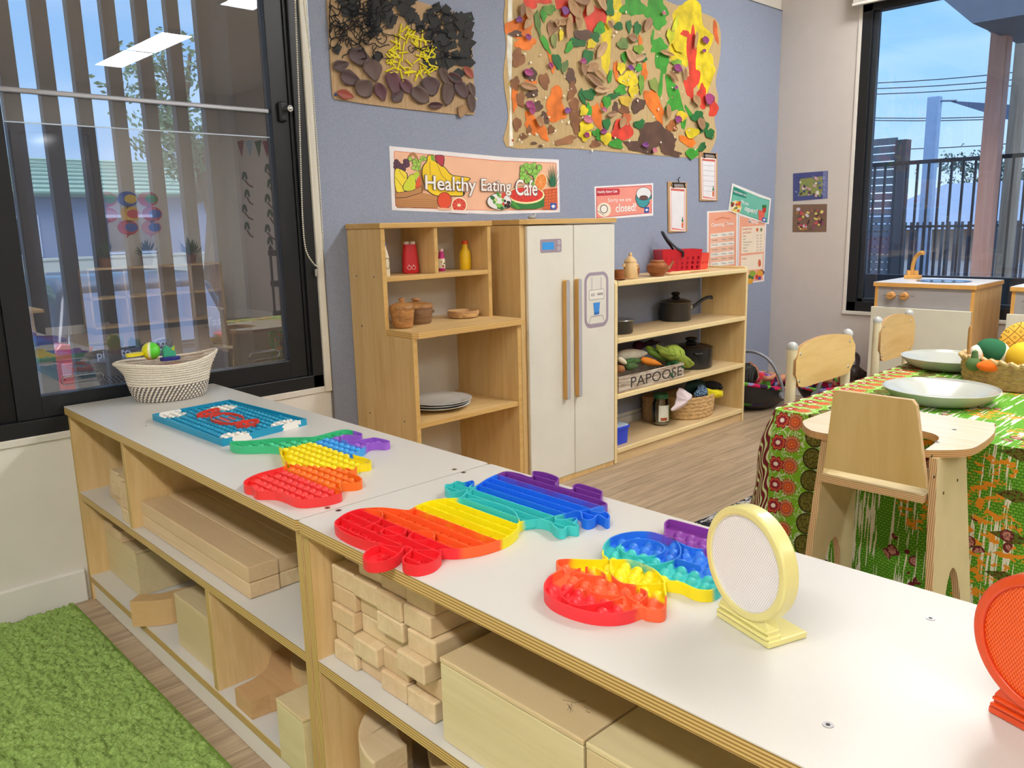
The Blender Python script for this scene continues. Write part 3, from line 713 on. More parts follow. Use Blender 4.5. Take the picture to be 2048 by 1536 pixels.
for i, (ya, yb) in enumerate(((163, 137), (174, 152), (185, 164), (232, 226), (237, 231), (296, 280))):
    A = at(1738, ya, 'x', 40); B = at(2060, yb, 'x', 40); pts = [A+(B-A)*(k/8*1.6-.3)+Vector((0, 0, -.15*sin(pi*k/8))) for k in range(9)]
    o = MB().tube(pts, .022, n=5).build('power_line', dk); tag(o, 'dark overhead power line crossing the sky behind the shade sail', 'power line', 'overhead power lines')
t = thing('picket_fence', 'low dark picket railing in front of the neighbouring roofs', 'railing', (11, 0, 0))
MB().box(10.98, 11.02, 3.5, -6, .93, .96).build('top_rail', dk, t)
pk = MB(); y = 3.4
while y > -5: pk.box(10.99, 11.01, y, y-.03, -.12, 1.0); y -= .075
pk.build('pickets', flat('#3c4656', .5), t)
for i, (xx, y0_, y1_, lb) in enumerate(((24, 2.0, 8.5, 'grey tiled house roof beyond the railing, behind the steel post'), (32, -4.6, 1.7, 'grey tiled house roof beyond the railing, beside the salmon post'))):
    t = thing('neighbour_house', lb, 'house', (xx, (y0_+y1_)/2, 0))
    MB().box(xx, xx+6, y0_+.4, y1_-.4, -1, .75).build('house_wall', flat('#b59a86', .8), t)
    MB().add([(xx-.4, y0_, .7), (xx-.4, y1_, .7), (xx+6.4, y1_, .7), (xx+6.4, y0_, .7), (xx+3, y0_+2, 2.0), (xx+3, y1_-2, 2.0)], [(0, 1, 5, 4), (1, 2, 5), (2, 3, 4, 5), (3, 0, 4), (0, 3, 2, 1)]).build('roof', flat('#8b9cb2', .6), t)
for i, (x_, y_, h_, r_) in enumerate(((36, 8.2, 4.0, 2.0), (42, 3.0, 4.2, 1.9), (48, -2.2, 4.2, 2.2), (40, -7.0, 3.6, 2.2), (30, 13.5, 5.0, 2.2))):
    tree('distant_tree', 'small rounded tree on the skyline beyond the neighbouring roofs', x_, y_, -.8, h_, r_, 20+i, '#4d6358', n=420)
for o in [o for o in bpy.data.objects if o.name.startswith('distant_tree')]: o['group'] = 'trees on the skyline'
tag(MB().box(5.6, 5.66, .25, -4, -.12, .70).build('low_screen', flat('#33383f', .8)), 'low dark screen standing just outside the window behind the play sink', 'screen')
# ================================================================ THINGS ON THE WALL
def fit_text(s, parent, mat, A, B, h, y, ax='y', off=0.0, ext=.00015, name='lettering', x=None):
    """text whose box runs from A to B (wall coords) along its base and is h high, on plane ax=y"""
    cu = bpy.data.curves.new(name, 'FONT'); cu.body = s; cu.size = 1; cu.offset = off; cu.resolution_u = 3
    o = bpy.data.objects.new(name, cu); COL.objects.link(o); cu.materials.append(mat)
    me = bpy.data.meshes.new_from_object(o, depsgraph=bpy.context.evaluated_depsgraph_get())
    bpy.data.objects.remove(o); bpy.data.curves.remove(cu)
    xs = [v.co.x for v in me.vertices]; ys = [v.co.y for v in me.vertices]
    x0, x1, y0, y1 = min(xs), max(xs), min(ys), max(ys)
    d = Vector((B[0]-A[0], B[1]-A[1])); n = Vector((-d.y, d.x)).normalized()*h
    inv = _mw(parent).inverted()
    for v in me.vertices:
        u = (v.co.x-x0)/(x1-x0); w = (v.co.y-y0)/(y1-y0); p = (A[0]+d.x*u+n.x*w, A[1]+d.y*u+n.y*w)
        q = Vector((p[0], y, p[1])) if ax == 'y' else Vector((y, p[0], p[1]))
        v.co = inv @ q
    if not me.materials: me.materials.append(mat)
    o = bpy.data.objects.new(name, me); COL.objects.link(o); o.parent = parent; KIDS.setdefault(parent.name, []).append(o); MW[o.name] = _mw(parent)
    return o
class Sheet:
    """flat print on a wall: pixel coords of one crop of the photo are carried to the wall plane"""
    def __init__(s, ox, oy, sc, y, step=.00012, plane='y'):
        s.ox, s.oy, s.sc, s.y, s.step, s.pl = ox, oy, sc, y, step, plane; s.mb = MB(); s.mats = []; s.k = 0; s.var = .03
    def w(s, a, b):
        p = at(s.ox+a/s.sc, s.oy+b/s.sc, s.pl, s.y); return (p.x, p.z) if s.pl == 'y' else (p.y, p.z)
    def mi(s, c):
        m = c if not isinstance(c, str) else flat(c, .6, var=s.var)
        if m not in s.mats: s.mats.append(m)
        return s.mats.index(m)
    def poly(s, c, pts, sm=0, th=None):
        P = [s.w(*p) for p in pts]
        if sm: P = [tuple(q) for q in smooth_pts(P, sm)]
        s.k += 1; sg = -1 if s.pl == 'y' else -1
        y1 = s.y+sg*s.k*s.step
        s.mb.prism(P, y1-sg*(s.step if s.k > 1 else s.step*.9), y1, s.pl, s.mi(c)); return s
    def ell(s, c, cx, cy, rx, ry, rot=0, n=20): return s.poly(c, ell(cx, cy, rx, ry, n, R_(rot)))
    def blob(s, c, cx, cy, rx, ry, rot=0, j=.22, n=18):
        a0 = random.uniform(0, 6); cs, sn = cos(R_(rot)), sin(R_(rot)); pts = []
        for i in range(n):
            a = 2*pi*i/n; f = 1+j*(.6*sin(3*a+a0)+.4*sin(5*a+2*a0))+random.uniform(-j, j)*.5
            x, y = rx*cos(a)*f, ry*sin(a)*f; pts.append((cx+x*cs-y*sn, cy+x*sn+y*cs))
        return s.poly(c, pts, 2)
    def line(s, c, pts, w):
        for a, b in zip(pts[:-1], pts[1:]):
            d = Vector(b)-Vector(a); n = Vector((-d.y, d.x)).normalized()*w/2; a_, b_ = Vector(a), Vector(b)
            s.poly(c, [tuple(a_+n), tuple(b_+n), tuple(b_-n), tuple(a_-n)]); s.k -= 1
        s.k += 1; return s
    def build(s, name, parent): return s.mb.build(name, s.mats, parent)
    def text(s, t, c, A, B, hpx, parent, off=0.0, name='lettering', lift=2):
        a, b = s.w(*A), s.w(*B); top = s.w(A[0], A[1]-hpx); h = top[1]-a[1]
        m = c if not isinstance(c, str) else flat(c, .5, var=0)
        return fit_text(t, parent, m, a, b, h, s.y-(s.k+lift)*s.step, 'y' if s.pl == 'y' else 'x', off, name=name)
WY = -.009

# ---------------------------------------------------------------- autumn night collage on cardboard
def cardboard(c1='#c4a988', c2='#b09472'):
    t = NT('cardboard'); n = t.noise(30, t.map((4, 1, .6))); t.base(t.ramp(n, [(.3, c2), (.7, c1)])); t.bump(t.noise(200), .0006, .4); return t.p(.85, 0, .15)
A1 = lambda a, b, y=WY: onwall(640+a/6.27, b/6.27, y)
t = thing('leaf_collage', 'cardboard collage with black paper scraps, yellow sticks and dark dried leaves', 'artwork', (1.93, -.01, 1.75))
o = [A1(*p) for p in ((70, -420), (80, 100), (105, 480), (130, 900), (150, 1180), (175, 1245), (600, 1310), (1000, 1360), (1400, 1405), (1700, 1435), (1930, 1440), (1925, 1100), (1900, 600), (1880, 215), (1450, 90), (1000, -50), (600, -200))]
MB().prism(o, WY-.0045, WY, 'y').build('cardboard', cardboard(), t)
m_blk = flat('#2d2e30', .8, var=.15); rd = random.Random(11)
def scrap(parent, a, b, s_, y):
    rot = rd.uniform(0, 1.6); pts = [(a+s_*r_*cos(rot+k*pi/2+rd.uniform(-.25, .25)), b+s_*r_*sin(rot+k*pi/2+rd.uniform(-.25, .25))) for k, r_ in enumerate([rd.uniform(.8, 1.2) for _ in range(4)])]
    P = [A1(*p) for p in pts]; tl = [rd.uniform(0, .006) for _ in range(4)]
    lo = [Vector((p[0], y-q, p[1])) for p, q in zip(P, tl)]; hi = [v+Vector((0, -.0005, 0)) for v in lo]
    return MB().add(lo+hi, [(0, 1, 2, 3), (7, 6, 5, 4), (0, 4, 5, 1), (1, 5, 6, 2), (2, 6, 7, 3), (3, 7, 4, 0)]).build('paper_scrap', m_blk, parent)
cnt = 0
spots = []
for _ in range(38): spots.append((rd.uniform(230, 1150), rd.uniform(-180, 240)))
for _ in range(14): spots.append((rd.uniform(600, 900), rd.uniform(100, 420)))
for i in range(6):
    for j in range(7): spots.append((1360+i*100+rd.uniform(-30, 30), 90+j*115+rd.uniform(-25, 25)+max(0, (3-i))*18))
spots += [(200, 610), (1250, 330), (1190, 240), (700, 720), (1550, 850), (1700, 930)]
for a, b in spots:
    if b < -200+a*.16-60 or (a > 1350 and b < 60+(a-1350)*.28) or (880 < a < 1330 and b > 330): continue
    scrap(t, min(a, 1850), b, rd.uniform(66, 98), WY-.005-rd.uniform(0, .004)); cnt += 1
yb = MB()
for k in range(84):
    a0, b0 = rd.uniform(130, 760), rd.uniform(20, 620)
    if k > 66: a0, b0 = rd.uniform(1300, 1700), rd.uniform(150, 760)
    pts = []; a, b = a0, b0; th = rd.uniform(0, 6)
    for i in range(9):
        pts.append((a, b)); th += rd.uniform(-1.1, 1.3); a += 48*cos(th); b += 48*sin(th); a = max(95, min(a, 1870)); b = min(b, 740)
    W3 = []
    for i, p in enumerate(pts):
        x, z = A1(*p); W3.append((x, WY-.010-rd.uniform(0, .008), z))
    yb.tube([tuple(q) for q in smooth_pts(W3, 4, False)], .0017, n=5)
yn = yb.build('yarn', flat('#16181f', .9), t, smooth=True); yn['kind'] = 'stuff'
m_yel = flat('#e8dc1c', .45)
n = 0
while n < 86:
    a, b = rd.uniform(840, 1430), rd.uniform(330, 1010)
    f = (b-330)/680; cx = 1090+60*f; hw = 90+230*sin(min(1, f*1.25)*pi*.55)*(1 if f < .75 else 1-(f-.75)*2)
    if abs(a-cx) > hw or ((a-1190)/70)**2+((b-650)/75)**2 < 1: continue
    th = rd.uniform(0, pi); L = 58
    x0_, z0_ = A1(a-L*cos(th), b-L*sin(th)); x1_, z1_ = A1(a+L*cos(th), b+L*sin(th)); yy = WY-.007-rd.uniform(0, .003)
    MB().cyl((x0_, yy, z0_), (x1_, yy-.001, z1_), .0030, n=7).build('yellow_stick', m_yel, t, smooth=True); n += 1
def leaf(parent, P, a, b, rx, ry, rot, col, y, curl=.012, name='dried_leaf', n=14):
    """P maps crop coords to the wall; pointed oval leaf cupped off the board"""
    cx, cz = P(a, b); ux = P(a+10, b); uz = P(a, b-10); sx = (ux[0]-cx)/10; sz = (uz[1]-cz)/10
    c_, s_ = cos(R_(rot)), sin(R_(rot)); vs = []; fs = []; nu, nv = 8, 6
    tw = random.uniform(-.5, .5)
    for j in range(nv+1):
        v = j/nv*2-1
        for i in range(nu+1):
            u = i/nu; wdt = (sin(pi*u**.8))**.75
            lx, lz = (u*2-1)*rx, v*ry*wdt*(1+.08*sin(u*9+a)); X_ = lx*c_-lz*s_; Z_ = lx*s_+lz*c_
            h = curl*(.25+.75*abs(v)**1.3*wdt)*(1+tw*(u-.5))+curl*.5*(2*u-1)**2
            vs.append((cx+X_*sx, y-h-.0005, cz-Z_*sz))
    m_ = (nu+1)
    fs = [(j*m_+i, j*m_+i+1, (j+1)*m_+i+1, (j+1)*m_+i) for j in range(nv) for i in range(nu)]
    return MB().add(vs, fs).build(name, flat(col, .55, var=.18), parent, smooth=True, ang=180, mods=[('SOLIDIFY', {'thickness': .0006})])
LV = [(250, 825, 105, 62, -25, 0), (480, 715, 135, 105, 5, 0), (645, 880, 140, 105, 75, 1), (370, 990, 125, 90, 15, 0), (545, 1105, 125, 105, -40, 1), (305, 1190, 105, 55, 10, 3), (745, 1155, 115, 70, 70, 2), (905, 1040, 140, 85, 80, 2), (960, 1205, 95, 62, -45, 0), (1070, 1090, 100, 70, 50, 2), (1245, 1200, 120, 100, 35, 1), (1375, 1085, 120, 105, 80, 0), (1540, 955, 100, 58, 70, 1), (1590, 1180, 150, 78, 100, 1), (1440, 1325, 90, 42, -8, 4), (1760, 1130, 110, 80, 60, 0), (1680, 985, 95, 60, 20, 4), (1885, 1300, 110, 48, 85, 1), (1770, 1395, 85, 52, 110, 5), (1850, 910, 80, 45, 50, 3), (1890, 1130, 90, 40, 75, 1)]
LC = ['#4a3436', '#57413a', '#5a2f3a', '#9a4a3c', '#451f22', '#9c7a55']
for a, b, rx, ry, rot, c in LV: leaf(t, lambda a, b: A1(a, b, WY-.005), a, b, rx*1.08, ry*1.12, rot, LC[c], WY-.006, .008)
def pin(parent, x, y, z, c):
    MB().sph((x, y, z), .0045, n=10, m=6).build('push_pin', flat(c, .3), parent, smooth=True)
for (a, b, c) in ((180, 1190, '#2f57b8'), (1860, 215, '#1f7a4a'), (1940, 1245, '#e6dfa0')): x, z = A1(a, b); pin(t, x, WY-.008, z, c)

# ---------------------------------------------------------------- big painted kraft paper
S = Sheet(1000, 0, 4.551, WY, .00006); S.var = .28
t = thing('painted_paper', 'large kraft paper painting in red, green, yellow and brown with glued leaves and petals', 'artwork', (3.2, -.01, 1.8))
out = [(40, -360), (35, -60), (45, 30), (32, 170), (55, 430), (30, 700), (75, 1060), (55, 1335), (500, 1345), (900, 1372), (1180, 1395), (1500, 1420), (1790, 1438), (1900, 1400), (1970, 1240), (1950, 1080), (1985, 900), (1960, 750), (2003, 500), (1992, 220), (1850, 120), (1640, 60), (1500, 0), (1400, -60), (800, -230)]
S.k = 19; S.poly(cardboard('#cdb58a', '#bda478'), out, 3); 
S.mb = MB(); P = [tuple(q) for q in smooth_pts([S.w(*p) for p in out], 3)]; S.mb.prism(P, WY-.0012, WY, 'y', 0)
S.k = 20
S.poly('#e9e6da', [(78, -200), (108, -200), (112, 300), (100, 900), (118, 1330), (82, 1330), (90, 900), (62, 480)], 0)
Y_, RD, GR, DG, OR, BR, DB, LG = '#e6cf1f', '#d8412c', '#3c9a2c', '#1f6a31', '#ea7a22', '#8a5a36', '#5d4234', '#8fb838'
BL = [(1050,80,60,130,0,Y_),(970,350,45,180,5,Y_),(960,560,40,110,0,Y_),(1720,330,185,290,0,Y_),(1850,640,105,180,0,Y_),(1650,170,80,110,0,Y_),
(1745,480,42,230,0,RD),(1690,310,50,28,20,RD),(1765,700,50,100,0,RD),(1835,880,40,110,0,RD),(1720,800,40,110,-10,RD),(1940,985,45,80,0,RD),(860,160,115,110,20,RD),(640,110,90,90,0,RD),(400,5,70,36,0,RD),(560,20,70,60,0,RD),(270,40,60,70,0,RD),(1960,290,20,110,-8,'#d8682f'),
(1210,60,110,90,0,GR),(1420,90,105,110,0,GR),(1440,200,70,65,0,GR),(1440,420,75,70,0,GR),(1475,560,65,100,0,GR),(1460,770,18,130,5,GR),(1600,870,34,180,-20,GR),(1660,1060,28,120,-8,GR),(1385,330,14,60,10,GR),(1560,960,60,60,0,GR),(1530,800,18,120,-12,GR),(1720,1030,18,80,-30,GR),
(190,250,110,120,0,OR),(230,400,110,48,-8,OR),(70,250,30,60,20,OR),(500,930,75,140,0,OR),(510,1040,95,70,0,OR),(880,1060,45,120,-12,OR),(950,960,40,45,0,OR),(290,1130,60,110,-28,OR),(390,1210,38,80,-20,OR),(1400,960,62,170,-25,OR),(1310,650,26,90,0,OR),(1700,1280,85,40,25,OR),(1050,640,22,90,-4,OR),(430,450,20,110,-18,OR),(130,900,30,110,0,OR),(1270,380,16,60,-4,OR),(270,750,60,24,0,OR),(470,600,26,60,-10,OR),
(160,530,55,90,0,BR),(130,760,45,60,0,BR),(270,680,62,60,0,DB),(400,740,48,75,-10,BR),(640,700,42,80,-10,DB),(650,830,35,90,10,BR),(670,950,45,60,0,BR),(680,1100,45,110,-8,BR),(590,1280,105,36,-18,'#9a6a45'),(860,1310,45,36,0,BR),(1045,975,24,50,0,DB),(1250,960,55,75,35,DB),(1400,1220,150,110,0,DB),(1290,1330,150,60,5,DB),(1520,1300,80,90,0,DB),(1560,1395,90,26,8,DB),(180,900,40,70,0,BR),(150,1130,38,60,0,BR),(340,970,42,50,0,DB),(400,1070,28,60,-20,DB),(200,1245,36,30,0,BR),(260,1180,22,40,0,BR),(300,1305,28,14,0,DB),(360,1330,20,12,0,DB),(470,250,55,60,0,'#9a7350'),(750,320,85,52,0,DB),(140,310,60,30,0,DB),(290,850,60,35,-30,DB),(460,1180,30,40,0,BR),(1560,1150,50,50,0,'#a8642f'),(1120,1000,50,40,0,BR),
(390,140,30,60,0,GR),(440,90,60,45,0,'#5d8a35'),(335,210,26,110,-8,'#5b7f3a'),(405,400,28,90,-25,GR),(510,560,38,75,-20,DG),(580,610,28,60,20,'#5f7a44'),(900,260,45,60,20,GR),(860,340,40,45,0,DG),(1070,240,40,38,0,DG),(1165,240,24,60,0,DG),(1240,260,34,60,0,DG),(1225,350,22,40,0,GR),(790,510,52,60,0,DG),(700,390,75,36,15,DG),(620,430,30,55,20,GR),(990,700,20,60,10,GR),(1090,820,50,48,0,GR),(1010,880,70,28,-20,DG),(960,930,38,60,0,GR),(740,880,26,72,-15,DG),(800,1020,24,80,0,GR),(870,1210,42,34,0,GR),(905,1260,40,24,0,GR),(960,1130,36,50,0,DG),(1260,1130,52,38,-30,DG),(1050,1310,62,44,0,GR),(1250,450,46,40,0,'#7fa92f'),(1120,520,24,50,0,GR),(985,70,42,80,0,DG),(1790,1060,60,50,0,DG),(1840,1150,50,60,0,DG),(1900,1220,42,45,0,DG),(1740,1395,55,48,0,GR),(1830,1340,30,48,30,DG),(1600,570,50,30,0,'#7aa838'),(1390,770,40,62,-10,'#8a9c4a'),(1275,760,24,90,0,'#6fa03a'),(1300,530,26,40,0,DG),(1250,620,30,34,0,GR),(480,370,30,60,0,'#8a9455'),(1110,400,50,50,0,'#6d8a48'),(800,860,60,50,0,DG),
(820,400,40,42,0,Y_),(1160,720,85,70,0,Y_),(1200,830,45,55,0,Y_),(1130,920,55,45,20,'#d8b63a'),(750,1010,36,46,0,Y_),(770,1150,62,46,0,Y_),(760,1235,58,44,0,Y_),(955,1260,50,52,0,Y_),(545,320,20,50,0,Y_),(1640,1060,52,50,0,'#e0bf2a'),(1735,1210,62,46,0,Y_),(1090,620,38,50,0,Y_),(1540,330,36,60,0,'#c9cf2c'),(1585,220,22,70,20,'#c9cf2c'),
(1100,1180,90,100,0,RD),(1140,1080,40,50,0,'#c96a3c'),(1630,420,60,60,0,Y_)]
random.seed(5)
for b in BL: S.blob(b[5], *b[:5])
pp = S.build('painted_sheet', t)
yt = WY-.00006*(S.k+1)
for a, b, rx, ry, rot in [(180,100,75,26,100),(240,130,62,38,70),(230,220,70,30,120),(605,250,130,30,95),(560,205,70,32,150),(690,210,62,32,90),(650,90,95,48,60),(790,95,70,34,110),(905,40,70,36,60),(720,10,80,40,170),(1320,230,75,32,110),(240,790,82,38,5),(900,460,95,34,115),(740,640,62,26,80),(820,620,72,40,140),(850,750,100,34,35),(910,820,80,34,-10),(1170,520,72,40,60),(1250,530,58,32,-30),(1090,1120,58,28,110),(340,1110,52,36,70),(1000,1040,52,26,-20),(1510,1020,72,22,85),(1810,1130,60,36,75),(1760,370,85,16,95),(1770,920,56,34,60),(890,690,85,28,40),(1500,490,70,22,5),(500,215,40,26,90),(1190,350,45,40,0),(1560,700,60,22,45),(1665,680,60,14,85),(980,230,40,22,60)]:
    leaf(t, S.w, a, b, rx, ry, rot, random.choice(['#b08a62', '#a67f5b', '#bc9a74', '#9b775a']), yt, .009)
for a, b, r in [(150,185,30),(235,345,30),(735,560,30),(255,960,42),(270,1010,34),(590,1010,30),(780,1090,42),(1600,1090,34),(1600,625,40),(1170,620,26),(770,1232,26),(1300,1320,28),(1385,1370,24),(440,600,26),(240,665,40),(1580,800,18),(1885,905,50),(1850,370,34),(1470,125,18),(920,1200,30),(570,105,40),(930,1000,24),(1835,465,18)]:
    leaf(t, S.w, a, b, r*1.1, r*.9, random.uniform(0, 180), random.choice(['#8a3a78', '#a2407a', '#7a3f8a', '#c4708a']), yt-.001, .006, 'petal')
wb = MB()
for _ in range(95):
    a, b = random.uniform(90, 1950), random.uniform(60, 1400)
    if a > 1550 and b < 500: continue
    x, z = S.w(a, b); r = random.uniform(.0035, .008); wb.sph((x, yt-.002, z), (r, .002, r*random.uniform(.5, 1)), n=7, m=4)
w_ = wb.build('glued_bits', flat('#efe6d2', .7), t, smooth=True); w_['kind'] = 'stuff'
x, z = S.w(65, 765); pin(t, x, yt-.004, z, '#e8d84a'); x, z = S.w(95, 1280); pin(t, x, yt-.004, z, '#d04030')

# ---------------------------------------------------------------- banner
S = Sheet(770, 280, 5.689, WY, .000025)
t = thing('cafe_banner', 'long printed paper banner reading Healthy Eating Cafe with fruit at both ends', 'banner', (2.3, -.01, 1.25))
pk_ = '#eebd9f'
S.poly('#eceaf0', [(48, 68), (840, 145), (1390, 195), (1978, 224), (1990, 822), (1250, 845), (840, 830), (80, 798)])
S.poly('#d8664c', [(100, 140), (112, 124), (1300, 235), (1940, 258), (1952, 272), (1962, 780), (1945, 795), (1250, 802), (830, 795), (140, 768), (118, 745)])
S.poly(pk_, [(106, 140), (116, 130), (1300, 242), (1936, 264), (1946, 276), (1955, 776), (1940, 789), (1250, 796), (830, 789), (144, 762), (124, 742)])
IN = '#2b2322'
# left basket
def grapes(col, cx, cy, w, h, r, n, seed):
    rd2 = random.Random(seed)
    for _ in range(n):
        a, b = cx+rd2.uniform(-w, w), cy+rd2.uniform(-h, h); S.ell(IN, a, b, r+3, r+3, n=12); S.ell(col, a, b, r, r, n=12)
for k in (0,): S.poly('#b07c4e', [(245, 250), (262, 180), (300, 142), (345, 150), (390, 240), (418, 400), (440, 560), (400, 600), (395, 470), (370, 300), (335, 195), (300, 185), (285, 240), (280, 300)], 3)
grapes('#5b3350', 190, 300, 75, 60, 24, 16, 1); grapes('#a5cf56', 335, 270, 55, 60, 22, 14, 2); grapes('#a5cf56', 430, 220, 36, 26, 16, 7, 3)
S.poly(IN, [(108, 340), (170, 330), (240, 370), (255, 420), (225, 590), (120, 585)], 3); S.poly('#f0dc3c', [(112, 346), (170, 336), (232, 372), (246, 420), (220, 582), (124, 578)], 3)
S.line(IN, [(112, 420), (200, 540)], 4).line(IN, [(150, 340), (225, 440)], 4)
S.poly(IN, [(230, 470), (280, 400), (330, 395), (350, 470), (345, 575), (215, 580), (200, 520)], 3); S.poly('#cfdc3a', [(235, 472), (282, 405), (326, 400), (343, 470), (338, 570), (220, 574), (207, 520)], 3)
S.poly('#b9d23c', [(325, 380), (372, 362), (385, 400), (345, 450)], 3); S.poly('#dd5a32', [(345, 500), (380, 420), (400, 430), (395, 560), (345, 560)], 2)
S.poly('#c08a58', [(115, 660), (220, 662), (420, 600), (600, 640), (600, 772), (145, 762), (128, 745)])
for r_ in range(5): S.line('#8c5e38', [(130, 680+r_*22), (220, 690+r_*20), (330, 680+r_*22), (450, 672+r_*24), (592, 690+r_*20)], 4)
S.poly(IN, [(112, 600), (300, 575), (415, 520), (420, 600), (230, 660), (118, 664)]); S.poly('#b98352', [(114, 604), (300, 581), (410, 528), (414, 596), (230, 652), (120, 656)])
# bananas
S.poly(IN, [(480, 175), (545, 172), (560, 230), (680, 310), (760, 395), (950, 425), (960, 460), (880, 500), (900, 600), (880, 640), (760, 640), (600, 645), (480, 580), (420, 440), (420, 310), (470, 240)], 3)
S.poly('#f2cf1d', [(486, 182), (540, 178), (554, 236), (675, 316), (755, 402), (940, 430), (950, 458), (872, 500), (890, 596), (872, 632), (760, 632), (602, 636), (486, 574), (428, 440), (428, 312), (476, 246)], 3)
S.poly('#7db33a', [(515, 178), (550, 176), (560, 230), (540, 240), (522, 225)]); S.line(IN, [(505, 250), (510, 400)], 4).line(IN, [(575, 240), (640, 400), (720, 480)], 4)
S.poly(IN, [(565, 180), (610, 168), (665, 180), (672, 240), (655, 305), (610, 280), (575, 230)], 3); S.poly('#b8344a', [(572, 184), (610, 175), (660, 186), (664, 240), (650, 296), (612, 274), (580, 228)], 3)
S.ell(IN, 893, 605, 12, 22).ell(IN, 710, 575, 8, 14)
# oranges
S.ell(IN, 672, 690, 84, 98); S.ell('#e2502a', 672, 690, 78, 92); S.poly(pk_, [(600, 770), (770, 778), (770, 800), (600, 795)])
S.ell('#f6e6c8', 838, 740, 92, 92); S.ell('#d8402e', 838, 742, 78, 78)
for k in range(9): a = 2*pi*k/9; S.line('#f0a08a', [(838, 742), (838+72*cos(a), 742+72*sin(a))], 3)
S.ell('#f6e6c8', 838, 742, 20, 16); S.poly(pk_, [(740, 794), (940, 800), (940, 840), (740, 830)]); S.poly('#eceaf0', [(740, 797), (940, 803), (940, 838), (740, 828)])
# right fruit
grapes('#8ecb58', 1650, 400, 105, 105, 27, 30, 7); grapes('#8ecb58', 1640, 300, 50, 30, 24, 6, 8)
S.ell('#f0d9b0', 1765, 480, 72, 105, 15); S.ell('#e8893a', 1762, 482, 62, 95, 15)
for k in range(7): a = 2*pi*k/7; S.line('#f6c890', [(1762, 482), (1762+52*cos(a), 482+88*sin(a))], 3)
for k in range(9):
    a = -90+(k-4)*20; bx, by = 1900, 530; S.poly('#1f5c45' if k % 2 else '#2f7a55', [(bx-22+k*5, by), (bx+170*cos(R_(a))*(.55), by+270*sin(R_(a))), (bx+22+k*2-10, by)])
S.poly('#d8673a', [(1800, 560), (1950, 545), (1956, 776), (1940, 788), (1790, 790)])
for k in range(7): S.line('#8c3c22', [(1800, 580+k*34), (1952, 560+k*34)], 4)
for k in range(4): S.line('#8c3c22', [(1815+k*38, 560), (1808+k*38, 785)], 3)
S.ell(IN, 1595, 640, 216, 118); S.poly('#2f7a3c', [(1385, 640), (1805, 630), (1800, 760), (1700, 786), (1480, 786), (1420, 760)], 0); S.ell('#f2ecb4', 1596, 628, 210, 100); S.ell('#d8382f', 1596, 622, 192, 86)
for a, b in ((1460, 640), (1510, 660), (1590, 650), (1700, 625), (1650, 680), (1545, 680), (1720, 660)): S.ell(IN, a, b, 7, 4)
S.ell(IN, 1290, 700, 142, 96); S.ell('#e9ecf2', 1290, 700, 136, 90); S.poly(pk_, [(1150, 790), (1390, 796), (1390, 800), (1150, 800)])
rd3 = random.Random(4)
for _ in range(26): S.ell(rd3.choice(['#4a9a3c', '#7cc05a', '#2c6a35', '#b9dc8a', '#d04a3c', IN]), rd3.uniform(1210, 1400), rd3.uniform(610, 780), rd3.uniform(14, 34), rd3.uniform(12, 26), rd3.uniform(0, 90), 10)
S.poly('#4a9a3c', [(1420, 720), (1500, 790), (1540, 790), (1450, 690)])
S.poly('#2f57b0', [(1868, 715), (1938, 718), (1938, 790), (1870, 788)]); S.poly('#eef2fa', [(1880, 755), (1903, 732), (1928, 755), (1903, 780)])
pr = S.build('printed_sheet', t)
dk2 = flat('#6a5a58', .6, var=0); wh2 = flat('#f4f2f4', .5, var=0)
for s_, A, B, h in (('Healthy', (450, 615), (1025, 640), 215), ('Eating', (1085, 622), (1425, 634), 180), ('Cafe', (1475, 632), (1722, 636), 185)):
    dx = (B[0]-A[0])*.012
    S.text(s_, dk2, (A[0]-dx-2, A[1]+6), (B[0]+dx+2, B[1]+6), h+12, t, .035, lift=1); S.text(s_, wh2, A, B, h, t, .012, lift=3)

# ---------------------------------------------------------------- closed / open signs, timetable, menu (crop 1170,290 scale 5.251)
Z6 = lambda: Sheet(1170, 290, 5.251, WY, .00008)
S = Z6(); t = thing('closed_sign', 'pink printed sign reading Sorry we are closed with a teal cup', 'sign', (3.02, -.01, 1.15))
S.poly('#f0eef2', [(98, 436), (716, 400), (716, 742), (108, 785)]); S.poly('#c83f4a', [(116, 452), (700, 420), (700, 715), (120, 768)]); S.poly('#ef9a8c', [(122, 459), (693, 428), (693, 709), (127, 761)])
S.poly('#c8303f', [(116, 460), (355, 458), (368, 480), (360, 522), (118, 538)])
S.ell('#f3e8d8', 200, 680, 72, 76); S.ell('#4a4038', 198, 672, 42, 46); S.ell('#f6f2ec', 198, 672, 34, 38)
S.line('#4a4038', [(130, 690), (200, 740)], 5)
S.poly('#3a3236', [(533, 520), (545, 620), (590, 660), (640, 655), (680, 600), (700, 520)], 2); S.poly('#3f9aa6', [(540, 525), (552, 618), (592, 652), (638, 647), (672, 598), (692, 520)], 2)
S.ell('#3a3236', 615, 512, 82, 70); S.ell('#e8ecf0', 615, 510, 76, 64); S.ell('#6a4a48', 615, 552, 46, 24); S.ell('#ef9a8c', 690, 590, 14, 20)
S.poly('#2f57b0', [(620, 655), (672, 650), (672, 708), (620, 714)]); S.poly('#eef2fa', [(628, 684), (646, 668), (665, 680), (646, 698)])
S.build('printed_sheet', t)
S.text('Healthy Eating Cafe', wh2, (130, 514), (338, 506), 34, t, .02); S.text('Sorry we are', wh2, (240, 612), (482, 600), 52, t, .01); S.text('closed!', wh2, (320, 708), (535, 692), 88, t, .02)
S = Z6(); t = thing('open_sign', 'tilted teal printed sign reading We are open near the room corner', 'sign', (4.4, -.02, 1.15)); S.y = WY-.003
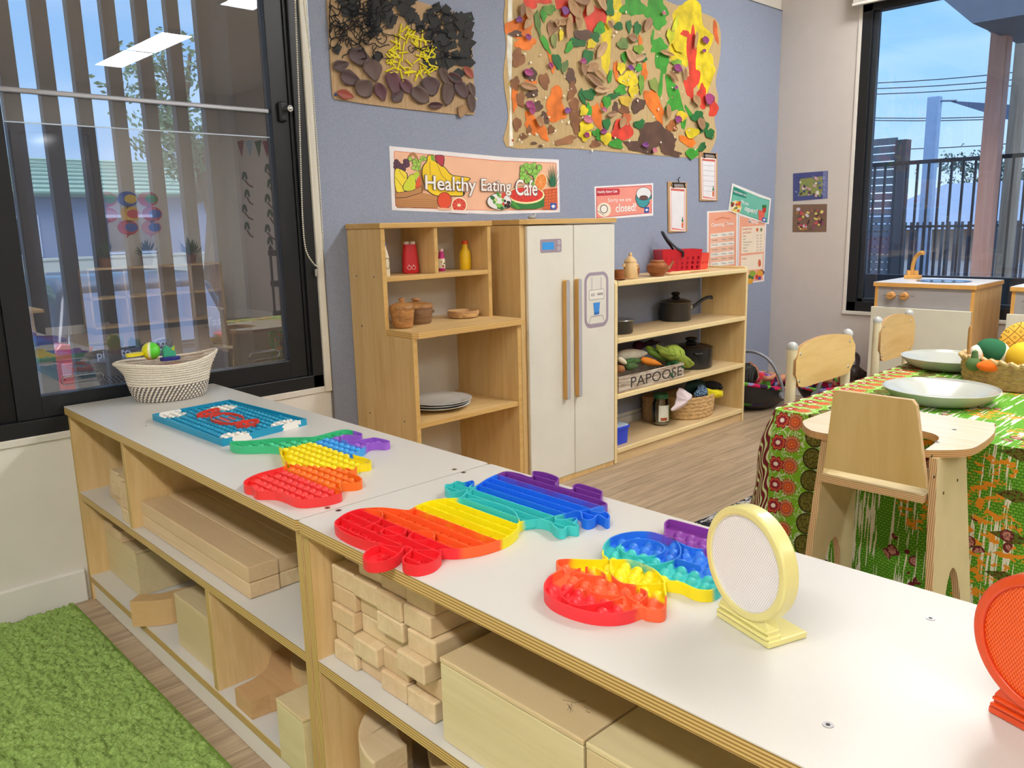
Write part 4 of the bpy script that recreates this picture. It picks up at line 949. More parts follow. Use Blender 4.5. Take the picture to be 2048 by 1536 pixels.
S.poly('#eef0f0', [(1545, 400), (1830, 515), (1955, 562), (1930, 832), (1860, 815), (1503, 690)]); S.poly('#2f8f80', [(1560, 432), (1830, 548), (1938, 580), (1915, 815), (1860, 800), (1522, 680)]); S.poly('#6fc0ae', [(1564, 438), (1830, 554), (1932, 585), (1910, 808), (1862, 794), (1528, 675)])
S.poly('#1f8a78', [(1558, 445), (1590, 450), (1690, 500), (1700, 520), (1690, 560), (1545, 520)])
S.ell('#e9e2cc', 1582, 650, 62, 68); rd4 = random.Random(9)
for _ in range(22): S.ell(rd4.choice(['#d04a32', '#e8a23a', '#4a8a3a', '#7a2f2c', '#f0d060']), 1582+rd4.uniform(-44, 44), 650+rd4.uniform(-48, 48), 15, 13, n=9)
S.poly('#e06a5a', [(1815, 680), (1885, 695), (1875, 800), (1820, 790)]); S.ell('#c23a34', 1880, 680, 20, 34); S.poly('#2c7a3c', [(1855, 630), (1900, 630), (1905, 655), (1860, 660)]); S.poly('#2f57b0', [(1858, 760), (1902, 768), (1900, 812), (1856, 802)]); S.ell('#eef2fa', 1879, 786, 14, 12)
S.build('printed_sheet', t)
S.text('Healthy Eating Cafe', wh2, (1556, 500), (1688, 548), 30, t, .02); S.text('We are', wh2, (1630, 610), (1712, 640), 40, t, .01); S.text('open!', wh2, (1668, 705), (1800, 745), 74, t, .02)
S = Z6(); t = thing('opening_times_poster', 'peach poster listing Opening Times on the blue wall behind the red basket', 'poster', (4.2, -.01, .95))
S.poly('#f1edf0', [(1282, 697), (1500, 683), (1610, 680), (1600, 1300), (1282, 1330)]); S.poly('#eea98e', [(1300, 712), (1590, 695), (1585, 1290), (1298, 1300)])
tr_ = flat('#5f5a60', .6, var=0)
days = ['Monday', 'Tuesday', 'Wednesday', 'Thursday', 'Friday', 'Saturday', 'Sunday']
for i, d in enumerate(days):
    y0 = 935+i*50
    S.poly('#f1ece4' if i % 2 == 0 else '#f1c4ac', [(1318, y0), (1565, y0-30), (1565, y0+14), (1318, y0+46)])
S.poly('#d87a5c', [(1360, 785), (1440, 755), (1525, 770), (1520, 780), (1440, 768), (1365, 793)]); S.build('printed_sheet', t)
S.text('Opening Times', wh2, (1325, 870), (1560, 850), 50, t, .01)
for i, d in enumerate(days): S.text(d, tr_, (1326, 968+i*50), (1392, 960+i*50), 26, t, 0); S.text('9:00am - 5:00pm', tr_, (1432, 958+i*50), (1558, 944+i*50), 22, t, 0)
S = Z6(); t = thing('menu_poster', 'peach menu poster beside the opening times on the blue wall near the corner', 'poster', (4.35, -.01, .9)); S.y = WY-.0005
S.poly('#f1edf0', [(1615, 720), (1905, 800), (1880, 1430), (1715, 1455), (1600, 1460)]); S.poly('#eea98e', [(1625, 745), (1890, 815), (1868, 1420), (1610, 1440)])
S.poly('#f4e6d2', [(1645, 860), (1885, 845), (1875, 1120), (1640, 1140)]); S.poly('#f4e6d2', [(1640, 1165), (1868, 1140), (1862, 1300), (1636, 1320)]); 
for a, b, c in ((1740, 1390, '#3f6a34'), (1760, 1350, '#8ca83a'), (1820, 1385, '#c8382f'), (1850, 1340, '#6a3a4a'), (1730, 1430, '#d8a02c'), (1835, 1345, '#e0a23a')): S.ell(c, a, b, 34, 30)
S.ell('#d86a4a', 1832, 1240, 16, 40); S.ell('#d8663c', 1808, 890, 12, 20); S.ell('#7a8a6a', 1850, 890, 12, 20); S.ell('#2f57b0', 1832, 1400, 15, 15)
S.build('printed_sheet', t)
S.text('Menu', wh2, (1712, 820), (1812, 830), 46, t, .01); S.text('Sandwiches', flat('#c8503c', .6, var=0), (1655, 895), (1750, 888), 24, t, 0); S.text('and Salads', flat('#c8503c', .6, var=0), (1655, 932), (1742, 925), 22, t, 0)
for i, (d, w_) in enumerate((('Egg', 30), ('Ham', 30), ('Cheese and Ham', 90), ('Vegetable', 62), ('Salad', 34), ('Tomato', 50))): S.text(d, tr_, (1658, 966+i*31), (1658+w_, 962+i*31), 14, t, 0); S.text('£2', tr_, (1800, 956+i*31), (1818, 955+i*31), 14, t, 0); S.text('£3', tr_, (1836, 954+i*31), (1854, 953+i*31), 14, t, 0)
S.text('Drinks', flat('#c8303f', .6, var=0), (1648, 1205), (1692, 1200), 20, t, 0)
# ---------------------------------------------------------------- clipboards
def clipb(label, q, lines):
    """q: px quad of board tl,tr,br,bl"""
    S = Z6(); P = [S.w(*p) for p in q]; t = thing('clipboard', label, 'clipboard', (P[0][0], WY, P[0][1]))
    MB().prism(P, WY-.006, WY-.001, 'y').build('board', wood('#c9a278', '#b58d62', 'z', .6), t, bevel=.002)
    S.y = WY-.0065
    (ax, ay), (bx, by), (cx, cy_), (dx, dy) = q; L = lambda u, v: (ax+(bx-ax)*u+(dx-ax)*v, ay+(by-ay)*u+(dy-ay)*v)
    S.poly('#f0eaea', [L(.14, .10), L(.97, .11), L(.93, .965), L(.16, .955)]); S.poly('#e07a6a', [L(.19, .13), L(.92, .14), L(.89, .945), L(.21, .93)]); S.poly('#e9e9f0', [L(.21, .17), L(.89, .18), L(.86, .93), L(.23, .90)])
    for k in range(lines): v = .26+k*.105; S.line('#8f94a8', [L(.24, v), L(.88, v+.01)], 3)
    S.ell('#d8703c', *L(.78, .84), 10, 34); S.poly('#2c6a44', [L(.73, .77), L(.79, .66), L(.84, .78)])
    S.build('paper', t); S.text('Customer Order', flat('#c8303f', .6, var=0), L(.26, .165), L(.86, .175), 16, t, 0, lift=2)
    c0 = Vector((*S.w(*L(.55, .07)),)); w_ = abs(P[1][0]-P[0][0])
    MB().box(c0[0]-w_*.3, c0[0]+w_*.3, WY-.012, WY-.006, c0[1]-.006, c0[1]+.012).build('clip_plate', flat('#c9b7ae', .3, .6, var=0), t, bevel=.002)
    c = MB(); c.cyl((c0[0]-w_*.33, WY-.015, c0[1]+.012), (c0[0]+w_*.33, WY-.015, c0[1]+.012), .0035, n=10); c.tube([(c0[0]-w_*.28, WY-.014, c0[1]+.01), (c0[0]-w_*.3, WY-.018, c0[1]-.006)], .003, n=6).tube([(c0[0]+w_*.28, WY-.014, c0[1]+.01), (c0[0]+w_*.3, WY-.018, c0[1]-.006)], .003, n=6)
    c.sph((c0[0]-w_*.3, WY-.018, c0[1]-.008), .005, 8, 6).sph((c0[0]+w_*.3, WY-.018, c0[1]-.008), .005, 8, 6)
    c.build('clip_wire', flat('#16161a', .3, .5, var=0), t, smooth=True); return t, c0
t, c0 = clipb('wooden clipboard hanging just right of the closed sign', [(862, 385), (1062, 392), (1066, 910), (868, 922)], 0)
MB().tube([(c0[0]+.004, WY-.012, c0[1]+.015), (c0[0]+.002, WY-.008, c0[1]+.035), (c0[0]+.012, WY-.012, c0[1]+.042)], .0025, n=6).build('hanging_hook', flat('#16161a', .4), t)
clipb('wooden clipboard with ruled lines hanging under the corner of the painted paper', [(1192, 75), (1382, 85), (1386, 588), (1198, 588)], 6)
# ---------------------------------------------------------------- two photos on the right wall (crop 1300,0 scale 2.738)
for nm, q, cols, lb in (('upper', [(783, 950), (975, 935), (972, 1087), (783, 1102)], ['#8a9a4a', '#5a6a9a', '#c8a0a8', '#4a3a4a', '#7a8a5a', '#dcd8d0', '#3f4f8a'], 'blue-bordered photo print of children at craft, upper of the two on the white wall'),
                        ('lower', [(783, 1120), (970, 1117), (966, 1270), (780, 1272)], ['#b07a4a', '#c8c0d0', '#4a2a3a', '#d8c870', '#c05060', '#6a5a4a', '#8a4a6a'], 'brown-toned photo print of a painted mat, lower of the two on the white wall')):
    S = Sheet(1300, 0, 2.738, XR-.001, .00015, 'x'); P0 = S.w(*q[0]); t = thing('photo_print', lb, 'photo', (XR-.001, P0[0], P0[1]))
    S.poly('#4a5088' if nm == 'upper' else '#7a6050', q); rd5 = random.Random(3 if nm == 'upper' else 8)
    if nm == 'upper': S.poly('#8c9158', [(820, 980), (945, 965), (943, 1062), (820, 1075)]); S.poly('#7078a8', [(948, 938), (972, 936), (970, 1086), (946, 1088)])
    for _ in range(46):
        a = rd5.uniform(q[0][0]+14, q[1][0]-14); b = rd5.uniform(q[0][1]+16, q[2][1]-14)
        if nm == 'upper' and (a < 822 or a > 942): S.ell('#9aa0c8', a, b, 5, 3, rd5.uniform(0, 90), 7); S.k -= 1; continue
        S.ell(rd5.choice(cols), a, b, rd5.uniform(5, 14), rd5.uniform(4, 10), rd5.uniform(0, 180), 9)
    S.build('printed_photo', t)
# ================================================================ WOODEN BLOCKS IN THE STORAGE SHELVES
def blockmat(c1, c2, axis, rough=.5):
    t = NT('block_timber_'+axis+c1[1:]); s = {'x': (1.5, 20, 20), 'y': (20, 1.5, 20), 'z': (20, 20, 1.5)}[axis]
    oi = t.n('ObjectInfo'); off = t.n('VectorMath', {0: t.co(), 1: oi.outputs['Random']}, operation='ADD').outputs[0]
    g = t.noise(2.5, t.map(s, src=off), 5, .6, .6)
    c = t.ramp(g, [(.15, c2), (.7, c1)]); c = t.mix(t.math('MULTIPLY', oi.outputs['Random'], .6), c, '#c9a983'); t.base(c); t.bump(g, .0005, .2); return t.p(rough, 0, .35)
mb_x = blockmat('#e2cfaa', '#cdb287', 'x'); mb_y = blockmat('#e2cfaa', '#cdb287', 'y'); 
mb_h = blockmat('#dcd1a6', '#cfc192', 'y', .4)
def block(dx, dy, dz, mat, name='wooden_block', bev=.003):
    return MB().box(-dx/2, dx/2, -dy/2, dy/2, 0, dz).build(name, mat, bevel=bev)
def place(proto, used, name, x, y, z, rz, label, group, cat='block'):
    if proto.name not in used: used.add(proto.name); o = proto
    else: o = proto.copy(); COL.objects.link(o)
    o.location = (x, y, z); o.rotation_euler = (0, 0, rz); tag(o, label, cat, group); return o
used = set(); rd = random.Random(21)
u = block(.14, .0695, .0345, mb_x); dbl = block(.28, .0695, .0345, mb_x, 'long_wooden_block')
# stack in the nearest shelf (front faces to -x)
ys = [-1.420, -1.4905, -1.562, -1.6345]
for k in range(6):
    z = .3428+.0352*k
    sh = [(.0, 0), (.002, .004), (-.002, -.006), (.004, .004), (.0, -.004), (.003, .002)][k][0]
    for i, y in enumerate(ys):
        xf = .672+rd.uniform(-.006, .014)-(.012 if i == 3 and k in (0, 2, 4) else 0)
        yy = y+(-.010 if k in (1, 3) and i == 3 else 0)+(.0 if i else 0)
        if k == 5 and i == 0: xf += .02
        L = .28 if i == 3 else .14
        P = dbl if i == 3 else u
        lab = ('maple block of the neat stack in its column touching the large hollow box' if i == 3 else 'maple block of the neat stack filling the near shelf beside its side panel')
        place(P, used, '', xf+L/2, yy, z, rd.uniform(-.015, .015), lab, 'blocks stacked beside the hollow box' if i == 3 else 'blocks stacked beside the side panel')
# back row seen above / between
for k in range(3, 6):
    for y in ys[:3]: place(u, used, '', .672+.15+.07, y, .3428+.0352*k, 0, 'maple block in the rear row of the near shelf stack', 'rear row of the near block stack')
# stack in the far cell
for k in range(3):
    for i, y in enumerate((-.401, -.329, -.257, -.185)):
        if k == 2 and i == 3: continue
        xf = .652+.012*i+rd.uniform(-.004, .008)
        place(u, used, '', xf+.07, y, .3428+.0352*k, rd.uniform(-.02, .02), 'small maple block stacked in the top compartment nearest the window wall', 'blocks in the top corner compartment')
        if k == 2: place(u, used, '', xf+.07+.143, y, .3428+.0352*k, 0, 'small maple block in the rear row of the top compartment nearest the window wall', 'rear blocks in the top corner compartment')
# long planks
pl = block(.0695, .598, .0345, mb_y, 'wooden_plank', .003)
for k in range(2):
    for i in range(3):
        place(pl, used, '', .7035+.0706*i, -.762+(0.003 if i == 1 else 0), .3428+.0352*k, 0, ['long wooden plank of the lower layer in the wide top compartment', 'long wooden plank of the upper layer in the wide top compartment'][k], ['lower planks', 'upper planks'][k]+' in the wide compartment', 'plank')
# hollow boxes
def hollow(dx, dy, dz, loc, label, group=None, name='hollow_block'):
    t = thing(name, label, 'block', loc, group=group)
    MB().box(-dx/2, dx/2, -dy/2, dy/2, .0, dz-.009).build('box_body', mb_h, t, w=False, bevel=.0015)
    MB().box(-dx/2-.0008, dx/2+.0008, -dy/2-.0008, dy/2+.0008, dz-.0085, dz).build('lid_panel', mb_h, t, w=False, bevel=.002)
    return t
b1_ = hollow(.28, .275, .134, (.657+.14, -1.844, .3427), 'large hollow plywood box with scribble marks on its lid, right of the block stack')
sc_ = flat('#4a4640', .8, var=0)
for pts in ([(1135, 1408), (1142, 1420), (1138, 1412), (1146, 1424), (1134, 1421), (1148, 1412), (1140, 1426), (1144, 1406), (1136, 1418)], [(1168, 1414), (1178, 1419), (1170, 1421), (1180, 1427), (1172, 1424)], [(1125, 1400), (1150, 1406), (1172, 1402)]):
    MB().tube([at(a, b, 'z', .4763) for a, b in pts], .0006, n=4).build('pencil_scribble', sc_, b1_)
hollow(.28, .275, .134, (.657+.14, -2.124, .3427), 'second large hollow plywood box, cut off by the bottom edge')
hollow(.28, .256, .134, (.697+.14, -.153, .0787), 'hollow plywood box on the bottom shelf with two small blocks on it')
hollow(.28, .196, .139, (.667+.14, -.731, .0787), 'tall hollow plywood box against the lower divider')
hollow(.14, .10, .13, (.70, -1.272, .0787), 'narrow hollow plywood box against the side panel by the seam')
place(u, used, '', .705+.06, -.066, .2125, .05, 'small block lying on the hollow box, the one nearest the window wall', None)
place(u, used, '', .690+.07, -.150, .2125, 0, 'small block overhanging the hollow box under the middle shelf', None)
# curved block standing over the shelf lip
m_c = blockmat('#dcb877', '#caa15c', 'x')
def curved(name, label, outer, inner, z0, z1, mat, group=None):
    pts = [tuple(p) for p in smooth_pts(outer, 6, False)]+[tuple(p) for p in smooth_pts(inner, 6, False)][::1]
    cx = sum(p[0] for p in pts)/len(pts); cy = sum(p[1] for p in pts)/len(pts)
    o = MB().prism([(p[0]-cx, p[1]-cy) for p in pts], 0, z1-z0, 'z').build(name, mat, bevel=.003)
    o.location = (cx, cy, z0); return tag(o, label, 'block', group)
curved('curved_block', 'curved yellow-toned block sticking out over the shelf lip', [(.617, -.452), (.655, -.488), (.700, -.514), (.735, -.512)], [(.765, -.482), (.735, -.470), (.690, -.460), (.650, -.425)], .079, .150, m_c)
# switch block (stem flaring into two arms)
st = [(.648, -1.062), (.648, -.990), (.70, -.972), (.745, -.945), (.775, -.908), (.845, -.908), (.86, -.96)]
ot = [(.86, -1.10), (.845, -1.16), (.775, -1.163), (.745, -1.11), (.70, -1.078), (.648, -1.062)]
pts = [(.648, -1.064), (.648, -.990)]+[tuple(p) for p in smooth_pts([(.69, -.986), (.735, -.965), (.765, -.925), (.775, -.912)], 5, False)]+[(.85, -.912), (.85, -1.160), (.775, -1.160)]+[tuple(p) for p in smooth_pts([(.765, -1.130), (.735, -1.088), (.69, -1.068)], 5, False)]
cx, cy = .75, -1.04
o = MB().prism([(p[0]-cx, p[1]-cy) for p in pts], 0, .042, 'z').build('flared_block', blockmat('#cfa878', '#b98e5c', 'y'), bevel=.003); o.location = (cx, cy, .0788); tag(o, 'wooden block flaring from a stem into two arms on the bottom shelf', 'block')
hp = [(0.05*cos(a), .05*sin(a)) for a in [pi*k/12-pi/2 for k in range(13)]]
o = MB().prism([(-.0+p[0]*1.0, p[1]*1.25) for p in hp], 0, .042, 'z').build('half_round_block', blockmat('#cdb38a', '#b99a6e', 'x')); o.location = (.80, -1.065, .1205); o.rotation_euler = (0, 0, R_(160)); tag(o, 'half round block lying on the flared block', 'block')
# arches in the lower part of the nearest shelf
def arc_pts(cx, cy, r0, r1, a0, a1, n=14):
    return [(cx+r1*cos(a0+(a1-a0)*k/n), cy+r1*sin(a0+(a1-a0)*k/n)) for k in range(n+1)]+[(cx+r0*cos(a1-(a1-a0)*k/n), cy+r0*sin(a1-(a1-a0)*k/n)) for k in range(n+1)]
def arcblock(cx, cy, r0, r1, a0, a1, z0, label, name='quarter_arch_block', h=.0345, g=None):
    o = MB().prism([(p[0]-cx, p[1]-cy) for p in arc_pts(cx, cy, r0, r1, a0, a1)], 0, h, 'z').build(name, mb_y, bevel=.003); o.location = (cx, cy, z0); return tag(o, label, 'block', g)
lb = ['curved block at the bottom of the arch stack in the nearest shelf', 'curved block second from the bottom of the arch stack', 'curved block under the topmost one of the arch stack in the nearest shelf', 'topmost curved block of the stack under the middle shelf']
for k in range(4):
    arcblock(.800, -1.53, .085, .155, pi*.56+(.0 if k < 3 else .05), pi*1.0, .0788+.0352*k, lb[k], 'curved_block', g=None)
arcblock(.83, -1.62, .07, .14, pi*.5, pi*1.02, .0788, 'half arch block standing behind the arch stack in the nearest shelf')
place(u, used, '', .80, -1.60, .1135, .7, 'small block lying inside the arch stack of the nearest shelf', None)
place(u, used, '', .80, -1.53, .150, 1.0, 'small dark-edged block leaning in the arch stack', None)
# ================================================================ BUBBLE TOYS ON THE SHELF TOP
def rainbow(name, stops, axis='X', green=None, rough=.42, wedge=None):
    """silicone dyed in bands across the toy; stops=[(position in m, colour)...] world axis, edges slightly wavy"""
    t = NT(name); g = t.n('NewGeometry'); sp = t.sep(g.outputs['Position']); n = t.noise(28, g.outputs['Position'], 2)
    v = t.math('ADD', sp[axis], t.math('MULTIPLY', t.math('SUBTRACT', n, .5), .012))
    a, b = stops[0][0]-.02, stops[-1][0]+.06
    f = t.math('DIVIDE', t.math('SUBTRACT', v, a), b-a)
    rs = []
    for i, (p, c) in enumerate(stops): rs.append(((p-a)/(b-a)-.008 if i else 0, stops[i-1][1] if i else c)); rs.append(((p-a)/(b-a)+.008 if i else .001, c))
    c = t.ramp(f, rs)
    if wedge:
        w = t.math('ADD', v, t.math('MULTIPLY', sp['Y'], wedge[1])); c = t.mix(t.math('MULTIPLY', t.math('GREATER_THAN', v, wedge[0]), t.math('LESS_THAN', w, wedge[0+2]-0)), c, wedge[3])
    if green:
        ax, val, col = green; m = t.math('GREATER_THAN', t.math('ADD', sp[ax], t.math('MULTIPLY', t.math('SUBTRACT', n, .5), .012)), val); c = t.mix(m, c, col)
    t.base(c); return t.p(rough, 0, .45, Subsurface_Weight=0.0)
def inpoly(p, poly):
    x, y = p; c = False; n = len(poly)
    for i in range(n):
        x1, y1 = poly[i]; x2, y2 = poly[i-1]
        if (y1 > y) != (y2 > y) and x < (x2-x1)*(y-y1)/(y2-y1)+x1: c = not c
    return c
def inset(poly, d):
    n = len(poly); A = sum(poly[i-1][0]*poly[i][1]-poly[i][0]*poly[i-1][1] for i in range(n)); sg = 1 if A > 0 else -1; out = []
    for i in range(n):
        p0, p1, p2 = Vector(poly[i-1]), Vector(poly[i]), Vector(poly[(i+1) % n])
        a, b = (p1-p0), (p2-p1)
        a = a.normalized() if a.length > 1e-9 else b.normalized(); b = b.normalized() if b.length > 1e-9 else a
        na, nb = Vector((-a.y, a.x))*sg, Vector((-b.y, b.x))*sg; m = na+nb
        m = m.normalized() if m.length > .2 else na; k = max(.5, m.dot(na)); out.append(tuple(p1+m*(d/k)))
    return out
TZ = .6003; HR = .0165
def dist_edge(p, poly):
    P = Vector(p); best = 9
    for i in range(len(poly)):
        a, b = Vector(poly[i-1]), Vector(poly[i]); ab = b-a; t = max(0, min(1, (P-a).dot(ab)/(ab.length_squared+1e-12))); best = min(best, (P-a-ab*t).length)
    return best
def rib(mb, a, b, th, z0, z1):
    a, b = Vector(a), Vector(b); d = (b-a)
    if d.length < .004: return
    n = Vector((-d.y, d.x)).normalized()*th/2; mb.prism([tuple(a+n), tuple(a-n), tuple(b-n), tuple(b+n)], z0, z1, 'z')
def popit(name, label, poly, mat, pitch, down=False, ribs='y', x0=None, extra=(), skip=(), cat='bubble toy', br=.42):
    cx = sum(p[0] for p in poly)/len(poly); cy = sum(p[1] for p in poly)/len(poly)
    t = thing(name, label, cat, (cx, cy, TZ))
    inn = inset(poly, .0024)
    MB().prism(inset(poly, .001), TZ, TZ+.0045, 'z').build('base_sheet', mat, t)
    MB().ring(poly, inn, TZ, TZ+HR, ax='z').build('rim', mat, t, smooth=True, ang=50)
    xs = [p[0] for p in poly]; ysl = [p[1] for p in poly]; rb = MB(); bb = MB()
    X = (x0 if x0 is not None else min(xs)); k = 0; lines = []
    while X < max(xs):
        if X > min(xs): lines.append(X)
        X += pitch
    for X in lines:
        cr = sorted([poly[i-1][1]+(poly[i][1]-poly[i-1][1])*(X-poly[i-1][0])/(poly[i][0]-poly[i-1][0]) for i in range(len(poly)) if (poly[i][0] > X) != (poly[i-1][0] > X)])
        if ribs:
            for a, b in zip(cr[::2], cr[1::2]): rib(rb, (X, a+.001), (X, b-.001), .0018, TZ+.004, TZ+HR-(.0012 if down else .0045))
    rows = lines if ribs else lines
    base = [X+pitch/2 for X in ([lines[0]-pitch] if lines else [])+lines]
    r = pitch*br
    for j, X in enumerate(base):
        Y = min(ysl)+(pitch*.5 if j % 2 else pitch*.1)
        while Y < max(ysl):
            p = (X, Y)
            if inpoly(p, poly) and dist_edge(p, poly) > r*.95+.002 and not any(hypot(X-s[0], Y-s[1]) < s[2] for s in skip):
                if down:
                    bb.open_lathe([(r*.92, .0003), (r*.97, .0016), (r*.86, .0016), (r*.80, .0003)], c=(X, Y, TZ+.0045), n=16)
                    bb.open_lathe([(r*.5, .0003), (r*.55, .001), (r*.42, .001), (r*.38, .0003)], c=(X, Y, TZ+.0045), n=12)
                    for q in range(3): a = 2*pi*q/3+j; bb.box(-.0006, .0006, r*.45, r*1.05, .0, .0035, M=Matrix.Translation((X, Y, TZ+.0045)) @ Matrix.Rotation(a, 4, 'Z'))
                else:
                    bb.lathe([(r*1.08, 0), (r*1.0, .0008), (r*.93, r*.35), (r*.72, r*.68), (r*.4, r*.90), (0.0, r*.97)], c=(X, Y, TZ+.0045), n=14)
            Y += pitch*1.02
    for e in extra:
        if e[0] == 'ring': rb.ring(ell(e[1], e[2], e[3], e[4], 40), ell(e[1], e[2], e[3]-.002, e[4]-.002, 40), TZ+.004, TZ+HR-.001)
        else:
            P = [tuple(q) for q in smooth_pts(e[1], 5, False)]
            for a, b in zip(P[:-1], P[1:]): rib(rb, a, b, .002, TZ+.004, TZ+HR-.001)
    if rb.v: rb.build('dividing_ribs', mat, t)
    bb.build('bubbles', mat, t, smooth=True, ang=50)
    return t
def tabpoly(pts, crop, n=4, z=None):
    ox, oy, sc = crop; z = z or TZ+HR
    P = [at(ox+a/sc, oy+b/sc, 'z', z) for a, b in pts]; return [(q.x, q.y) for q in smooth_pts([(p.x, p.y) for p in P], n)]
def tp(a, b, crop): p = at(crop[0]+a/crop[2], crop[1]+b/crop[2], 'z', TZ+HR); return (p.x, p.y)
# --- 1 : dragon-like rainbow toy
C7 = (440, 840, 5.689)
o1 = [(108, 250), (150, 240), (400, 228), (620, 203), (830, 196), (1050, 190), (1180, 160), (1300, 128), (1440, 107), (1600, 143), (1618, 165), (1600, 185), (1480, 172), (1400, 178), (1390, 215), (1450, 235), (1560, 228), (1700, 205), (1770, 198), (1915, 230), (1930, 248), (1880, 264), (1790, 258), (1700, 268), (1650, 310), (1540, 372), (1530, 395), (1620, 420), (1700, 447), (1724, 468), (1690, 495), (1590, 505), (1560, 525), (1545, 560), (1470, 590), (1560, 625), (1612, 660), (1610, 690), (1540, 712), (1400, 722), (1370, 745), (1388, 800), (1360, 840), (1200, 880), (960, 905), (840, 890), (720, 840), (620, 815), (430, 812), (380, 790), (360, 762), (290, 750), (264, 715), (300, 670), (440, 605), (640, 552), (735, 520), (745, 480), (705, 420), (690, 370), (686, 315), (560, 300), (300, 306), (170, 295), (120, 275)]
m1 = rainbow('silicone_rainbow', [(.62, '#ee3a3a'), (.752, '#f2dc12'), (.898, '#3d9fe8'), (.948, '#9a5fd0')], green=('Y', -.949, '#3fbf86'), wedge=(.752, .577, .77-.577*1.064, '#f4731c'))
popit('rainbow_bubble_toy', 'rainbow bubble toy with a green tail and purple legs, next to the blue board', tabpoly(o1, C7, 3), m1, .0215, x0=.668)
# --- 2 : animal-shaped toy popped inwards
C4 = (640, 900, 3.303)
o2 = [(94, 480), (120, 450), (180, 412), (270, 386), (400, 378), (510, 388), (590, 394), (640, 365), (720, 336), (810, 320), (920, 313), (955, 285), (968, 262), (900, 276), (860, 276), (824, 245), (830, 226), (865, 222), (905, 203), (950, 212), (1005, 200), (1020, 215), (990, 245), (1030, 236), (1100, 190), (1180, 155), (1235, 140), (1320, 155), (1395, 178), (1402, 145), (1425, 138), (1500, 150), (1572, 178), (1578, 198), (1560, 228), (1620, 250), (1665, 258), (1672, 232), (1720, 222), (1850, 262), (1868, 285), (1862, 330), (1895, 350), (1890, 370), (1790, 394), (1850, 412), (1885, 405), (1914, 428), (1912, 452), (1890, 458), (1862, 440), (1835, 428), (1815, 450), (1770, 464), (1730, 450), (1722, 415), (1690, 405), (1560, 445), (1600, 458), (1680, 445), (1702, 458), (1680, 482), (1712, 494), (1700, 508), (1640, 502), (1618, 522), (1575, 522), (1540, 500), (1520, 478), (1450, 458), (1325, 474), (1310, 515), (1270, 555), (1200, 592), (1060, 634), (900, 655), (806, 655), (800, 690), (750, 738), (650, 765), (565, 752), (541, 722), (560, 692), (600, 655), (560, 640), (545, 662), (500, 705), (420, 736), (330, 742), (285, 716), (288, 685), (330, 645), (400, 618), (300, 600), (190, 560), (115, 515)]
m2 = rainbow('silicone_rainbow', [(.60, '#ec2833'), (.722, '#f4632c'), (.787, '#f1e213'), (.866, '#3ec6c6'), (.932, '#1f74ea'), (1.008, '#7c3aa0')])
e1 = tp(485, 530, C4); e2 = tp(672, 560, C4)
ex = [('ring', e1[0], e1[1], .021, .021), ('ring', e2[0], e2[1], .021, .021), ('line', [tp(*p, C4) for p in ((600, 396), (750, 330), (950, 315), (1150, 340), (1280, 400), (1320, 470))]), ('line', [tp(*p, C4) for p in ((300, 388), (400, 400), (410, 440), (360, 480), (280, 510))]), ('line', [tp(*p, C4) for p in ((400, 618), (560, 640), (640, 655), (806, 655))]), ('line', [tp(*p, C4) for p in ((1325, 470), (1450, 455), (1600, 420), (1780, 385), (1895, 352))]), ('line', [tp(*p, C4) for p in ((920, 315), (1000, 260), (1100, 195), (1235, 142))])]
popit('rainbow_bubble_toy', 'large animal-shaped rainbow bubble toy with its bubbles pressed in, overhanging the shelf edge', tabpoly(o2, C4, 3), m2, .0225, down=True, x0=.649, extra=ex, skip=[(e1[0], e1[1], .022), (e2[0], e2[1], .022)])
# --- 3 : round-faced toy with raised bubbles
C5 = (1060, 1000, 3.413)
o3 = [(93, 590), (105, 550), (140, 512), (185, 485), (208, 465), (182, 442), (178, 420), (200, 404), (290, 400), (400, 405), (520, 402), (494, 375), (494, 340), (505, 300), (545, 258), (620, 228), (720, 213), (830, 216), (895, 233), (920, 228), (914, 165), (930, 140), (965, 131), (1090, 162), (1240, 205), (1290, 240), (1310, 300), (1330, 420), (1330, 540), (1260, 610), (1160, 615), (1085, 590), (1035, 565), (935, 553), (925, 590), (932, 630), (934, 690), (925, 738), (880, 755), (800, 745), (760, 733), (680, 762), (560, 778), (420, 768), (280, 733), (160, 680), (105, 630)]
m3 = rainbow('silicone_rainbow', [(.62, '#f0323c'), (.748, '#f5673c'), (.806, '#f2df18'), (.862, '#3fc6c4'), (.902, '#2f7fe8'), (.968, '#8a3fa4')])
c = tp(765, 318, C5)
ex = [('ring', c[0], c[1], .034, .034)]+[('line', [tp(*p, C5) for p in q]) for q in (((555, 405), (550, 470), (590, 540), (690, 570), (925, 565)), ((555, 405), (700, 405), (850, 470), (925, 560)), ((290, 480), (360, 455), (450, 455), (510, 510), (400, 505), (290, 480)), ((215, 650), (350, 530), (400, 545), (390, 600), (470, 635), (630, 660), (340, 715), (215, 650)), ((650, 580), (660, 640), (740, 690), (800, 630), (740, 590), (650, 580)), ((740, 425), (860, 435), (1000, 395), (1030, 330), (990, 270), (900, 235)), ((1000, 395), (1160, 440)), ((925, 235), (1100, 320), (1235, 325)))]
popit('rainbow_bubble_toy', 'rainbow bubble toy with a round red face, half behind the yellow disc', tabpoly(o3, C5, 3), m3, .0215, ribs=None, extra=ex, br=.40)
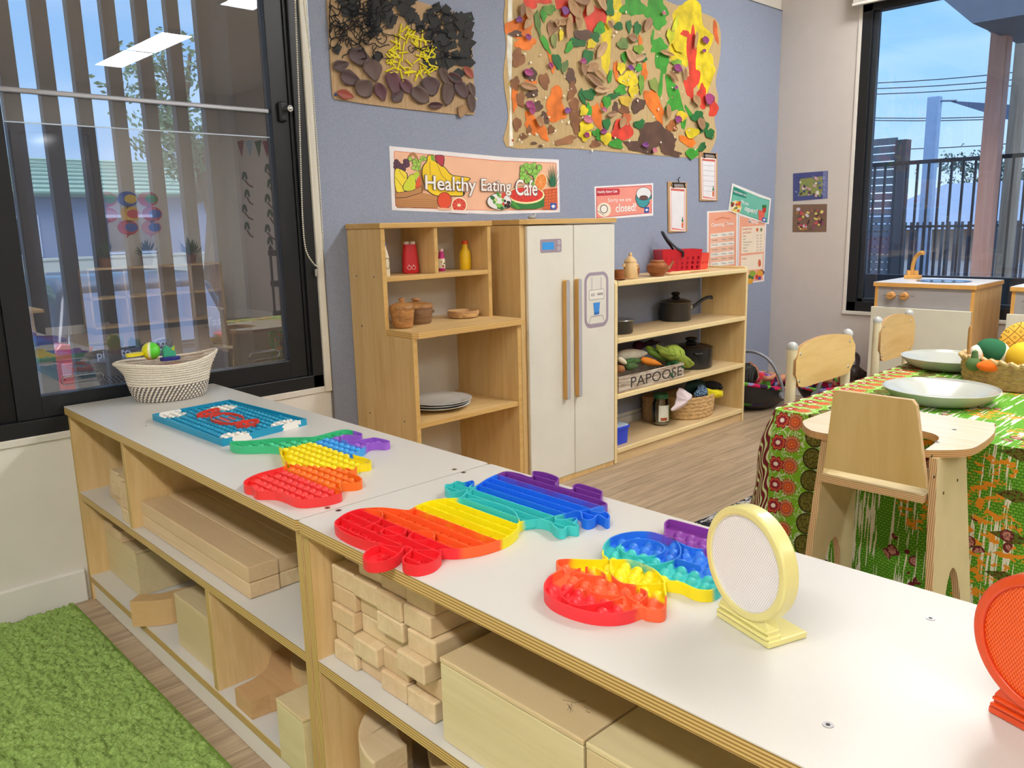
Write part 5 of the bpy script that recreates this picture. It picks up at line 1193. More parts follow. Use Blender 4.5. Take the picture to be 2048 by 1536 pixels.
# --- blue board
C8 = (290, 780, 6.024)
q = [tp(*p, C8) for p in ((86, 290), (1020, 114), (1945, 345), (930, 598))]
def ludomat():
    t = NT('silicone_board'); g = t.n('NewGeometry'); pos = g.outputs['Position']; n = t.noise(60, pos, 3); c = None; acc = None
    sp = [tp(*p, C8) for p in ((330, 270), (930, 190), (1680, 375), (1080, 520))]
    for (x, y) in sp:
        d = t.n('VectorMath', {0: pos, 1: (x, y, TZ+.008)}, operation='DISTANCE').outputs['Value']; d = t.math('ADD', d, t.math('MULTIPLY', t.math('SUBTRACT', n, .5), .035))
        m = t.math('LESS_THAN', d, .036); acc = m if acc is None else t.math('MAXIMUM', acc, m)
    t.base(t.mix(acc, '#1795bd', '#eceae4')); return t.p(.4, 0, .45)
mL = ludomat(); mR = flat('#d9412f', .4, var=.03)
sp = [tp(*p, C8) for p in ((990, 320), (760, 262), (1230, 388))]
def edge(a, b, n=6): return [(a[0]+(b[0]-a[0])*k/n, a[1]+(b[1]-a[1])*k/n) for k in range(n)]
rect = edge(q[0], q[1])+edge(q[1], q[2])+edge(q[2], q[3])+edge(q[3], q[0])
t = popit('bubble_board', 'flat blue rectangular bubble board with white corners and a red middle, beside the rope basket', rect, mL, .0195, x0=q[0][0]+.008, skip=[(s[0], s[1], .030) for s in sp], cat='bubble board')
for (x, y, rx, ry, ro) in ((990, 335, 208, 62, 2), (762, 264, 148, 27, -15), (1232, 390, 148, 28, -12)):
    rr = MB(); A = tabpoly(ell(x, y, rx, ry, 28, R_(ro)), C8, 1); B = inset(A, .0022)
    rr.ring(A, B, TZ+.004, TZ+HR+.001).prism(B, TZ+.004, TZ+.009, 'z'); rr.build('red_button_tray', mR, t, smooth=True, ang=50)

# ================================================================ DISC TOYS
def disc(name, label, crop, top, bot, left, right, base_l, base_r, rimc, facec, seam=None, yaw=None, D=.118, mesh_mat=None, pos=None):
    x, y = pos; t = thing(name, label, 'disc toy', (x, y, TZ), yaw); R0 = D; fm = flat(rimc, .28, 0, .5, var=.02, Transmission_Weight=0.0, Coat_Weight=.3)
    # local: x = across, y = thickness, z up ; centre of the disc at height hc
    hc = seam; n = 56
    def ringpts(r): return [(r*cos(2*pi*k/n), hc+r*sin(2*pi*k/n)) for k in range(n)]
    # outer silhouette: circle blending to a flared foot
    a0 = R_(-58); pts = [(R0*cos(a), hc+R0*sin(a)) for a in [a0+(2*pi-2*(pi/2+a0))*0+(pi-2*a0)*k/44 for k in range(45)]]
    bw = base_l
    foot = [(-bw, .022), (-bw, .012), (-bw-.002, .010), (-bw-.002, 0), (bw+.002, 0), (bw+.002, .010), (bw, .012), (bw, .022)]
    outer = pts+foot
    W2 = base_r
    # body plate
    MB().prism(outer, -W2/2, W2/2, 'y').build('frame', fm, t, w=False, bevel=.006, seg=4, smooth=True, ang=50)
    MB().ring(ringpts(R0*.995), ringpts(R0*.84), -W2/2-.003, -W2/2+.004, ax='y').build('rim', fm, t, w=False, bevel=.0025, seg=3, smooth=True, ang=50)
    MB().ring(ringpts(R0*.995), ringpts(R0*.84), W2/2-.004, W2/2+.003, ax='y').build('rim', fm, t, w=False, bevel=.0025, seg=3, smooth=True, ang=50)
    dm = NT('dimpled_face'); o = dm.co(); s3 = dm.sep(o); pit = .0032
    u = dm.math('MULTIPLY', s3['X'], 2*pi/pit); v = dm.math('MULTIPLY', s3['Z'], 2*pi/(pit*.866*2))
    a_ = dm.math('MULTIPLY', dm.math('COSINE', u), dm.math('COSINE', v)); 
    dm.base(dm.ramp(dm.math('ADD', dm.math('MULTIPLY', a_, .5), .5), [(.2, facec[1]), (.75, facec[0])])); dm.bump(a_, .0006, .6); fmm = dm.p(.22, 0, .6)
    for sg in (-1, 1): MB().prism(ringpts(R0*.85), sg*(W2/2-.0005)-.0008, sg*(W2/2-.0005)+.0008, 'y').build('dimpled_face', fmm, t, w=False)
    for sg in (-1, 1): MB().ring(ringpts(R0*.865), ringpts(R0*.835), sg*W2/2-.002, sg*W2/2+.002, ax='y').build('inner_ring', flat(mesh_mat, .25, var=0), t, w=False)
    MB().box(-bw-.004, bw+.004, -W2/2-.002, .05, 0, .008).box(-bw-.002, bw+.002, -W2/2-.004, W2/2+.004, .009, .013).box(-bw-.001, bw+.001, -W2/2-.003, W2/2+.003, .016, .020).build('foot', fm, t, w=False, bevel=.0018)
    return t
p_ = at(1418+8, 1238, 'z', TZ); q_ = at(1521, 1300, 'z', TZ)
YD1 = (q_-p_); ang1 = atan2(YD1.y, YD1.x); mid = (p_+q_)/2; nn = Vector((-sin(ang1), cos(ang1), 0))
disc('standing_disc', 'pale yellow standing disc with a clear dimpled face', None, 0, 0, 0, 0, YD1.length/2, .016, '#e3dc92', ('#ffffff', '#dcdce2'), seam=.0885, yaw=ang1, D=.069, mesh_mat='#dcd9c0', pos=(mid.x+nn.x*.018, mid.y+nn.y*.018))
p_ = at(1972, 1432, 'z', TZ); 
disc('standing_disc', 'translucent orange standing disc with a dimpled face at the right edge', None, 0, 0, 0, 0, YD1.length/2, .016, '#dd4a14', ('#ff6a1c', '#d8420a'), seam=.090, yaw=ang1, D=.070, mesh_mat='#c9300c', pos=(p_.x+cos(ang1)*YD1.length/2+nn.x*.018, p_.y+sin(ang1)*YD1.length/2+nn.y*.018))
print('disc', mid, ang1, YD1.length, p_)
# ================================================================ THINGS ON THE SHELVES
m_olive = wood('#c08c52', '#7f5330', 'x', .45, 2.2); m_dark = wood('#8d6a4c', '#5f4431', 'x', .5, 2.0); m_pale = wood('#e3c493', '#d3b07c', 'z', .45, 1.5); m_teak = wood('#a8683c', '#7d4826', 'x', .4, 2.0)
def lobj(name, label, cat, loc, group=None, rz=0): return thing(name, label, cat, loc, rz, group)
def L(prof, mat, name, parent, n=32, fn=None, sx=1, sy=1, c=(0, 0, 0), smooth=True, M=None, ang=45):
    return MB().lathe(prof, n=n, fn=fn, sx=sx, sy=sy, c=c, M=M).build(name, mat, parent, w=False, smooth=smooth, ang=ang)
# --- hutch, upper shelf (z .919)
zu = .9193
t = lobj('milk_bottle', 'slim cream toy bottle with a blue cap at the hutch side panel', 'toy bottle', (1.668, -.17, zu))
L([(.016, 0), (.017, .01), (.0165, .06), (.012, .085), (.008, .095), (.008, .105), (0, .105)], flat('#e8dcc0', .5), 'bottle_body', t); L([(.0075, .104), (.0075, .118), (0, .118)], flat('#3a56b0', .4), 'cap', t)
MB().ring([(.011*cos(a), .045+.02*sin(a)) for a in [2*pi*k/16 for k in range(16)]], [(.009*cos(a), .045+.018*sin(a)) for a in [2*pi*k/16 for k in range(16)]], -.0178, -.0168, ax='y').build('drawn_mark', flat('#6a5a3a', .6), t, w=False)
t = lobj('ketchup_bottle', 'squat red toy ketchup bottle with two tomatoes drawn on it', 'toy bottle', (1.818, -.118, zu), rz=-.55)
sq = lambda r, z, a: r*min(1.0/max(abs(cos(a)), abs(sin(a))), 1.16)
L([(.026, 0), (.031, .004), (.030, .03), (.0275, .07), (.024, .103), (.0235, .106), (0, .106)], flat('#cf2630', .5), 'bottle_body', t, fn=sq, n=40, sy=.72)
for x in (-.011, .011): L([(.010, .106), (.010, .114), (.008, .1165), (0, .117)], flat('#ece8e0', .5), 'cap', t, c=(x, 0, 0), n=18)
for x in (-.006, .010):
    MB().ring(ell(x, .022, .0075, .0075, 16), ell(x, .022, .0062, .0062, 16), -.0236, -.0226, ax='y').prism(ell(x, .030, .002, .003, 8), -.0238, -.0226, 'y').build('tomato_print', flat('#f4d8d4', .5), t, w=False)
t = lobj('yellow_bottle', 'yellow toy sauce bottle with an orange cap in the hutch right cubby', 'toy bottle', (2.086, -.118, zu))
L([(.021, 0), (.0225, .004), (.0225, .062), (.019, .074), (.0115, .084), (.0115, .098), (0, .098)], flat('#efc317', .45), 'bottle_body', t); L([(.0125, .098), (.0125, .112), (0, .112)], flat('#e2562a', .5), 'cap', t)
def small_bot(x, y, c1, c2, lab):
    t = lobj('spice_bottle', lab, 'toy bottle', (x, y, zu)); L([(.012, 0), (.0135, .002), (.0135, .05), (.0095, .066), (.0085, .075), (0, .075)], flat(c1, .45), 'bottle_body', t)
    L([(.0138, .012), (.0138, .048)], flat('#ece4d4', .6), 'label_wrap', t); L([(.009, .075), (.009, .084), (0, .084)], flat(c2, .5), 'cap', t)
    for k, (a, z, c) in enumerate(((-1.9, .02, '#c23a2c'), (-1.4, .03, '#5a7a2c'), (-2.2, .036, '#c8a02c'), (-1.6, .018, '#7a4a2c'))): MB().sph((.0136*cos(a), .0136*sin(a), z), (.003, .003, .004), 6, 4).build('label_picture', flat(c, .6), t, w=False)
small_bot(1.935, -.115, '#e3c81e', '#f0e04a', 'small yellow toy spice bottle standing beside the pink one'); small_bot(1.964, -.120, '#c22a86', '#e8c6d0', 'small magenta toy spice bottle with a pale cap')
# --- hutch worktop (z .738)
zw = .7383
def pot(name, lab, loc, r, h, m1, m2, handle=False, taper=0):
    t = lobj(name, lab, 'pot', loc)
    L([(r*(.86-taper), 0), (r*(.93-taper*.6), .006), (r, h*.85), (r*1.0, h), (r*.9, h), (r*.9, h*.9), (0, h*.9)], m1, 'pot_body', t, ang=35)
    l = L([(r*1.05, h), (r*1.06, h*1.06), (r*.95, h*1.20), (r*.6, h*1.28), (r*.22, h*1.31), (r*.16, h*1.36), (r*.28, h*1.45), (r*.24, h*1.54), (0, h*1.56)], m2, 'lid', t, ang=60)
    if handle:
        for s in (-1, 1): MB().box(s*r*.95, s*r*1.28, -r*.26, r*.26, h*.55, h*.75).build('handle', m1, t, w=False, bevel=.006, seg=3)
    return t
pot('wooden_pot', 'tall tapered wooden pot with a lid behind the hutch side edge', (1.688, -.232, zw), .043, .068, m_olive, m_olive, taper=.16)
pot('wooden_pot', 'wide dark wooden pot with a paler knobbed lid and stub handle', (1.800, -.165, zw), .060, .060, m_dark, m_olive, True)
t = lobj('wooden_bowl', 'shallow two-tone wooden bowl on the hutch worktop', 'bowl', (2.030, -.160, zw))
L([(.050, 0), (.059, .004), (.063, .02), (.061, .028), (.055, .028), (.052, .010), (0, .008)], wood('#d9b27c', '#8a5a34', 'x', .45, 1.0), 'bowl_body', t)
# --- plates on lower shelf (z .419)
m_por = flat('#dcdedd', .12, 0, .6, var=.01, Coat_Weight=.4)
def plate(lab, loc, r, h=.022, name='plate', grp=None, rim=None, grooves=False, m=None):
    t = lobj(name, lab, 'plate', loc, grp); m = m or m_por
    if grooves:
        pr = [(r*.60, 0), (r*.72, .003), (r*.86, h*.38), (r*.97, h*.84), (r*1.0, h), (r*.985, h*1.02)]
        k = 9
        for i in range(k): q = .96-.5*i/k; pr += [(r*q, h*(.9-.80*i/k)), (r*(q-.022), h*(.9-.80*i/k)-.0042)]
        pr += [(r*.44, .0035), (0, .0035)]
    else: pr = [(r*.55, 0), (r*.6, .002), (r*.97, h*.9), (r*1.0, h), (r*.98, h*1.04), (r*.7, h*.55), (r*.62, .006), (0, .005)]
    L(pr, m, 'dish', t, n=64, ang=60); return t
for k, (z, lb) in enumerate(((.4193, 'white dinner plate, lowest of the pile on the hutch shelf'), (.4275, 'white dinner plate in the middle of the hutch pile'), (.4357, 'white dinner plate on top of the hutch pile'))):
    plate(lb, (1.838+.004*k, -.222+.004*(k % 2), z), .124, .020)
# --- open shelf, top (z .832)
zt = .8333
t = lobj('saucer', 'brown wooden saucer at the left end of the open shelf top', 'saucer', (2.880, -.248, zt)); L([(.025, 0), (.038, .006), (.036, .008), (.024, .004), (0, .004)], m_teak, 'dish', t)
t = lobj('wooden_cup', 'small brown wooden cup standing in the saucer', 'cup', (2.880, -.248, zt+.0045)); L([(.016, 0), (.020, .003), (.024, .04), (.022, .04), (.018, .006), (0, .005)], m_teak, 'cup_body', t)
t = lobj('glass_jug', 'clear glass coffee jug mostly hidden by the fridge', 'jug', (2.905, -.140, zt))
L([(.034, 0), (.036, .004), (.036, .12), (.034, .122), (.034, .006), (0, .004)], glass('#dfe6ea', 0, 1.6), 'jug_body', t); 
for z in (.075, .118): L([(.0365, z), (.0372, z), (.0372, z+.006), (.0365, z+.006)], flat('#9a9da0', .25, 1, var=0), 'steel_band', t)
MB().tube([(.036, 0, .12), (.040, 0, .12), (.040, 0, .0)], .002, 6).build('frame_wire', flat('#3a3c40', .3, .9), t, w=False)
t = lobj('wooden_coffee_pot', 'pale wooden toy coffee pot with a domed lid', 'toy pot', (2.992, -.225, zt), rz=-.3)
L([(.034, 0), (.036, .003), (.028, .072), (.026, .074), (0, .074)], m_pale, 'pot_body', t)
L([(.030, .074), (.029, .079), (.018, .092), (.010, .098), (.006, .101), (.0085, .106), (.0085, .111), (.004, .116), (0, .117)], m_pale, 'lid', t, ang=60)
MB().tube([(-.026, 0, .066), (-.036, 0, .062), (-.038, 0, .054)], [.004, .007, .009], 8).build('spout', m_pale, t, w=False, smooth=True)
MB().tube([(.026, 0, .064), (.040, 0, .060), (.042, 0, .048), (.031, 0, .042)], .0045, 8).build('handle', m_pale, t, w=False, smooth=True)
t = lobj('wooden_cup', 'small brown wooden cup with a ring handle, behind the two teapots', 'cup', (3.135, -.135, zt)); L([(.018, 0), (.024, .004), (.028, .03), (.024, .052), (.022, .052), (.024, .03), (0, .01)], m_teak, 'cup_body', t)
MB().tube([(-.024+.013*cos(a)-.008, 0, .024+.014*sin(a)) for a in [2*pi*k/12 for k in range(12)]], .0035, 6, closed=True).build('handle', m_pale, t, w=False, smooth=True)
t = lobj('wooden_teapot', 'round brown wooden teapot with a long upturned spout', 'teapot', (3.172, -.245, zt), rz=-.45)
L([(.032, 0), (.034, .003), (.033, .006), (.042, .016), (.050, .034), (.048, .052), (.036, .063), (.033, .064), (.034, .070), (.031, .074), (0, .074)], m_teak, 'pot_body', t, ang=35)
MB().tube([(.040, 0, .026), (.062, 0, .034), (.075, 0, .052), (.086, 0, .066)], [.012, .009, .007, .0055], 10).build('spout', m_teak, t, w=False, smooth=True)
# spoons
def spoon(lab, x0, y0, x1, y1, z, r=.0045, head=.013):
    t = lobj('wooden_spoon', lab, 'wooden spoon', (x0, y0, z)); d = Vector((x1-x0, y1-y0, 0)); q = d.normalized(); a = atan2(q.y, q.x); Lh = d.length
    M_ = Matrix.Rotation(a, 4, 'Z')
    mb = MB(); mb.tube([M_ @ Vector((k/6*Lh, 0, r+.001)) for k in range(7)], [r*.9]*6+[r*1.1], 8); mb.build('handle', m_pale, t, w=False, smooth=True)
    MB().sph((0, 0, 0), (head*1.5, head, .005), 14, 8, M=M_.to_3x3().to_4x4()).build('spoon_head', m_pale, t, w=False, smooth=True).location = (0, 0, .0055)
spoon('wooden spoon lying in front of the red basket, the longest', 3.36, -.205, 3.585, -.262, zt)
spoon('short wooden spoon nearest the teapot spout', 3.255, -.262, 3.395, -.272, zt)
spoon('wooden spoon lying across the middle of the utensil heap', 3.275, -.228, 3.44, -.252, zt)
# red basket
def shop_basket(name, lab, loc, w, d, h, col, rz=0, holes=(7, 3), handle=True):
    t = thing(name, lab, 'basket', loc, rz); m = flat(col, .35, var=.03); th = .003; fl = 1.12
    def wall(fx, nu, nv, hx, nm):
        """panel with rectangular holes: fx(u,v)->point, plus thickness along its normal"""
        mb = MB(); us = []; 
        gu = [0]+sum([[ (i+.5)/nu-hx/nu/2+.0, (i+.5)/nu+hx/nu/2] for i in range(nu)], [])+[1]
        gv = [0]+sum([[.10+.62*(j+.5)/nv-.07, .10+.62*(j+.5)/nv+.07] for j in range(nv)], [])+[1]
        n_ = (fx(1, 0)-fx(0, 0)).cross(fx(0, 1)-fx(0, 0)).normalized()*th
        for i in range(len(gu)-1):
            for j in range(len(gv)-1):
                if i % 2 == 1 and j % 2 == 1: continue
                c = [fx(gu[i], gv[j]), fx(gu[i+1], gv[j]), fx(gu[i+1], gv[j+1]), fx(gu[i], gv[j+1])]
                mb.add(c+[p+n_ for p in c], [(0, 1, 2, 3), (7, 6, 5, 4), (0, 4, 5, 1), (1, 5, 6, 2), (2, 6, 7, 3), (3, 7, 4, 0)])
        mb.build(nm, m, t, w=False)
    P = lambda sx, sy, v: Vector((sx*w/2*(1+(fl-1)*v), sy*d/2*(1+(fl-1)*v), h*v))
    lerp = lambda a, b, u: a+(b-a)*u
    wall(lambda u, v: lerp(P(-1, -1, v), P(1, -1, v), u), holes[0], holes[1], .36, 'side_panel'); wall(lambda u, v: lerp(P(1, 1, v), P(-1, 1, v), u), holes[0], holes[1], .36, 'side_panel')
    wall(lambda u, v: lerp(P(1, -1, v), P(1, 1, v), u), 1, 1, .0 if handle else .5, 'end_panel'); wall(lambda u, v: lerp(P(-1, 1, v), P(-1, -1, v), u), 1, 1, .0 if handle else .5, 'end_panel')
    MB().box(-w/2, w/2, -d/2, d/2, 0, .004).build('base', m, t, w=False)
    if handle:
        hp = [(0, -d/2*fl-.005, h*.66), (0, -d/2*fl-.007, h*.90), (-.035, -d/2*1.1, h*1.10), (-.075, -d/2*.75, h*1.50), (-.085, -d*.1, h*1.78), (-.070, d*.25, h*1.70), (-.035, d/2*.95, h*1.35), (0, d/2*fl, h*.98), (0, d/2*fl+.004, h*.75)]
        MB().tube(smooth_pts(hp, 6, False), .0085, 8, sq=.55).build('handle', flat('#18191c', .5), t, w=False, smooth=True)
    return t
shop_basket('red_shopping_basket', 'red plastic toy shopping basket with a black arched handle', (3.500, -.130, zt), .190, .105, .112, '#c8202f', rz=-.55)
shop_basket('plastic_basket', 'small orange-red plastic basket at the far right of the shelf top', (3.715, -.098, zt), .085, .09, .085, '#e84a38', rz=.1, holes=(6, 1), handle=False)
# --- upper shelf: tin and saucepan (z .577)
m_pan = flat('#25272a', .28, .1, .6, var=.03); m_st = flat('#c4c6c8', .2, 1, var=0); m_bk = flat('#141517', .45, var=0)
t = lobj('cake_tin', 'round black tin without a lid at the left of the upper shelf', 'tin', (2.965, -.165, .5783))
L([(.074, 0), (.078, .004), (.080, .058), (.083, .061), (.080, .062), (.077, .058), (.072, .006), (0, .005)], m_pan, 'tin_body', t, 48); L([(.0825, .0595), (.0845, .0615), (.0825, .0635)], m_st, 'rim', t, 48)
def saucepan(lab, loc, r, h, rz, handle=True, name='saucepan'):
    t = lobj(name, lab, 'saucepan', loc, rz=rz)
    L([(r*.93, 0), (r*.98, .004), (r, h*.1), (r, h), (r*1.02, h+.002), (r*.96, h), (r*.95, .01), (0, .008)], m_pan, 'pan_body', t, 48); L([(r*1.0, h), (r*1.045, h+.002), (r*1.0, h+.004)], m_st, 'steel_rim', t, 48)
    l = L([(r*1.0, h+.004), (r*.9, h+.010), (r*.5, h+.020), (r*.28, h+.022)], flat('#17191c', .05, 0, .9, var=0), 'lid', t, 40)
    L([(r*.30, h+.021), (r*.26, h+.027), (r*.17, h+.032), (r*.28, h+.040), (r*.29, h+.048), (r*.2, h+.053), (0, h+.054)], m_bk, 'lid_knob', l, 24)
    if handle:
        MB().tube([(r*.98, 0, h*.70), (r*1.22, 0, h*.70)], .011, 10).build('handle_collar', m_st, t, w=False, smooth=True)
        MB().tube(smooth_pts([(r*1.2, 0, h*.70), (r*1.45, 0, h*.74), (r*1.9, 0, h*.98), (r*2.4, 0, h*1.15), (r*2.75, 0, h*1.14)], 5, False), [.012]*4+[.009]*6+[.010]*8+[.012]*3, 10, sq=.7).build('handle', m_bk, t, w=False, smooth=True)
    else:
        for s in (-1, 1): MB().tube([(s*r*.97, -.02, h*.8), (s*r*1.18, -.018, h*.82), (s*r*1.18, .018, h*.82), (s*r*.97, .02, h*.8)], .005, 8).build('side_grip', m_bk, t, w=False, smooth=True)
    return t
saucepan('black saucepan with a long curved handle and a lid', (at(1351, 612, 'y', -.105).x, -.105, .5783), .080, .094, -.42)
saucepan('big black stew pot with a lid behind the vegetable crate', (3.625, -.140, .3233), .112, .104, .9, False, 'stew_pot')
# --- vegetable crate on the lower shelf (z .322)
def crate():
    t = thing('vegetable_crate', 'white-washed wooden crate stencilled with black letters, full of felt vegetables', 'crate', (3.03, -.19, .3233))
    m = NT('washed_timber'); n = m.noise(8, m.map((1.2, 6, 22)), 6, .7); m.base(m.ramp(n, [(.38, '#8a7460'), (.5, '#b3a493'), (.62, '#d8d0c4')])); m = m.p(.8)
    x0, x1, y0, y1, z0, z1 = 2.832, 3.345, -.288, -.095, .3233, .396
    MB().box(x0, x1, y0, y0+.009, z0, z1).build('front_board', m, t, bevel=.001); MB().box(x0, x1, y1-.009, y1, z0, z1).build('back_board', m, t, bevel=.001)
    for x in (x0, x1-.009): MB().box(x, x+.009, y0+.009, y1-.009, z0, z1).build('end_board', m, t, bevel=.001)
    MB().box(x0+.009, x1-.009, y0+.009, y1-.009, z0, z0+.007).build('base_board', m, t)
    fit_text('PAPOOSE', t, flat('#2e2a27', .7, var=0), (onwall(1262, 762, -.289)[0], .336), (onwall(1364, 748, -.289)[0], .336), .048, y0-.0006, off=.0)
crate()
m_felt_ = lambda c: flat(c, .95, 0, .1, var=.12)
def blobveg(name, lab, loc, prof, col, axis, parts=(), cat='felt vegetable', n=20, flat_=1):
    """prof along an axis; axis = direction vector; returns thing"""
    t = thing(name, lab, cat, loc); d = Vector(axis).normalized(); M_ = d.to_track_quat('Z', 'Y').to_matrix().to_4x4()
    MB().lathe(prof, n=n, M=M_, sy=flat_).build('body', m_felt_(col), t, w=False, smooth=True, ang=70)
    for nm, c, pr, ax2, off in parts:
        M2 = Matrix.Translation(Vector(off)) @ Vector(ax2).normalized().to_track_quat('Z', 'Y').to_matrix().to_4x4(); MB().lathe(pr, n=12, M=M2).build(nm, m_felt_(c), t, w=False, smooth=True, ang=70)
    return t
def tprof(L_, r, taper=.25, n=8): return [(0, 0)]+[(r*sin(pi*min(1, (k+.6)/n*1.0))**.5*(1-(1-taper)*(k/n)**1.5) if k < n else 0, L_*k/n) for k in range(1, n)]+[(0, L_)]
def veg(name, lab, pa, pb, y, r, col, taper=.6, leaves=(), y2=None):
    a = at(*pa, 'y', y); b = at(*pb, 'y', y if y2 is None else y2); L_ = (b-a).length
    t = thing(name, lab, 'felt vegetable', tuple(a)); M_ = (b-a).normalized().to_track_quat('Z', 'Y').to_matrix().to_4x4()
    MB().lathe(tprof(L_, r, taper), n=20, M=M_).build('body', m_felt_(col), t, w=False, smooth=True, ang=70)
    for (q0, q1, yy, rr, c) in leaves:
        u, v = at(*q0, 'y', y), at(*q1, 'y', yy); M2 = Matrix.Translation(u-a) @ (v-u).normalized().to_track_quat('Z', 'Y').to_matrix().to_4x4()
        MB().lathe(tprof((v-u).length, rr, .6), n=14, M=M2).build('leaf', m_felt_(c), t, w=False, smooth=True, ang=70)
    return t
veg('felt_daikon', 'white felt daikon radish lying on top of the crate', (1232, 712), (1299, 706), -.20, .029, '#dcd6c4', .8)
veg('felt_cucumber', 'dark green felt cucumber lying in the crate below the daikon', (1246, 726), (1286, 720), -.235, .017, '#4d6a3e', .8)
veg('felt_carrot', 'orange felt carrot in the crate between cucumber and leek', (1281, 719), (1326, 730), -.240, .021, '#e08a35', .55)
veg('felt_leek', 'green felt leek with dark leaves hanging over the crate front', (1294, 700), (1342, 724), -.215, .018, '#6d9142', .9, (((1334, 719), (1372, 737), -.305, .017, '#2f5c3a'), ((1334, 722), (1346, 758), -.312, .015, '#2c5737'), ((1292, 694), (1318, 705), -.18, .014, '#86a83e')))
veg('felt_onion', 'small cream felt spring onion at the left end of the crate', (1236, 716), (1255, 729), -.255, .014, '#dfd8be', .8, (((1250, 726), (1272, 718), -.25, .012, '#47693a'),))
veg('felt_avocado', 'dark green felt avocado in the front corner of the crate', (1251, 734), (1277, 731), -.262, .021, '#4a5f3a', .7)
veg('felt_potato', 'brown felt potato at the near end of the crate', (1233, 738), (1250, 738), -.262, .020, '#9a6a44', .8)
veg('felt_beetroot', 'dark purple felt beetroot at the back of the crate', (1268, 692), (1292, 690), -.13, .026, '#4b2332', .6, (((1286, 690), (1322, 683), -.11, .016, '#3a2f3a'), ((1290, 692), (1308, 678), -.11, .014, '#2f3a2c')))
def cabbage():
    t = thing('felt_lettuce', 'big bright green felt lettuce leaf draped over the right end of the crate', 'felt vegetable', (3.19, -.2, .40)); mb = MB()
    out = [at(a, b, 'y', -.235) for a, b in ((1313, 690), (1322, 697), (1345, 690), (1360, 695), (1370, 712), (1382, 722), (1386, 729), (1376, 735), (1358, 730), (1340, 722), (1325, 712), (1315, 702))]
    c = sum(out, Vector())/len(out); P = smooth_pts(out, 3); n = len(P); vs = [c+Vector((0, -.035, .012))]
    for r_, dy in ((.5, -.028), (.85, -.012), (1, .0)):
        for k, p in enumerate(P): vs.append(c+(p-c)*r_+Vector((0, dy+.006*sin(k*1.7)*r_, 0)))
    fs = [(0, 1+k, 1+(k+1) % n) for k in range(n)]+[(1+i*n+k, 1+(i+1)*n+k, 1+(i+1)*n+(k+1) % n, 1+i*n+(k+1) % n) for i in range(2) for k in range(n)]
    mb.add(vs, fs).build('leaf', m_felt_('#98ac4c'), t, smooth=True, ang=180, mods=[('SOLIDIFY', {'thickness': .005, 'offset': 1})])
    for (a, b) in (((1322, 695), (1368, 727)), ((1345, 694), (1352, 714)), ((1360, 700), (1362, 720)), ((1335, 693), (1338, 706))):
        p, q = at(*a, 'y', -.272), at(*b, 'y', -.268); MB().tube([p, (p+q)/2+Vector((0, -.004, 0)), q], .0014, 5).build('leaf_vein', flat('#6f8a2c', .9), t)
cabbage()
# --- bottom shelf (z .068)
zb = .0693
def jar():
    t = lobj('sauce_jar', 'glass sauce jar with a green lid and a paper label, a little food left inside', 'jar', (at(1321, 848, 'z', zb).x, at(1321, 848, 'z', zb).y, zb))
    r = .043; L([(r*.85, 0), (r*.97, .004), (r, .02), (r, .110), (r*.84, .125), (r*.80, .140), (r*.76, .140), (r*.8, .125), (r*.95, .108), (r*.95, .022), (r*.9, .006), (0, .005)], glass('#f8fbf8', 0, 1.6), 'jar_glass', t, 36)
    L([(r*.86, .137), (r*.88, .139), (r*.88, .157), (r*.82, .160), (0, .160)], flat('#2e6b42', .35), 'lid', t, 36)
    def arc(a0, a1, z0, z1, rr): 
        mb = MB(); mb.grid(lambda u, v: (rr*cos(a0+(a1-a0)*u), rr*sin(a0+(a1-a0)*u), z0+(z1-z0)*v), 12, 1); return mb
    arc(-2.75, -1.0, .022, .105, r*1.012).build('paper_label', flat('#e6eadf', .6), t, w=False, smooth=True); arc(-1.35, -.7, .022, .105, r*1.02).build('label_stripe', flat('#3f7f45', .6), t, w=False, smooth=True); arc(-1.25, -.85, .030, .045, r*1.03).build('label_patch', flat('#e09a4a', .6), t, w=False, smooth=True)
    arc(-2.5, -1.7, .026, .042, r*1.025).build('label_picture', flat('#a8502c', .6), t, w=False, smooth=True); 
    L([(r*.9, .006), (r*.93, .012), (r*.6, .018), (0, .016)], flat('#cfc19a', .8), 'food_scraps', t)
jar()
def weavebasket(name, lab, loc, rx, ry, h, flare, col, rows=7, per=26, cat='basket', rz=0, thick=.008, amp=.004, handles=False, rim_wave=None, hollow=.88, mat=None, slant=1.0):
    t = thing(name, lab, cat, loc, rz); n = per*8; nz = rows*6; vs = []
    for j in range(nz+1):
        v = j/nz; row = int(v*rows-1e-6); fr = v*rows-row
        for k in range(n):
            a = 2*pi*k/n; q = 1-flare*(1-v)**1.3
            ph = (a/(2*pi)*per+(fr-.5)*slant*(1 if row % 2 else -1)*.9+row*.5)
            d = amp*(abs(sin(pi*ph))**.7)*(1 if True else 1)*sin(pi*fr)**.5
            hz = h*v+(rim_wave(a)*v**3 if rim_wave else 0)
            vs.append(((rx*q+d)*cos(a), (ry*q+d)*sin(a), hz))
    fs = [(j*n+k, j*n+(k+1) % n, (j+1)*n+(k+1) % n, (j+1)*n+k) for j in range(nz) for k in range(n)]
    m = mat or strawmat(col)
    MB().add(vs, fs).build('woven_wall', m, t, w=False, smooth=True, ang=180, mods=[('SOLIDIFY', {'thickness': thick, 'offset': -1})])
    MB().prism(ell(0, 0, rx*(1-flare), ry*(1-flare), 32), .0, .006, 'z').build('woven_base', m, t, w=False)
    return t
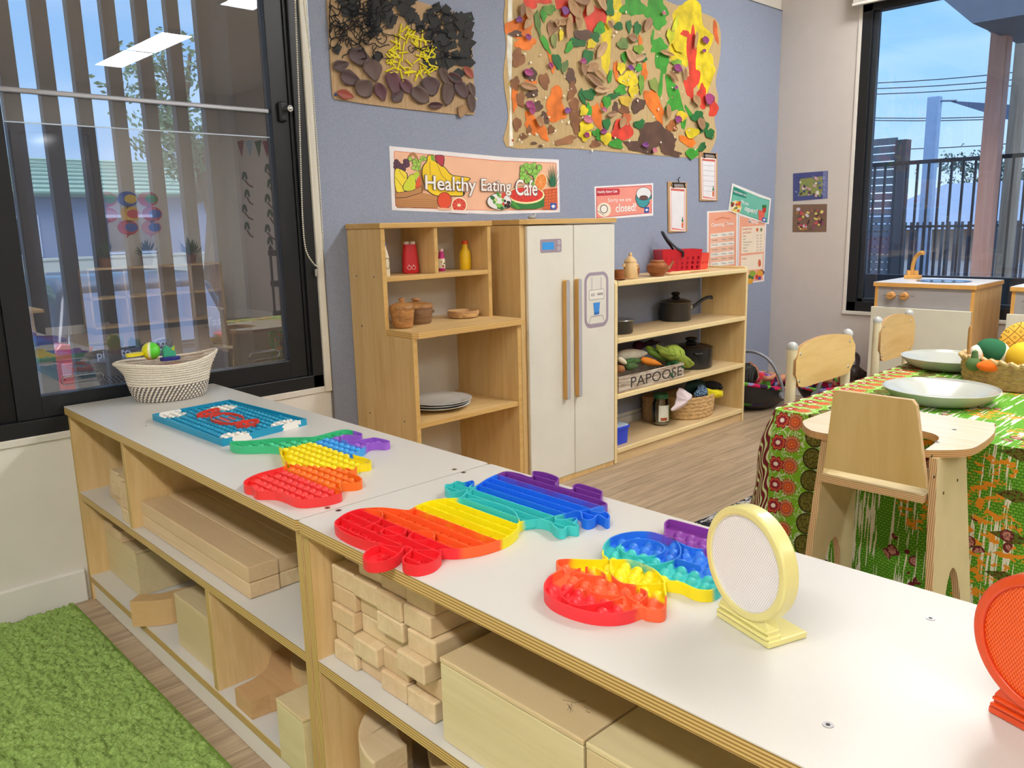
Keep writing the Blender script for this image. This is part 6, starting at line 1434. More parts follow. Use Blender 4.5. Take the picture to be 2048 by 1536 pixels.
@cached
def strawmat(col='#c9a876'):
    t = NT('straw'+col[1:]); n = t.noise(50, t.map((1, 1, 3)), 4, .7); l = lin(col); d = tuple(x*.5 for x in l[:3])+(1,); b = tuple(min(1, x*1.25) for x in l[:3])+(1,)
    t.base(t.ramp(n, [(.3, d), (.5, l), (.75, b)])); t.bump(n, .002, .6); return t.p(.8, 0, .25)
weavebasket('woven_basket', 'oval braided straw basket stuffed with bright cloths on the bottom shelf', (3.590, -.165, zb), .165, .112, .120, .12, '#d0ae7c', 6, 22, rz=.0)
def cloth(name, lab, pts, y, col, amp=.015, cat='cloth', depth=.05, mat=None, off=0):
    P = smooth_pts([at(a, b, 'y', y) for a, b in pts], 3); c = sum(P, Vector())/len(P); n = len(P); vs = [c+Vector((0, -depth*.8, .0))]
    for r_ in (.35, .7, 1.0):
        for k, p in enumerate(P): vs.append(c+(p-c)*r_+Vector((0, -depth*(1-r_**2)*.8+amp*sin(k*2.1+off)*r_*.6, amp*.5*cos(k*1.3)*(1-r_))))
    fs = [(0, 1+k, 1+(k+1) % n) for k in range(n)]+[(1+i*n+k, 1+(i+1)*n+k, 1+(i+1)*n+(k+1) % n, 1+i*n+(k+1) % n) for i in range(2) for k in range(n)]
    o = MB().add([v-c for v in vs], fs).build(name, mat or flat(col, .9, var=.1), smooth=True, ang=180, mods=[('SOLIDIFY', {'thickness': .003, 'offset': 1}), ('SUBSURF', {'levels': 1, 'render_levels': 1})]); o.location = c; return tag(o, lab, cat)
cloth('dress_up_cloth', 'black cloth lying at the right of the straw basket', ((1408, 765), (1424, 761), (1441, 768), (1443, 778), (1433, 784), (1411, 780)), -.19, '#17181c')
cloth('dress_up_cloth', 'bright yellow shiny cloth in the straw basket', ((1408, 775), (1420, 780), (1432, 779), (1446, 783), (1440, 794), (1414, 796), (1405, 790)), -.235, '#e8dc1a')
def dots():
    t = NT('dotted_blue_cloth'); v = t.n('TexVoronoi', {0: t.co(), 'Scale': 190}).outputs['Distance']; t.base(t.ramp(v, [(.35, '#9fc4dc'), (.45, '#1f3f68')])); return t.p(.8)
cloth('dress_up_cloth', 'blue dotted cloth in the straw basket', ((1394, 775), (1404, 768), (1410, 778), (1410, 794), (1392, 796), (1387, 790)), -.235, '', mat=dots())
cloth('dress_up_cloth', 'dark green cloth at the back of the straw basket', ((1372, 765), (1395, 759), (1412, 765), (1408, 778), (1388, 790), (1368, 786)), -.17, '#1f3f38')
cloth('sheer_scarf', 'sheer lilac-white scarf hanging over the left end of the straw basket', ((1357, 775), (1372, 782), (1384, 792), (1372, 802), (1358, 818), (1340, 822), (1350, 806), (1352, 790)), -.262, '#d9cbd2', .01)
weavebasket('wicker_bowl', 'small brown wicker basket behind the green-lidded jar', (3.372, -.085, zb), .062, .055, .13, .1, '#a98a66', 6, 12, amp=.004)
def tub():
    t = thing('plastic_tub', 'blue plastic tub with a clear patterned lid, half behind the fridge', 'tub', (2.888, -.185, zb), 0); m = flat('#1f45d8', .3, 0, .5, var=.03)
    pts = rrect(-.052, .052, -.085, .085, .018, 5); a = [(p[0]*.92, p[1]*.94) for p in pts]; n = len(pts)
    vs = [(p[0], p[1], 0) for p in a]+[(p[0], p[1], .078) for p in pts]; MB().add(vs, [tuple(range(n-1, -1, -1)), tuple(range(n, 2*n))]+[(i, (i+1) % n, n+(i+1) % n, n+i) for i in range(n)]).build('tub_body', m, t, w=False, smooth=True)
    MB().prism([(p[0]*1.08, p[1]*1.05) for p in pts], .074, .084, 'z').build('rim', m, t, w=False, bevel=.002); MB().prism([(p[0]*.97, p[1]*.98) for p in pts], .084, .090, 'z').build('lid', flat('#b9c9d8', .3, var=.1), t, w=False, bevel=.002)
    rd9 = random.Random(2); mb = MB()
    for _ in range(14): mb.sph((rd9.uniform(-.035, .035), rd9.uniform(-.065, .065), .0902), (.009, .004, .0008), 8, 4)
    mb.build('lid_print', flat('#c05848', .5), t, w=False)
tub()
# wire organiser glimpsed on top of fridge
t = lobj('glass_ornament', 'small clear ornament lying on top of the play fridge', 'ornament', (2.52, -.06, 1.1075)); MB().sph((0, 0, .010), (.022, .015, .010), 12, 8).sph((.018, .0, .016), (.010, .008, .010), 10, 6).build('ornament_body', flat('#aab0b8', .1, .2), t, w=False, smooth=True)

# ================================================================ ROPE BASKET ON THE STORAGE SHELF
def rope_basket():
    loc = (.900, -.118, TZ); t = thing('rope_basket', 'cream cotton rope basket with a grey striped lower half, on the shelf by the window', 'basket', loc, R_(-13))
    m = NT('cotton_rope'); o = m.co(); s = m.sep(o); th = m.math('ARCTAN2', s['Y'], s['X']); n = m.noise(240, o, 2)
    w = m.math('SINE', m.math('ADD', m.math('MULTIPLY', th, 46), m.math('MULTIPLY', s['Z'], -330)))
    low = m.math('LESS_THAN', s['Z'], .050); st = m.math('MULTIPLY', m.math('GREATER_THAN', w, .05), low)
    tw = m.math('SINE', m.math('ADD', m.math('MULTIPLY', th, 110), m.math('MULTIPLY', s['Z'], 900)))
    c = m.ramp(n, [(.3, '#d8d0c0'), (.7, '#efe9dc')]); c = m.mix(st, c, '#716c6c'); m.base(c); m.bump(tw, .0006, .35); mat = m.p(.9, 0, .1)
    coils = 15; N = 96; H = .118; vs = []; per = 6
    nz = coils*per
    for j in range(nz+1):
        v = j/nz; fr = v*coils % 1
        for k in range(N):
            a = 2*pi*k/N; e = max(0, v-.62)/.38; fl = abs(cos(a))**6
            rx = .090+.034*v**.55+e**1.6*.020*fl; ry = .068+.030*v**.55
            d = .0042*abs(sin(pi*v*coils))**.6; z = H*v-(1-cos(2*a))*.5*.010*v**3+fl*e**2*(.012 if cos(a) > 0 else -.004)
            vs.append(((rx+d)*cos(a), (ry+d)*sin(a), z))
    fs = [(j*N+k, j*N+(k+1) % N, (j+1)*N+(k+1) % N, (j+1)*N+k) for j in range(nz) for k in range(N)]
    MB().add(vs, fs).build('rope_wall', mat, t, w=False, smooth=True, ang=180, mods=[('SOLIDIFY', {'thickness': .006, 'offset': -1})])
    rim = [Vector(vs[nz*N+k])+Vector((0, 0, .002)) for k in range(N)]; MB().tube([r_*1 for r_ in rim], .0042, 8, closed=True).build('rim_rope', mat, t, w=False, smooth=True)
    MB().prism(ell(0, 0, .097, .071, 40), 0, .005, 'z').build('base', mat, t, w=False)
rope_basket()
def two_tone(name, c1, c2, ax, thr):
    t = NT(name); s = t.sep(); n = t.noise(40, detail=2); t.base(t.mix(t.math('GREATER_THAN', t.math('ADD', s[ax], t.math('MULTIPLY', t.math('SUBTRACT', n, .5), .004)), thr), c1, c2)); return t.p(.35)
p = at(302, 702, 'y', -.12)
t = thing('squeeze_ball', 'yellow and green two-tone ball in the rope basket', 'ball', (p.x, p.y, p.z)); 
bt = NT('ball_rubber'); s_ = bt.sep(); v_ = bt.math('ADD', s_['X'], bt.math('MULTIPLY', s_['Y'], -.6)); bt.base(bt.ramp(bt.math('ADD', bt.math('MULTIPLY', v_, 20), .5), [(.35, '#dfe01c'), (.50, '#f4f6e6'), (.60, '#5fd63a')])); MB().sph((0, 0, 0), .026, 28, 18).build('ball_body', bt.p(.35), t, w=False, smooth=True)
p = at(270, 710, 'y', -.13); t = thing('bubble_toy', 'yellow edge of a small toy beside the ball in the rope basket', 'toy', (p.x, p.y, p.z)); MB().prism(ell(0, 0, .028, .016, 24, .3), -.003, .006, 'z').build('toy_body', flat('#e8d81e', .4), t, w=False, bevel=.002)
p = at(338, 700, 'y', -.11); t = thing('bubble_toy', 'teal and green dinosaur-like toy behind the ball in the rope basket', 'toy', (p.x, p.y, p.z)); MB().prism([(-.02, -.02), (.018, -.02), (.016, .012), (.004, .006), (-.008, .016), (-.02, .004)], -.006, .006, 'y').build('toy_body', flat('#3fae86', .4), t, w=False, bevel=.002); MB().prism([(.004, .004), (.016, .012), (.012, -.004)], -.007, .007, 'y').build('toy_crest', flat('#c8c832', .4), t, w=False)
p = at(340, 712, 'y', -.12); t = thing('bubble_toy', 'dark blue toy lying deepest in the rope basket', 'toy', (p.x, p.y, p.z-.004)); MB().prism(ell(0, 0, .030, .018, 20), -.008, .002, 'z').build('toy_body', flat('#2a2f86', .4), t, w=False, bevel=.002)
t = thing('bubble_toy', 'folded orange and blue toy filling the bottom of the rope basket', 'toy', (.900, -.118, TZ+.006)); MB().lathe([(.07, 0), (.085, .03), (.09, .085), (.05, .092), (0, .094)], n=24, sy=.75).build('toy_body', flat('#d86a3a', .5), t, w=False, smooth=True)
# ================================================================ DINING TABLE WITH CLOTH
TX0, TX1, TY0, TY1, TT = 2.325, 3.62, -1.325, -2.62, .492
t = thing('childs_table', 'low childs table hidden under a green flowered cloth', 'table', ((TX0+TX1)/2, (TY0+TY1)/2, 0))
MB().box(TX0, TX1, TY1, TY0, TT-.022, TT).build('tabletop', m_bx, t, bevel=.004)
for x in (TX0+.07, TX1-.15):
    for y in (TY0-.07, TY1+.07): MB().cyl((x, y, .011), (x, y, TT-.022), .02, n=14).build('leg', flat('#b9bcc0', .3, .7), t)
def clothmat():
    t = NT('printed_cotton'); uv = t.n('UVMap').outputs[0]; s = t.sep(uv); U, V = s['X'], s['Y']
    M = t.math
    wob = t.noise(30, uv, 2)
    # field: woven green with white streaks and orange brush marks
    ck = t.n('TexBrick', {'Vector': uv, 'Scale': 1, 'Brick Width': .012, 'Row Height': .008, 'Mortar Size': .0016, 'Color1': lin('#82bd3a'), 'Color2': lin('#6fae32'), 'Mortar': lin('#468a26')}).outputs[0]
    st = t.noise(1.0, t.map((110, 5, 1), src=uv), 2, .6)
    st2 = t.noise(1.0, t.map((30, 1.5, 1), loc=(4, 2, 0), src=uv), 1)
    field = t.mix(M('GREATER_THAN', M('ADD', st, M('MULTIPLY', st2, .35)), .745), ck, '#e9ead8')
    on = t.noise(1.0, t.map((30, 50, 1), loc=(7, 1, 0), src=uv), 4, .7)
    ob = t.noise(1.0, t.map((3.0, 3.4, 1), loc=(1.7, 5, 0), src=uv), 1)
    om = M('MULTIPLY', M('GREATER_THAN', on, .53), M('GREATER_THAN', M('ADD', ob, M('MULTIPLY', U, .07)), .585))
    field = t.mix(om, field, '#e8962a')
    # dark lozenges pointing across, in the orange areas
    lu = M('PINGPONG', M('ADD', V, .02), .055); lv = M('ABSOLUTE', M('SUBTRACT', M('FRACT', M('DIVIDE', U, .48)), .44))
    loz = M('LESS_THAN', M('ADD', M('MULTIPLY', lu, 12.0), M('MULTIPLY', lv, 1.9)), .22)
    lz = t.noise(130, uv, 2); field = t.mix(M('MULTIPLY', loz, M('GREATER_THAN', U, .16)), field, t.ramp(lz, [(.42, '#4a3d1c'), (.5, '#7a6a2c'), (.6, '#3f7a28')]))
    # maroon blossom clusters
    vo = t.n('TexVoronoi', {'Vector': uv, 'Scale': 24.0}); cl = t.noise(1.0, t.map((5.5, 4.5, 1), loc=(3.1, .4, 0), src=uv), 1)
    fl = M('MULTIPLY', M('LESS_THAN', vo.outputs['Distance'], .42), M('GREATER_THAN', cl, .60))
    fc = t.ramp(M('ADD', vo.outputs['Distance'], M('MULTIPLY', M('SUBTRACT', lz, .5), .5)), [(.06, '#e6c8b0'), (.14, '#7c2f35'), (.24, '#cf9a86'), (.33, '#6d2a30')])
    field = t.mix(fl, field, fc)
    # border: leafy green/white ground
    g2 = t.noise(1.0, t.map((34, 34, 1), src=uv), 3, .6, 1.2); bord = t.ramp(g2, [(.42, '#7fb82c'), (.5, '#74ae28'), (.53, '#e6ead0'), (.57, '#7fb82c')])
    P = .068
    def flower(bg, uc, R0, n, amp, cols, phase=0.0):
        vv = M('MULTIPLY', M('SUBTRACT', M('FRACT', M('ADD', M('DIVIDE', V, P), 10.0+phase)), .5), P); uu = M('SUBTRACT', U, uc)
        r = M('SQRT', M('ADD', M('MULTIPLY', uu, uu), M('MULTIPLY', vv, vv))); th = M('ARCTAN2', vv, uu)
        pet = M('ABSOLUTE', M('SINE', M('MULTIPLY', th, n))); rr = M('DIVIDE', r, M('ADD', R0, M('MULTIPLY', pet, amp)))
        c = t.ramp(rr, cols); return t.mix(M('LESS_THAN', rr, 1.0), bg, c)
    bord = flower(bord, .078, .020, 9, .008, [(.0, '#f0b060'), (.18, '#c8452a'), (.45, '#e8763a'), (.60, '#8a2430'), (.78, '#e89a6a'), (.9, '#a8402c')])
    bord = flower(bord, .036, .019, 4, .007, [(.0, '#f4ece0'), (.25, '#f4ece0'), (.32, '#8a2036'), (.62, '#a02f3c'), (.72, '#e8703a'), (.88, '#8a2036')])
    # outer maroon swirls
    sw = M('SINE', M('ADD', M('MULTIPLY', U, 150), M('MULTIPLY', M('SINE', M('MULTIPLY', V, 75)), 2.4))); swc = t.mix(M('GREATER_THAN', sw, .15), '#7a1f33', '#8fbf3a'); swc = t.mix(M('GREATER_THAN', sw, .72), swc, '#efe6d2')
    bord = t.mix(M('LESS_THAN', U, .004), bord, swc)
    # olive paisleys
    pv = M('MULTIPLY', M('SUBTRACT', M('FRACT', M('ADD', M('DIVIDE', V, P), 10.5)), .5), 2.0); pu = M('DIVIDE', M('SUBTRACT', U, .145), .030)
    pr = M('ADD', M('MULTIPLY', pv, pv), M('MULTIPLY', pu, pu)); pc = t.mix(M('GREATER_THAN', t.noise(160, uv, 2), .5), '#55501f', '#7a7434'); pc = t.mix(M('GREATER_THAN', pr, .72), pc, '#3c3a18')
    bord = t.mix(M('LESS_THAN', pr, .98), bord, pc)
    c = t.mix(M('GREATER_THAN', M('ADD', U, M('MULTIPLY', M('SUBTRACT', wob, .5), .012)), .182), bord, field)
    t.base(c); t.bump(t.noise(500, uv, 1), .0004, .2); return t.p(.82, 0, .2)
def tablecloth():
    r = .03; x0, x1, y0, y1 = TX0-.006, TX1+.006, TY1-.006, TY0+.006; top = TT+.0035; H = .455
    # closed outline sampled densely, starting in the middle of the far side
    pts = []
    def seg_(a, b, st=.011):
        n = max(2, int((Vector(b)-Vector(a)).length/st))
        for k in range(n): pts.append((a[0]+(b[0]-a[0])*k/n, a[1]+(b[1]-a[1])*k/n))
    def arc_(cx, cy, a0, a1, n=7):
        for k in range(n): a = a0+(a1-a0)*k/n; pts.append((cx+r*cos(a), cy+r*sin(a)))
    seg_((x1-r, y1), (x0+r, y1)); arc_(x0+r, y1-r, pi/2, pi); seg_((x0, y1-r), (x0, y0+r)); arc_(x0+r, y0+r, pi, 1.5*pi); seg_((x0+r, y0), (x1-r, y0)); arc_(x1-r, y0+r, -pi/2, 0); seg_((x1, y0+r), (x1, y1-r)); arc_(x1-r, y1-r, 0, pi/2)
    n = len(pts); nz = 26; mb = MB(); uv = []
    # top
    b0 = 0
    tri_in = [(p[0], p[1]) for p in pts]
    nx, ny = 30, 30
    for j in range(nz+1):
        h = j/nz
        for k, (x, y) in enumerate(pts):
            q0, q1 = Vector(pts[k-1]), Vector(pts[(k+1) % n]); d = (q1-q0).normalized(); nrm = Vector((d.y, -d.x)); nrm = -nrm if nrm.dot(Vector((x-(x0+x1)/2, y-(y0+y1)/2))) < 0 else nrm
            s = k/n*2*((x1-x0)+(y1-y0)); cdist = min(hypot(x-a, y-b) for a in (x0, x1) for b in (y0, y1)); cf = math.exp(-(cdist/.10)**2)
            hf = 1-.64*max(0, min(1, (x-x0-.06)/.14)) if nrm.y > .5 else (.36 if x > x1-.2 else 1); drop = H*h; out = .004*min(1, h*8)+h*.030+cf*.055*sin(min(1, h*1.5)*pi*.5)*(1-.35*h)+(.012*sin(s*23)+.008*sin(s*41+1))*h**1.2
            if cf > .3: out += .02*sin(h*9)*h*cf
            e = min(1, drop/.012); px_, py_ = x+nrm.x*(out), y+nrm.y*(out)
            mb.v.append((px_, py_, top-drop*hf))
            U = (TY0-y); V = (x-TX0)
            if abs(nrm.x) > .5: V += nrm.x*drop
            if abs(nrm.y) > .5 or (abs(nrm.x) > .05 and abs(nrm.y) > .05): U += -nrm.y*drop*(1 if abs(nrm.y) > .5 else .6)
            uv.append((U, V))
    mb.f = [(j*n+k, (j+1)*n+k, (j+1)*n+(k+1) % n, j*n+(k+1) % n) for j in range(nz) for k in range(n)]; mb.m = [0]*len(mb.f)
    tri = tessellate_polygon([[Vector((p[0], p[1], 0)) for p in pts]])
    for q in tri: mb.f.append(tuple(q)); mb.m.append(0)
    mb.uv = uv
    me_ = mb
    o = me_.build('tablecloth', clothmat(), smooth=True, ang=50); tag(o, 'green cotton tablecloth printed with maroon flowers and orange, draped over the low table', 'tablecloth')
tablecloth()
ZT = TT+.0045
# plates
m_pl2 = flat('#b4b8b1', .16, 0, .5, var=.01, Coat_Weight=.15)
plate('pale serving dish with concentric grooves nearest the high chair', (at(1880, 790, 'z', ZT+.02).x, at(1880, 790, 'z', ZT+.02).y, ZT), .172, .046, 'serving_dish', None, None, True, m_pl2)
plate('pale serving dish at the far end of the table by the second chair', (3.400, -1.480, ZT), .172, .046, 'serving_dish', None, None, True, m_pl2)
plate('pale serving dish cut off by the right edge, below the straw basket', (2.83, -2.085, ZT), .172, .046, 'serving_dish', None, None, True, m_pl2)
# straw basket with plush food
BX, BY = 3.235, -1.785
weavebasket('straw_basket', 'round plaited straw basket of plush fruit and vegetables on the flowered table', (BX, BY, ZT), .197, .197, .092, .05, '#bfa06e', 5, 22, amp=.007, thick=.01)
rim_t = [o for o in bpy.data.objects if o.name == 'straw_basket'][0]
rp = []
for k in range(120):
    a = 2*pi*k/120; rp.append((.200*cos(a)+.005*cos(a*40), .200*sin(a)+.005*sin(a*40), .095+.005*sin(a*40)+.006*sin(a*3)))
MB().tube(rp, .0075, 7, closed=True).build('twisted_rim', strawmat('#d6bb8a'), rim_t, w=False, smooth=True)
MB().lathe([(.150, .03), (.165, .045), (0, .05)], n=32).build('straw_lining', strawmat('#a98a5c'), rim_t, w=False, smooth=True)
def plush(name, lab, px, D_, rad, mat, extra=None, cat='plush food', rot=(0, 0, 0)):
    p = CAM+(CR*(px[0]-1024)+CU*(768-px[1])+CF*FPX).normalized()*D_; t = thing(name, lab, cat, tuple(p), rot=rot)
    MB().sph((0, 0, 0), rad, 22, 14).build('body', mat, t, w=False, smooth=True); return t, p
fm = lambda c: flat(c, .9, 0, .15, var=.1)
dB = hypot(BX, BY+2.5625)
t, p = plush('plush_lemon', 'big yellow plush lemon at the right edge of the straw basket', (2046, 716), 3.34, (.054, .054, .056), fm('#e8c33a'))
t, p = plush('plush_carrot', 'bright orange plush carrot with green leaves on the basket front', (1985, 732), 3.20, (.056, .021, .021), fm('#f0742c'), rot=(0, .06, -.70))
for k in range(5): MB().tube([(.058, 0, 0), (.070+.004*k, -.006+.004*k, -.004), (.060+.010*k, -.012+.004*k, -.040)], [.005, .006, .003], 7).build('leaf', fm('#5fbf3f'), t, w=False, smooth=True)
def wm():
    t = NT('plush_melon'); s = t.sep(); t.base(t.ramp(t.math('ADD', t.math('MULTIPLY', s['X'], 8.0), .5), [(.0, '#2f6a4a'), (.55, '#2f6a4a'), (.56, '#e9e6d8'), (.80, '#e9e6d8'), (.81, '#d83a6a')], 'CONSTANT')); return t.p(.9, 0, .15)
t, p = plush('plush_melon', 'plush watermelon wedge, dark green with a white and pink side', (1986, 706), 3.36, (.064, .050, .050), wm(), rot=(0, .5, -.75))
t, p = plush('plush_pear', 'small dark green plush pear at the left end of the straw basket', (1948, 728), 3.22, (.028, .026, .024), fm('#5d7a4c')); MB().lathe([(.014, .01), (.011, .03), (.009, .045), (0, .05)], n=12).build('pear_neck', fm('#55734a'), t, w=False, smooth=True)
def pm():
    t = NT('plush_mango'); s = t.sep(); t.base(t.mix(t.math('GREATER_THAN', s['X'], -.006), '#efe6da', '#f29a2e')); return t.p(.9, 0, .15)
t, p = plush('plush_mango', 'orange and white plush fruit behind the green pear', (1957, 708), 3.34, (.034, .032, .034), pm(), rot=(0, 0, -.7))
def pine():
    t = NT('plush_pineapple'); s = t.sep(); a = t.math('ADD', s['X'], s['Z']); b = t.math('SUBTRACT', s['X'], s['Z'])
    l1 = t.math('LESS_THAN', t.math('PINGPONG', a, .020), .0016); l2 = t.math('LESS_THAN', t.math('PINGPONG', t.math('ADD', b, .006), .020), .0016)
    u = t.math('PINGPONG', t.math('ADD', a, .02), .020); v = t.math('PINGPONG', t.math('ADD', b, .026), .020); q = t.math('ADD', t.math('MULTIPLY', u, u), t.math('MULTIPLY', v, v))
    ring = t.math('MULTIPLY', t.math('LESS_THAN', q, .000045), t.math('GREATER_THAN', q, .000014))
    t.base(t.mix(t.math('MAXIMUM', t.math('MAXIMUM', l1, l2), ring), '#e0b04a', '#7c5a24')); return t.p(.9, 0, .15)
t, p = plush('plush_pineapple', 'flat plush pineapple slice standing at the back of the straw basket', (2044, 685), 3.46, (.085, .030, .075), pine(), rot=(0, 0, -.75))
p0 = at(1936, 720, 'x', 3.13); p1 = at(1941, 652, 'x', 3.16)
t = thing('wooden_knife', 'wooden butter knife handle sticking up from the left side of the straw basket', 'wooden knife', tuple(p0)); MB().tube([p0-p0, (p1-p0)*.5, (p1-p0)*.92, (p1-p0)], [.008, .0105, .010, .004], 10, sq=.5).build('handle', wood('#c79a5e', '#a87c42', 'z', .5), t, w=False, smooth=True)

# ================================================================ CHILD CHAIRS
m_cream = flat('#e2d8b8', .35, 0, .5, var=.03); m_cap = flat('#b9bcbe', .3, 0, .5, var=.02); m_cb = wood('#e6c88e', '#d3ae6c', 'x', .4, .5)
def chair(label, cx, cy, w, rz, ztop, zb0, zb1, name='childs_chair'):
    t = thing(name, label, 'chair', (cx, cy, 0), rz); hw = w/2; r = .0175
    for s in (-1, 1):
        MB().cyl((s*hw, .0, .011), (s*hw, .0, ztop-.016), r, r, 18).build('rear_leg', m_cream, t, w=False, smooth=True)
        MB().sph((s*hw, .0, ztop-.018), (r*1.12, r*1.12, .020), 18, 8, z0=-.3).build('post_cap', m_cap, t, w=False, smooth=True)
        MB().cyl((s*hw, -.27, .011), (s*hw, -.27, .27), r, r, 16).build('front_leg', m_cream, t, w=False, smooth=True)
        MB().cyl((s*hw, -.27, .20), (s*hw, 0, .20), .010, .010, 12).build('side_rail', m_cream, t, w=False, smooth=True)
    MB().prism(rrect(-hw-.01, hw+.01, -.30, .01-.03, .03, 5), .272, .287, 'z').build('seat', m_cb, t, w=False, bevel=.004, seg=3)
    # bent backrest
    o = []; zc = (zb0+zb1)/2; hh = (zb1-zb0)/2; B = []
    for x, z in smooth_pts([(-hw-.012, zb0+.06), (-hw-.010, zb1-.05), (-hw+.03, zb1-.012), (0, zb1+.004), (hw-.03, zb1-.012), (hw+.016, zb1-.045), (hw+.020, zb0+.05), (hw-.02, zb0+.006), (0, zb0), (-hw+.04, zb0+.008)], 5): B.append((x, z))
    n = len(B); f = lambda x: -.018-.026*(1-(x/(hw+.02))**2)*-1*.6
    vs = [(x, f(x)-.006, z) for x, z in B]+[(x, f(x)+.006, z) for x, z in B]
    tri = tessellate_polygon([[Vector((p[0], p[1], 0)) for p in B]])
    # strips across for a smooth bend
    nx = 14; xs = [-hw-.012+(2*hw+.032)*k/nx for k in range(nx+1)]
    def zr(x):
        zz = []
        for i in range(n):
            (xa, za), (xb, zb_) = B[i-1], B[i]
            if (xa-x)*(xb-x) <= 0 and xa != xb: zz.append(za+(zb_-za)*(x-xa)/(xb-xa))
        return (min(zz), max(zz)) if zz else (zc, zc)
    mb = MB(); V = []
    for x in xs:
        xx = min(max(x, min(b[0] for b in B)+1e-4), max(b[0] for b in B)-1e-4); a, b = zr(xx)
        V += [(xx, f(xx)-.006, a), (xx, f(xx)-.006, b), (xx, f(xx)+.006, b), (xx, f(xx)+.006, a)]
    F = []; m_ = []
    for k in range(nx):
        q = 4*k
        for (i, j, mm) in ((0, 1, 0), (1, 2, 1), (2, 3, 0), (3, 0, 1)): F.append((q+i, q+j, q+4+j, q+4+i)); m_.append(mm)
    F += [(0, 3, 2, 1), (4*nx, 4*nx+1, 4*nx+2, 4*nx+3)]; m_ += [1, 1]
    mb.v = V; mb.f = F; mb.m = m_
    bk = mb.build('backrest', [m_cb, ply('y', .004, '#c9a172', '#8f6a42')], t, w=False, smooth=True, ang=40)
    for s in (-1, 1):
        for z in (zb0+.032, zb1-.038): MB().sph((s*(hw-.022), f(hw-.022)-.006, z), (.006, .003, .006), 12, 6).build('screw', flat('#d8d8da', .25, 1, var=0), bk, w=False, smooth=True)
    return t
chair('small cream-framed wooden chair tucked behind the near end of the table', 2.795, -1.245, .43, 0, .672, .503, .668)
chair('small cream-framed wooden chair at the far end of the table, by the play sink', 3.73, -1.135, .35, 0, .660, .455, .652)

# ================================================================ DOLL HIGH CHAIR
m_hp = flat('#d6c69a', .5, var=.05); m_hb = wood('#d3bd84', '#c2a868', 'z', .45, .3); hx = 1.955
t = thing('doll_high_chair', 'plywood doll high chair with a curved tray, its back towards the camera', 'high chair', (2.1, -1.79, 0))
def panel(y0, y1, name):
    """side panel: trapezoid with arched cut-out, leaning outward; y0 at top, y1 at floor"""
    out = [(hx+.195, .533), (hx-.0, .533), (hx-.050, .0115), (hx+.03, .0115)]+[(hx+.100+.070*cos(a), .0115+.225*sin(a)) for a in [pi-pi*k/14 for k in range(15)]]+[(hx+.245, .0115)]
    n = len(out); f = lambda z: y1+(y0-y1)*z/.533; th = .018
    vs = [(x, f(z)-th/2, z) for x, z in out]+[(x, f(z)+th/2, z) for x, z in out]
    tri = tessellate_polygon([[Vector((p[0], p[1], 0)) for p in out]]); fs = [tuple(q) for q in tri]+[tuple(n+i for i in reversed(q)) for q in tri]; k = len(fs)
    fs += [(i, (i+1) % n, n+(i+1) % n, n+i) for i in range(n)]; mb = MB(); mb.v = vs; mb.f = fs; mb.m = [0]*k+[1]*n
    return mb.build(name, [m_hp, ply('y', .0045, '#d9bf92', '#9a7550')], t, bevel=.001)
pl_ = panel(-1.663, -1.640, 'side_panel'); pr_ = panel(-1.925, -1.965, 'side_panel')
# back board (trapezoid, slightly reclined)
def xb(z): return hx-.012-(z-.46)*.10
q = [(-1.674, .462), (-1.923, .462), (-1.893, .660), (-1.883, .672), (-1.708, .672), (-1.697, .664)]
mb = MB(); n = len(q); vs = [(xb(z)-.008, y, z) for y, z in q]+[(xb(z)+.008, y, z) for y, z in q]
mb.v = vs; mb.f = [tuple(range(n)), tuple(range(2*n-1, n-1, -1))]+[(i, (i+1) % n, n+(i+1) % n, n+i) for i in range(n)]; mb.m = [0, 0]+[1]*n
mb.build('backrest', [m_hb, ply('x', .0045, '#e0c79a', '#a88458')], t, bevel=.0012)
MB().box(hx-.030, hx+.21, -1.920, -1.668, .428, .446, 0, 1).build('seat', [m_hp, ply('z', .0045, '#d9bf92', '#9a7550')], t, bevel=.001)
tz = .550
def tpx(pts, z=tz): return [(p.x, p.y) for p in (at(1500+a/3.34, 540+b/3.34, 'z', z) for a, b in pts)]
oc = tpx([(530, 1095), (400, 1068), (352, 1020), (372, 1000), (548, 925)])
oc2 = tpx([(1185, 980), (1560, 1008), (1640, 1055), (1630, 1090), (1540, 1165), (1440, 1198), (1190, 1203)])
nook = tpx([(1200, 1165), (1275, 1100), (1290, 1075), (1260, 1050), (1188, 1035)])
yl, yr = oc[0][1], oc2[-1][1]; xf = max(p[0] for p in oc+oc2)
tray = [oc[0], oc[1], oc[2], (oc[2][0]+.06, oc[2][1]+.012), (xf-.03, oc[2][1]+.0), (xf, oc[2][1]-.03), (xf-.004, oc2[2][1]+.045), (xf-.028, oc2[2][1]+.012), oc2[3], oc2[4], oc2[5], oc2[6], (hx+.015, -1.905), (hx+.12, -1.895), (hx+.165, -1.86), (hx+.175, -1.79), (hx+.165, -1.72), (hx+.12, -1.688), (hx+.015, -1.680)]
tray = [tuple(q) for q in smooth_pts(tray, 3)]
MB().prism(tray, tz-.018, tz-.001, 'z', 1, 1).prism([p for p in inset(tray, .0006)], tz-.001, tz, 'z', 0, 0).build('tray', [wood('#e6dcc6', '#dccfae', 'y', .2), ply('z', .0045, '#d9b27c', '#9a7048')], t)
for a, b in ((1365, 1066), (1250, 1150)): p = at(1500+a/3.34, 540+b/3.34, 'z', tz); screw(p, t, .006)
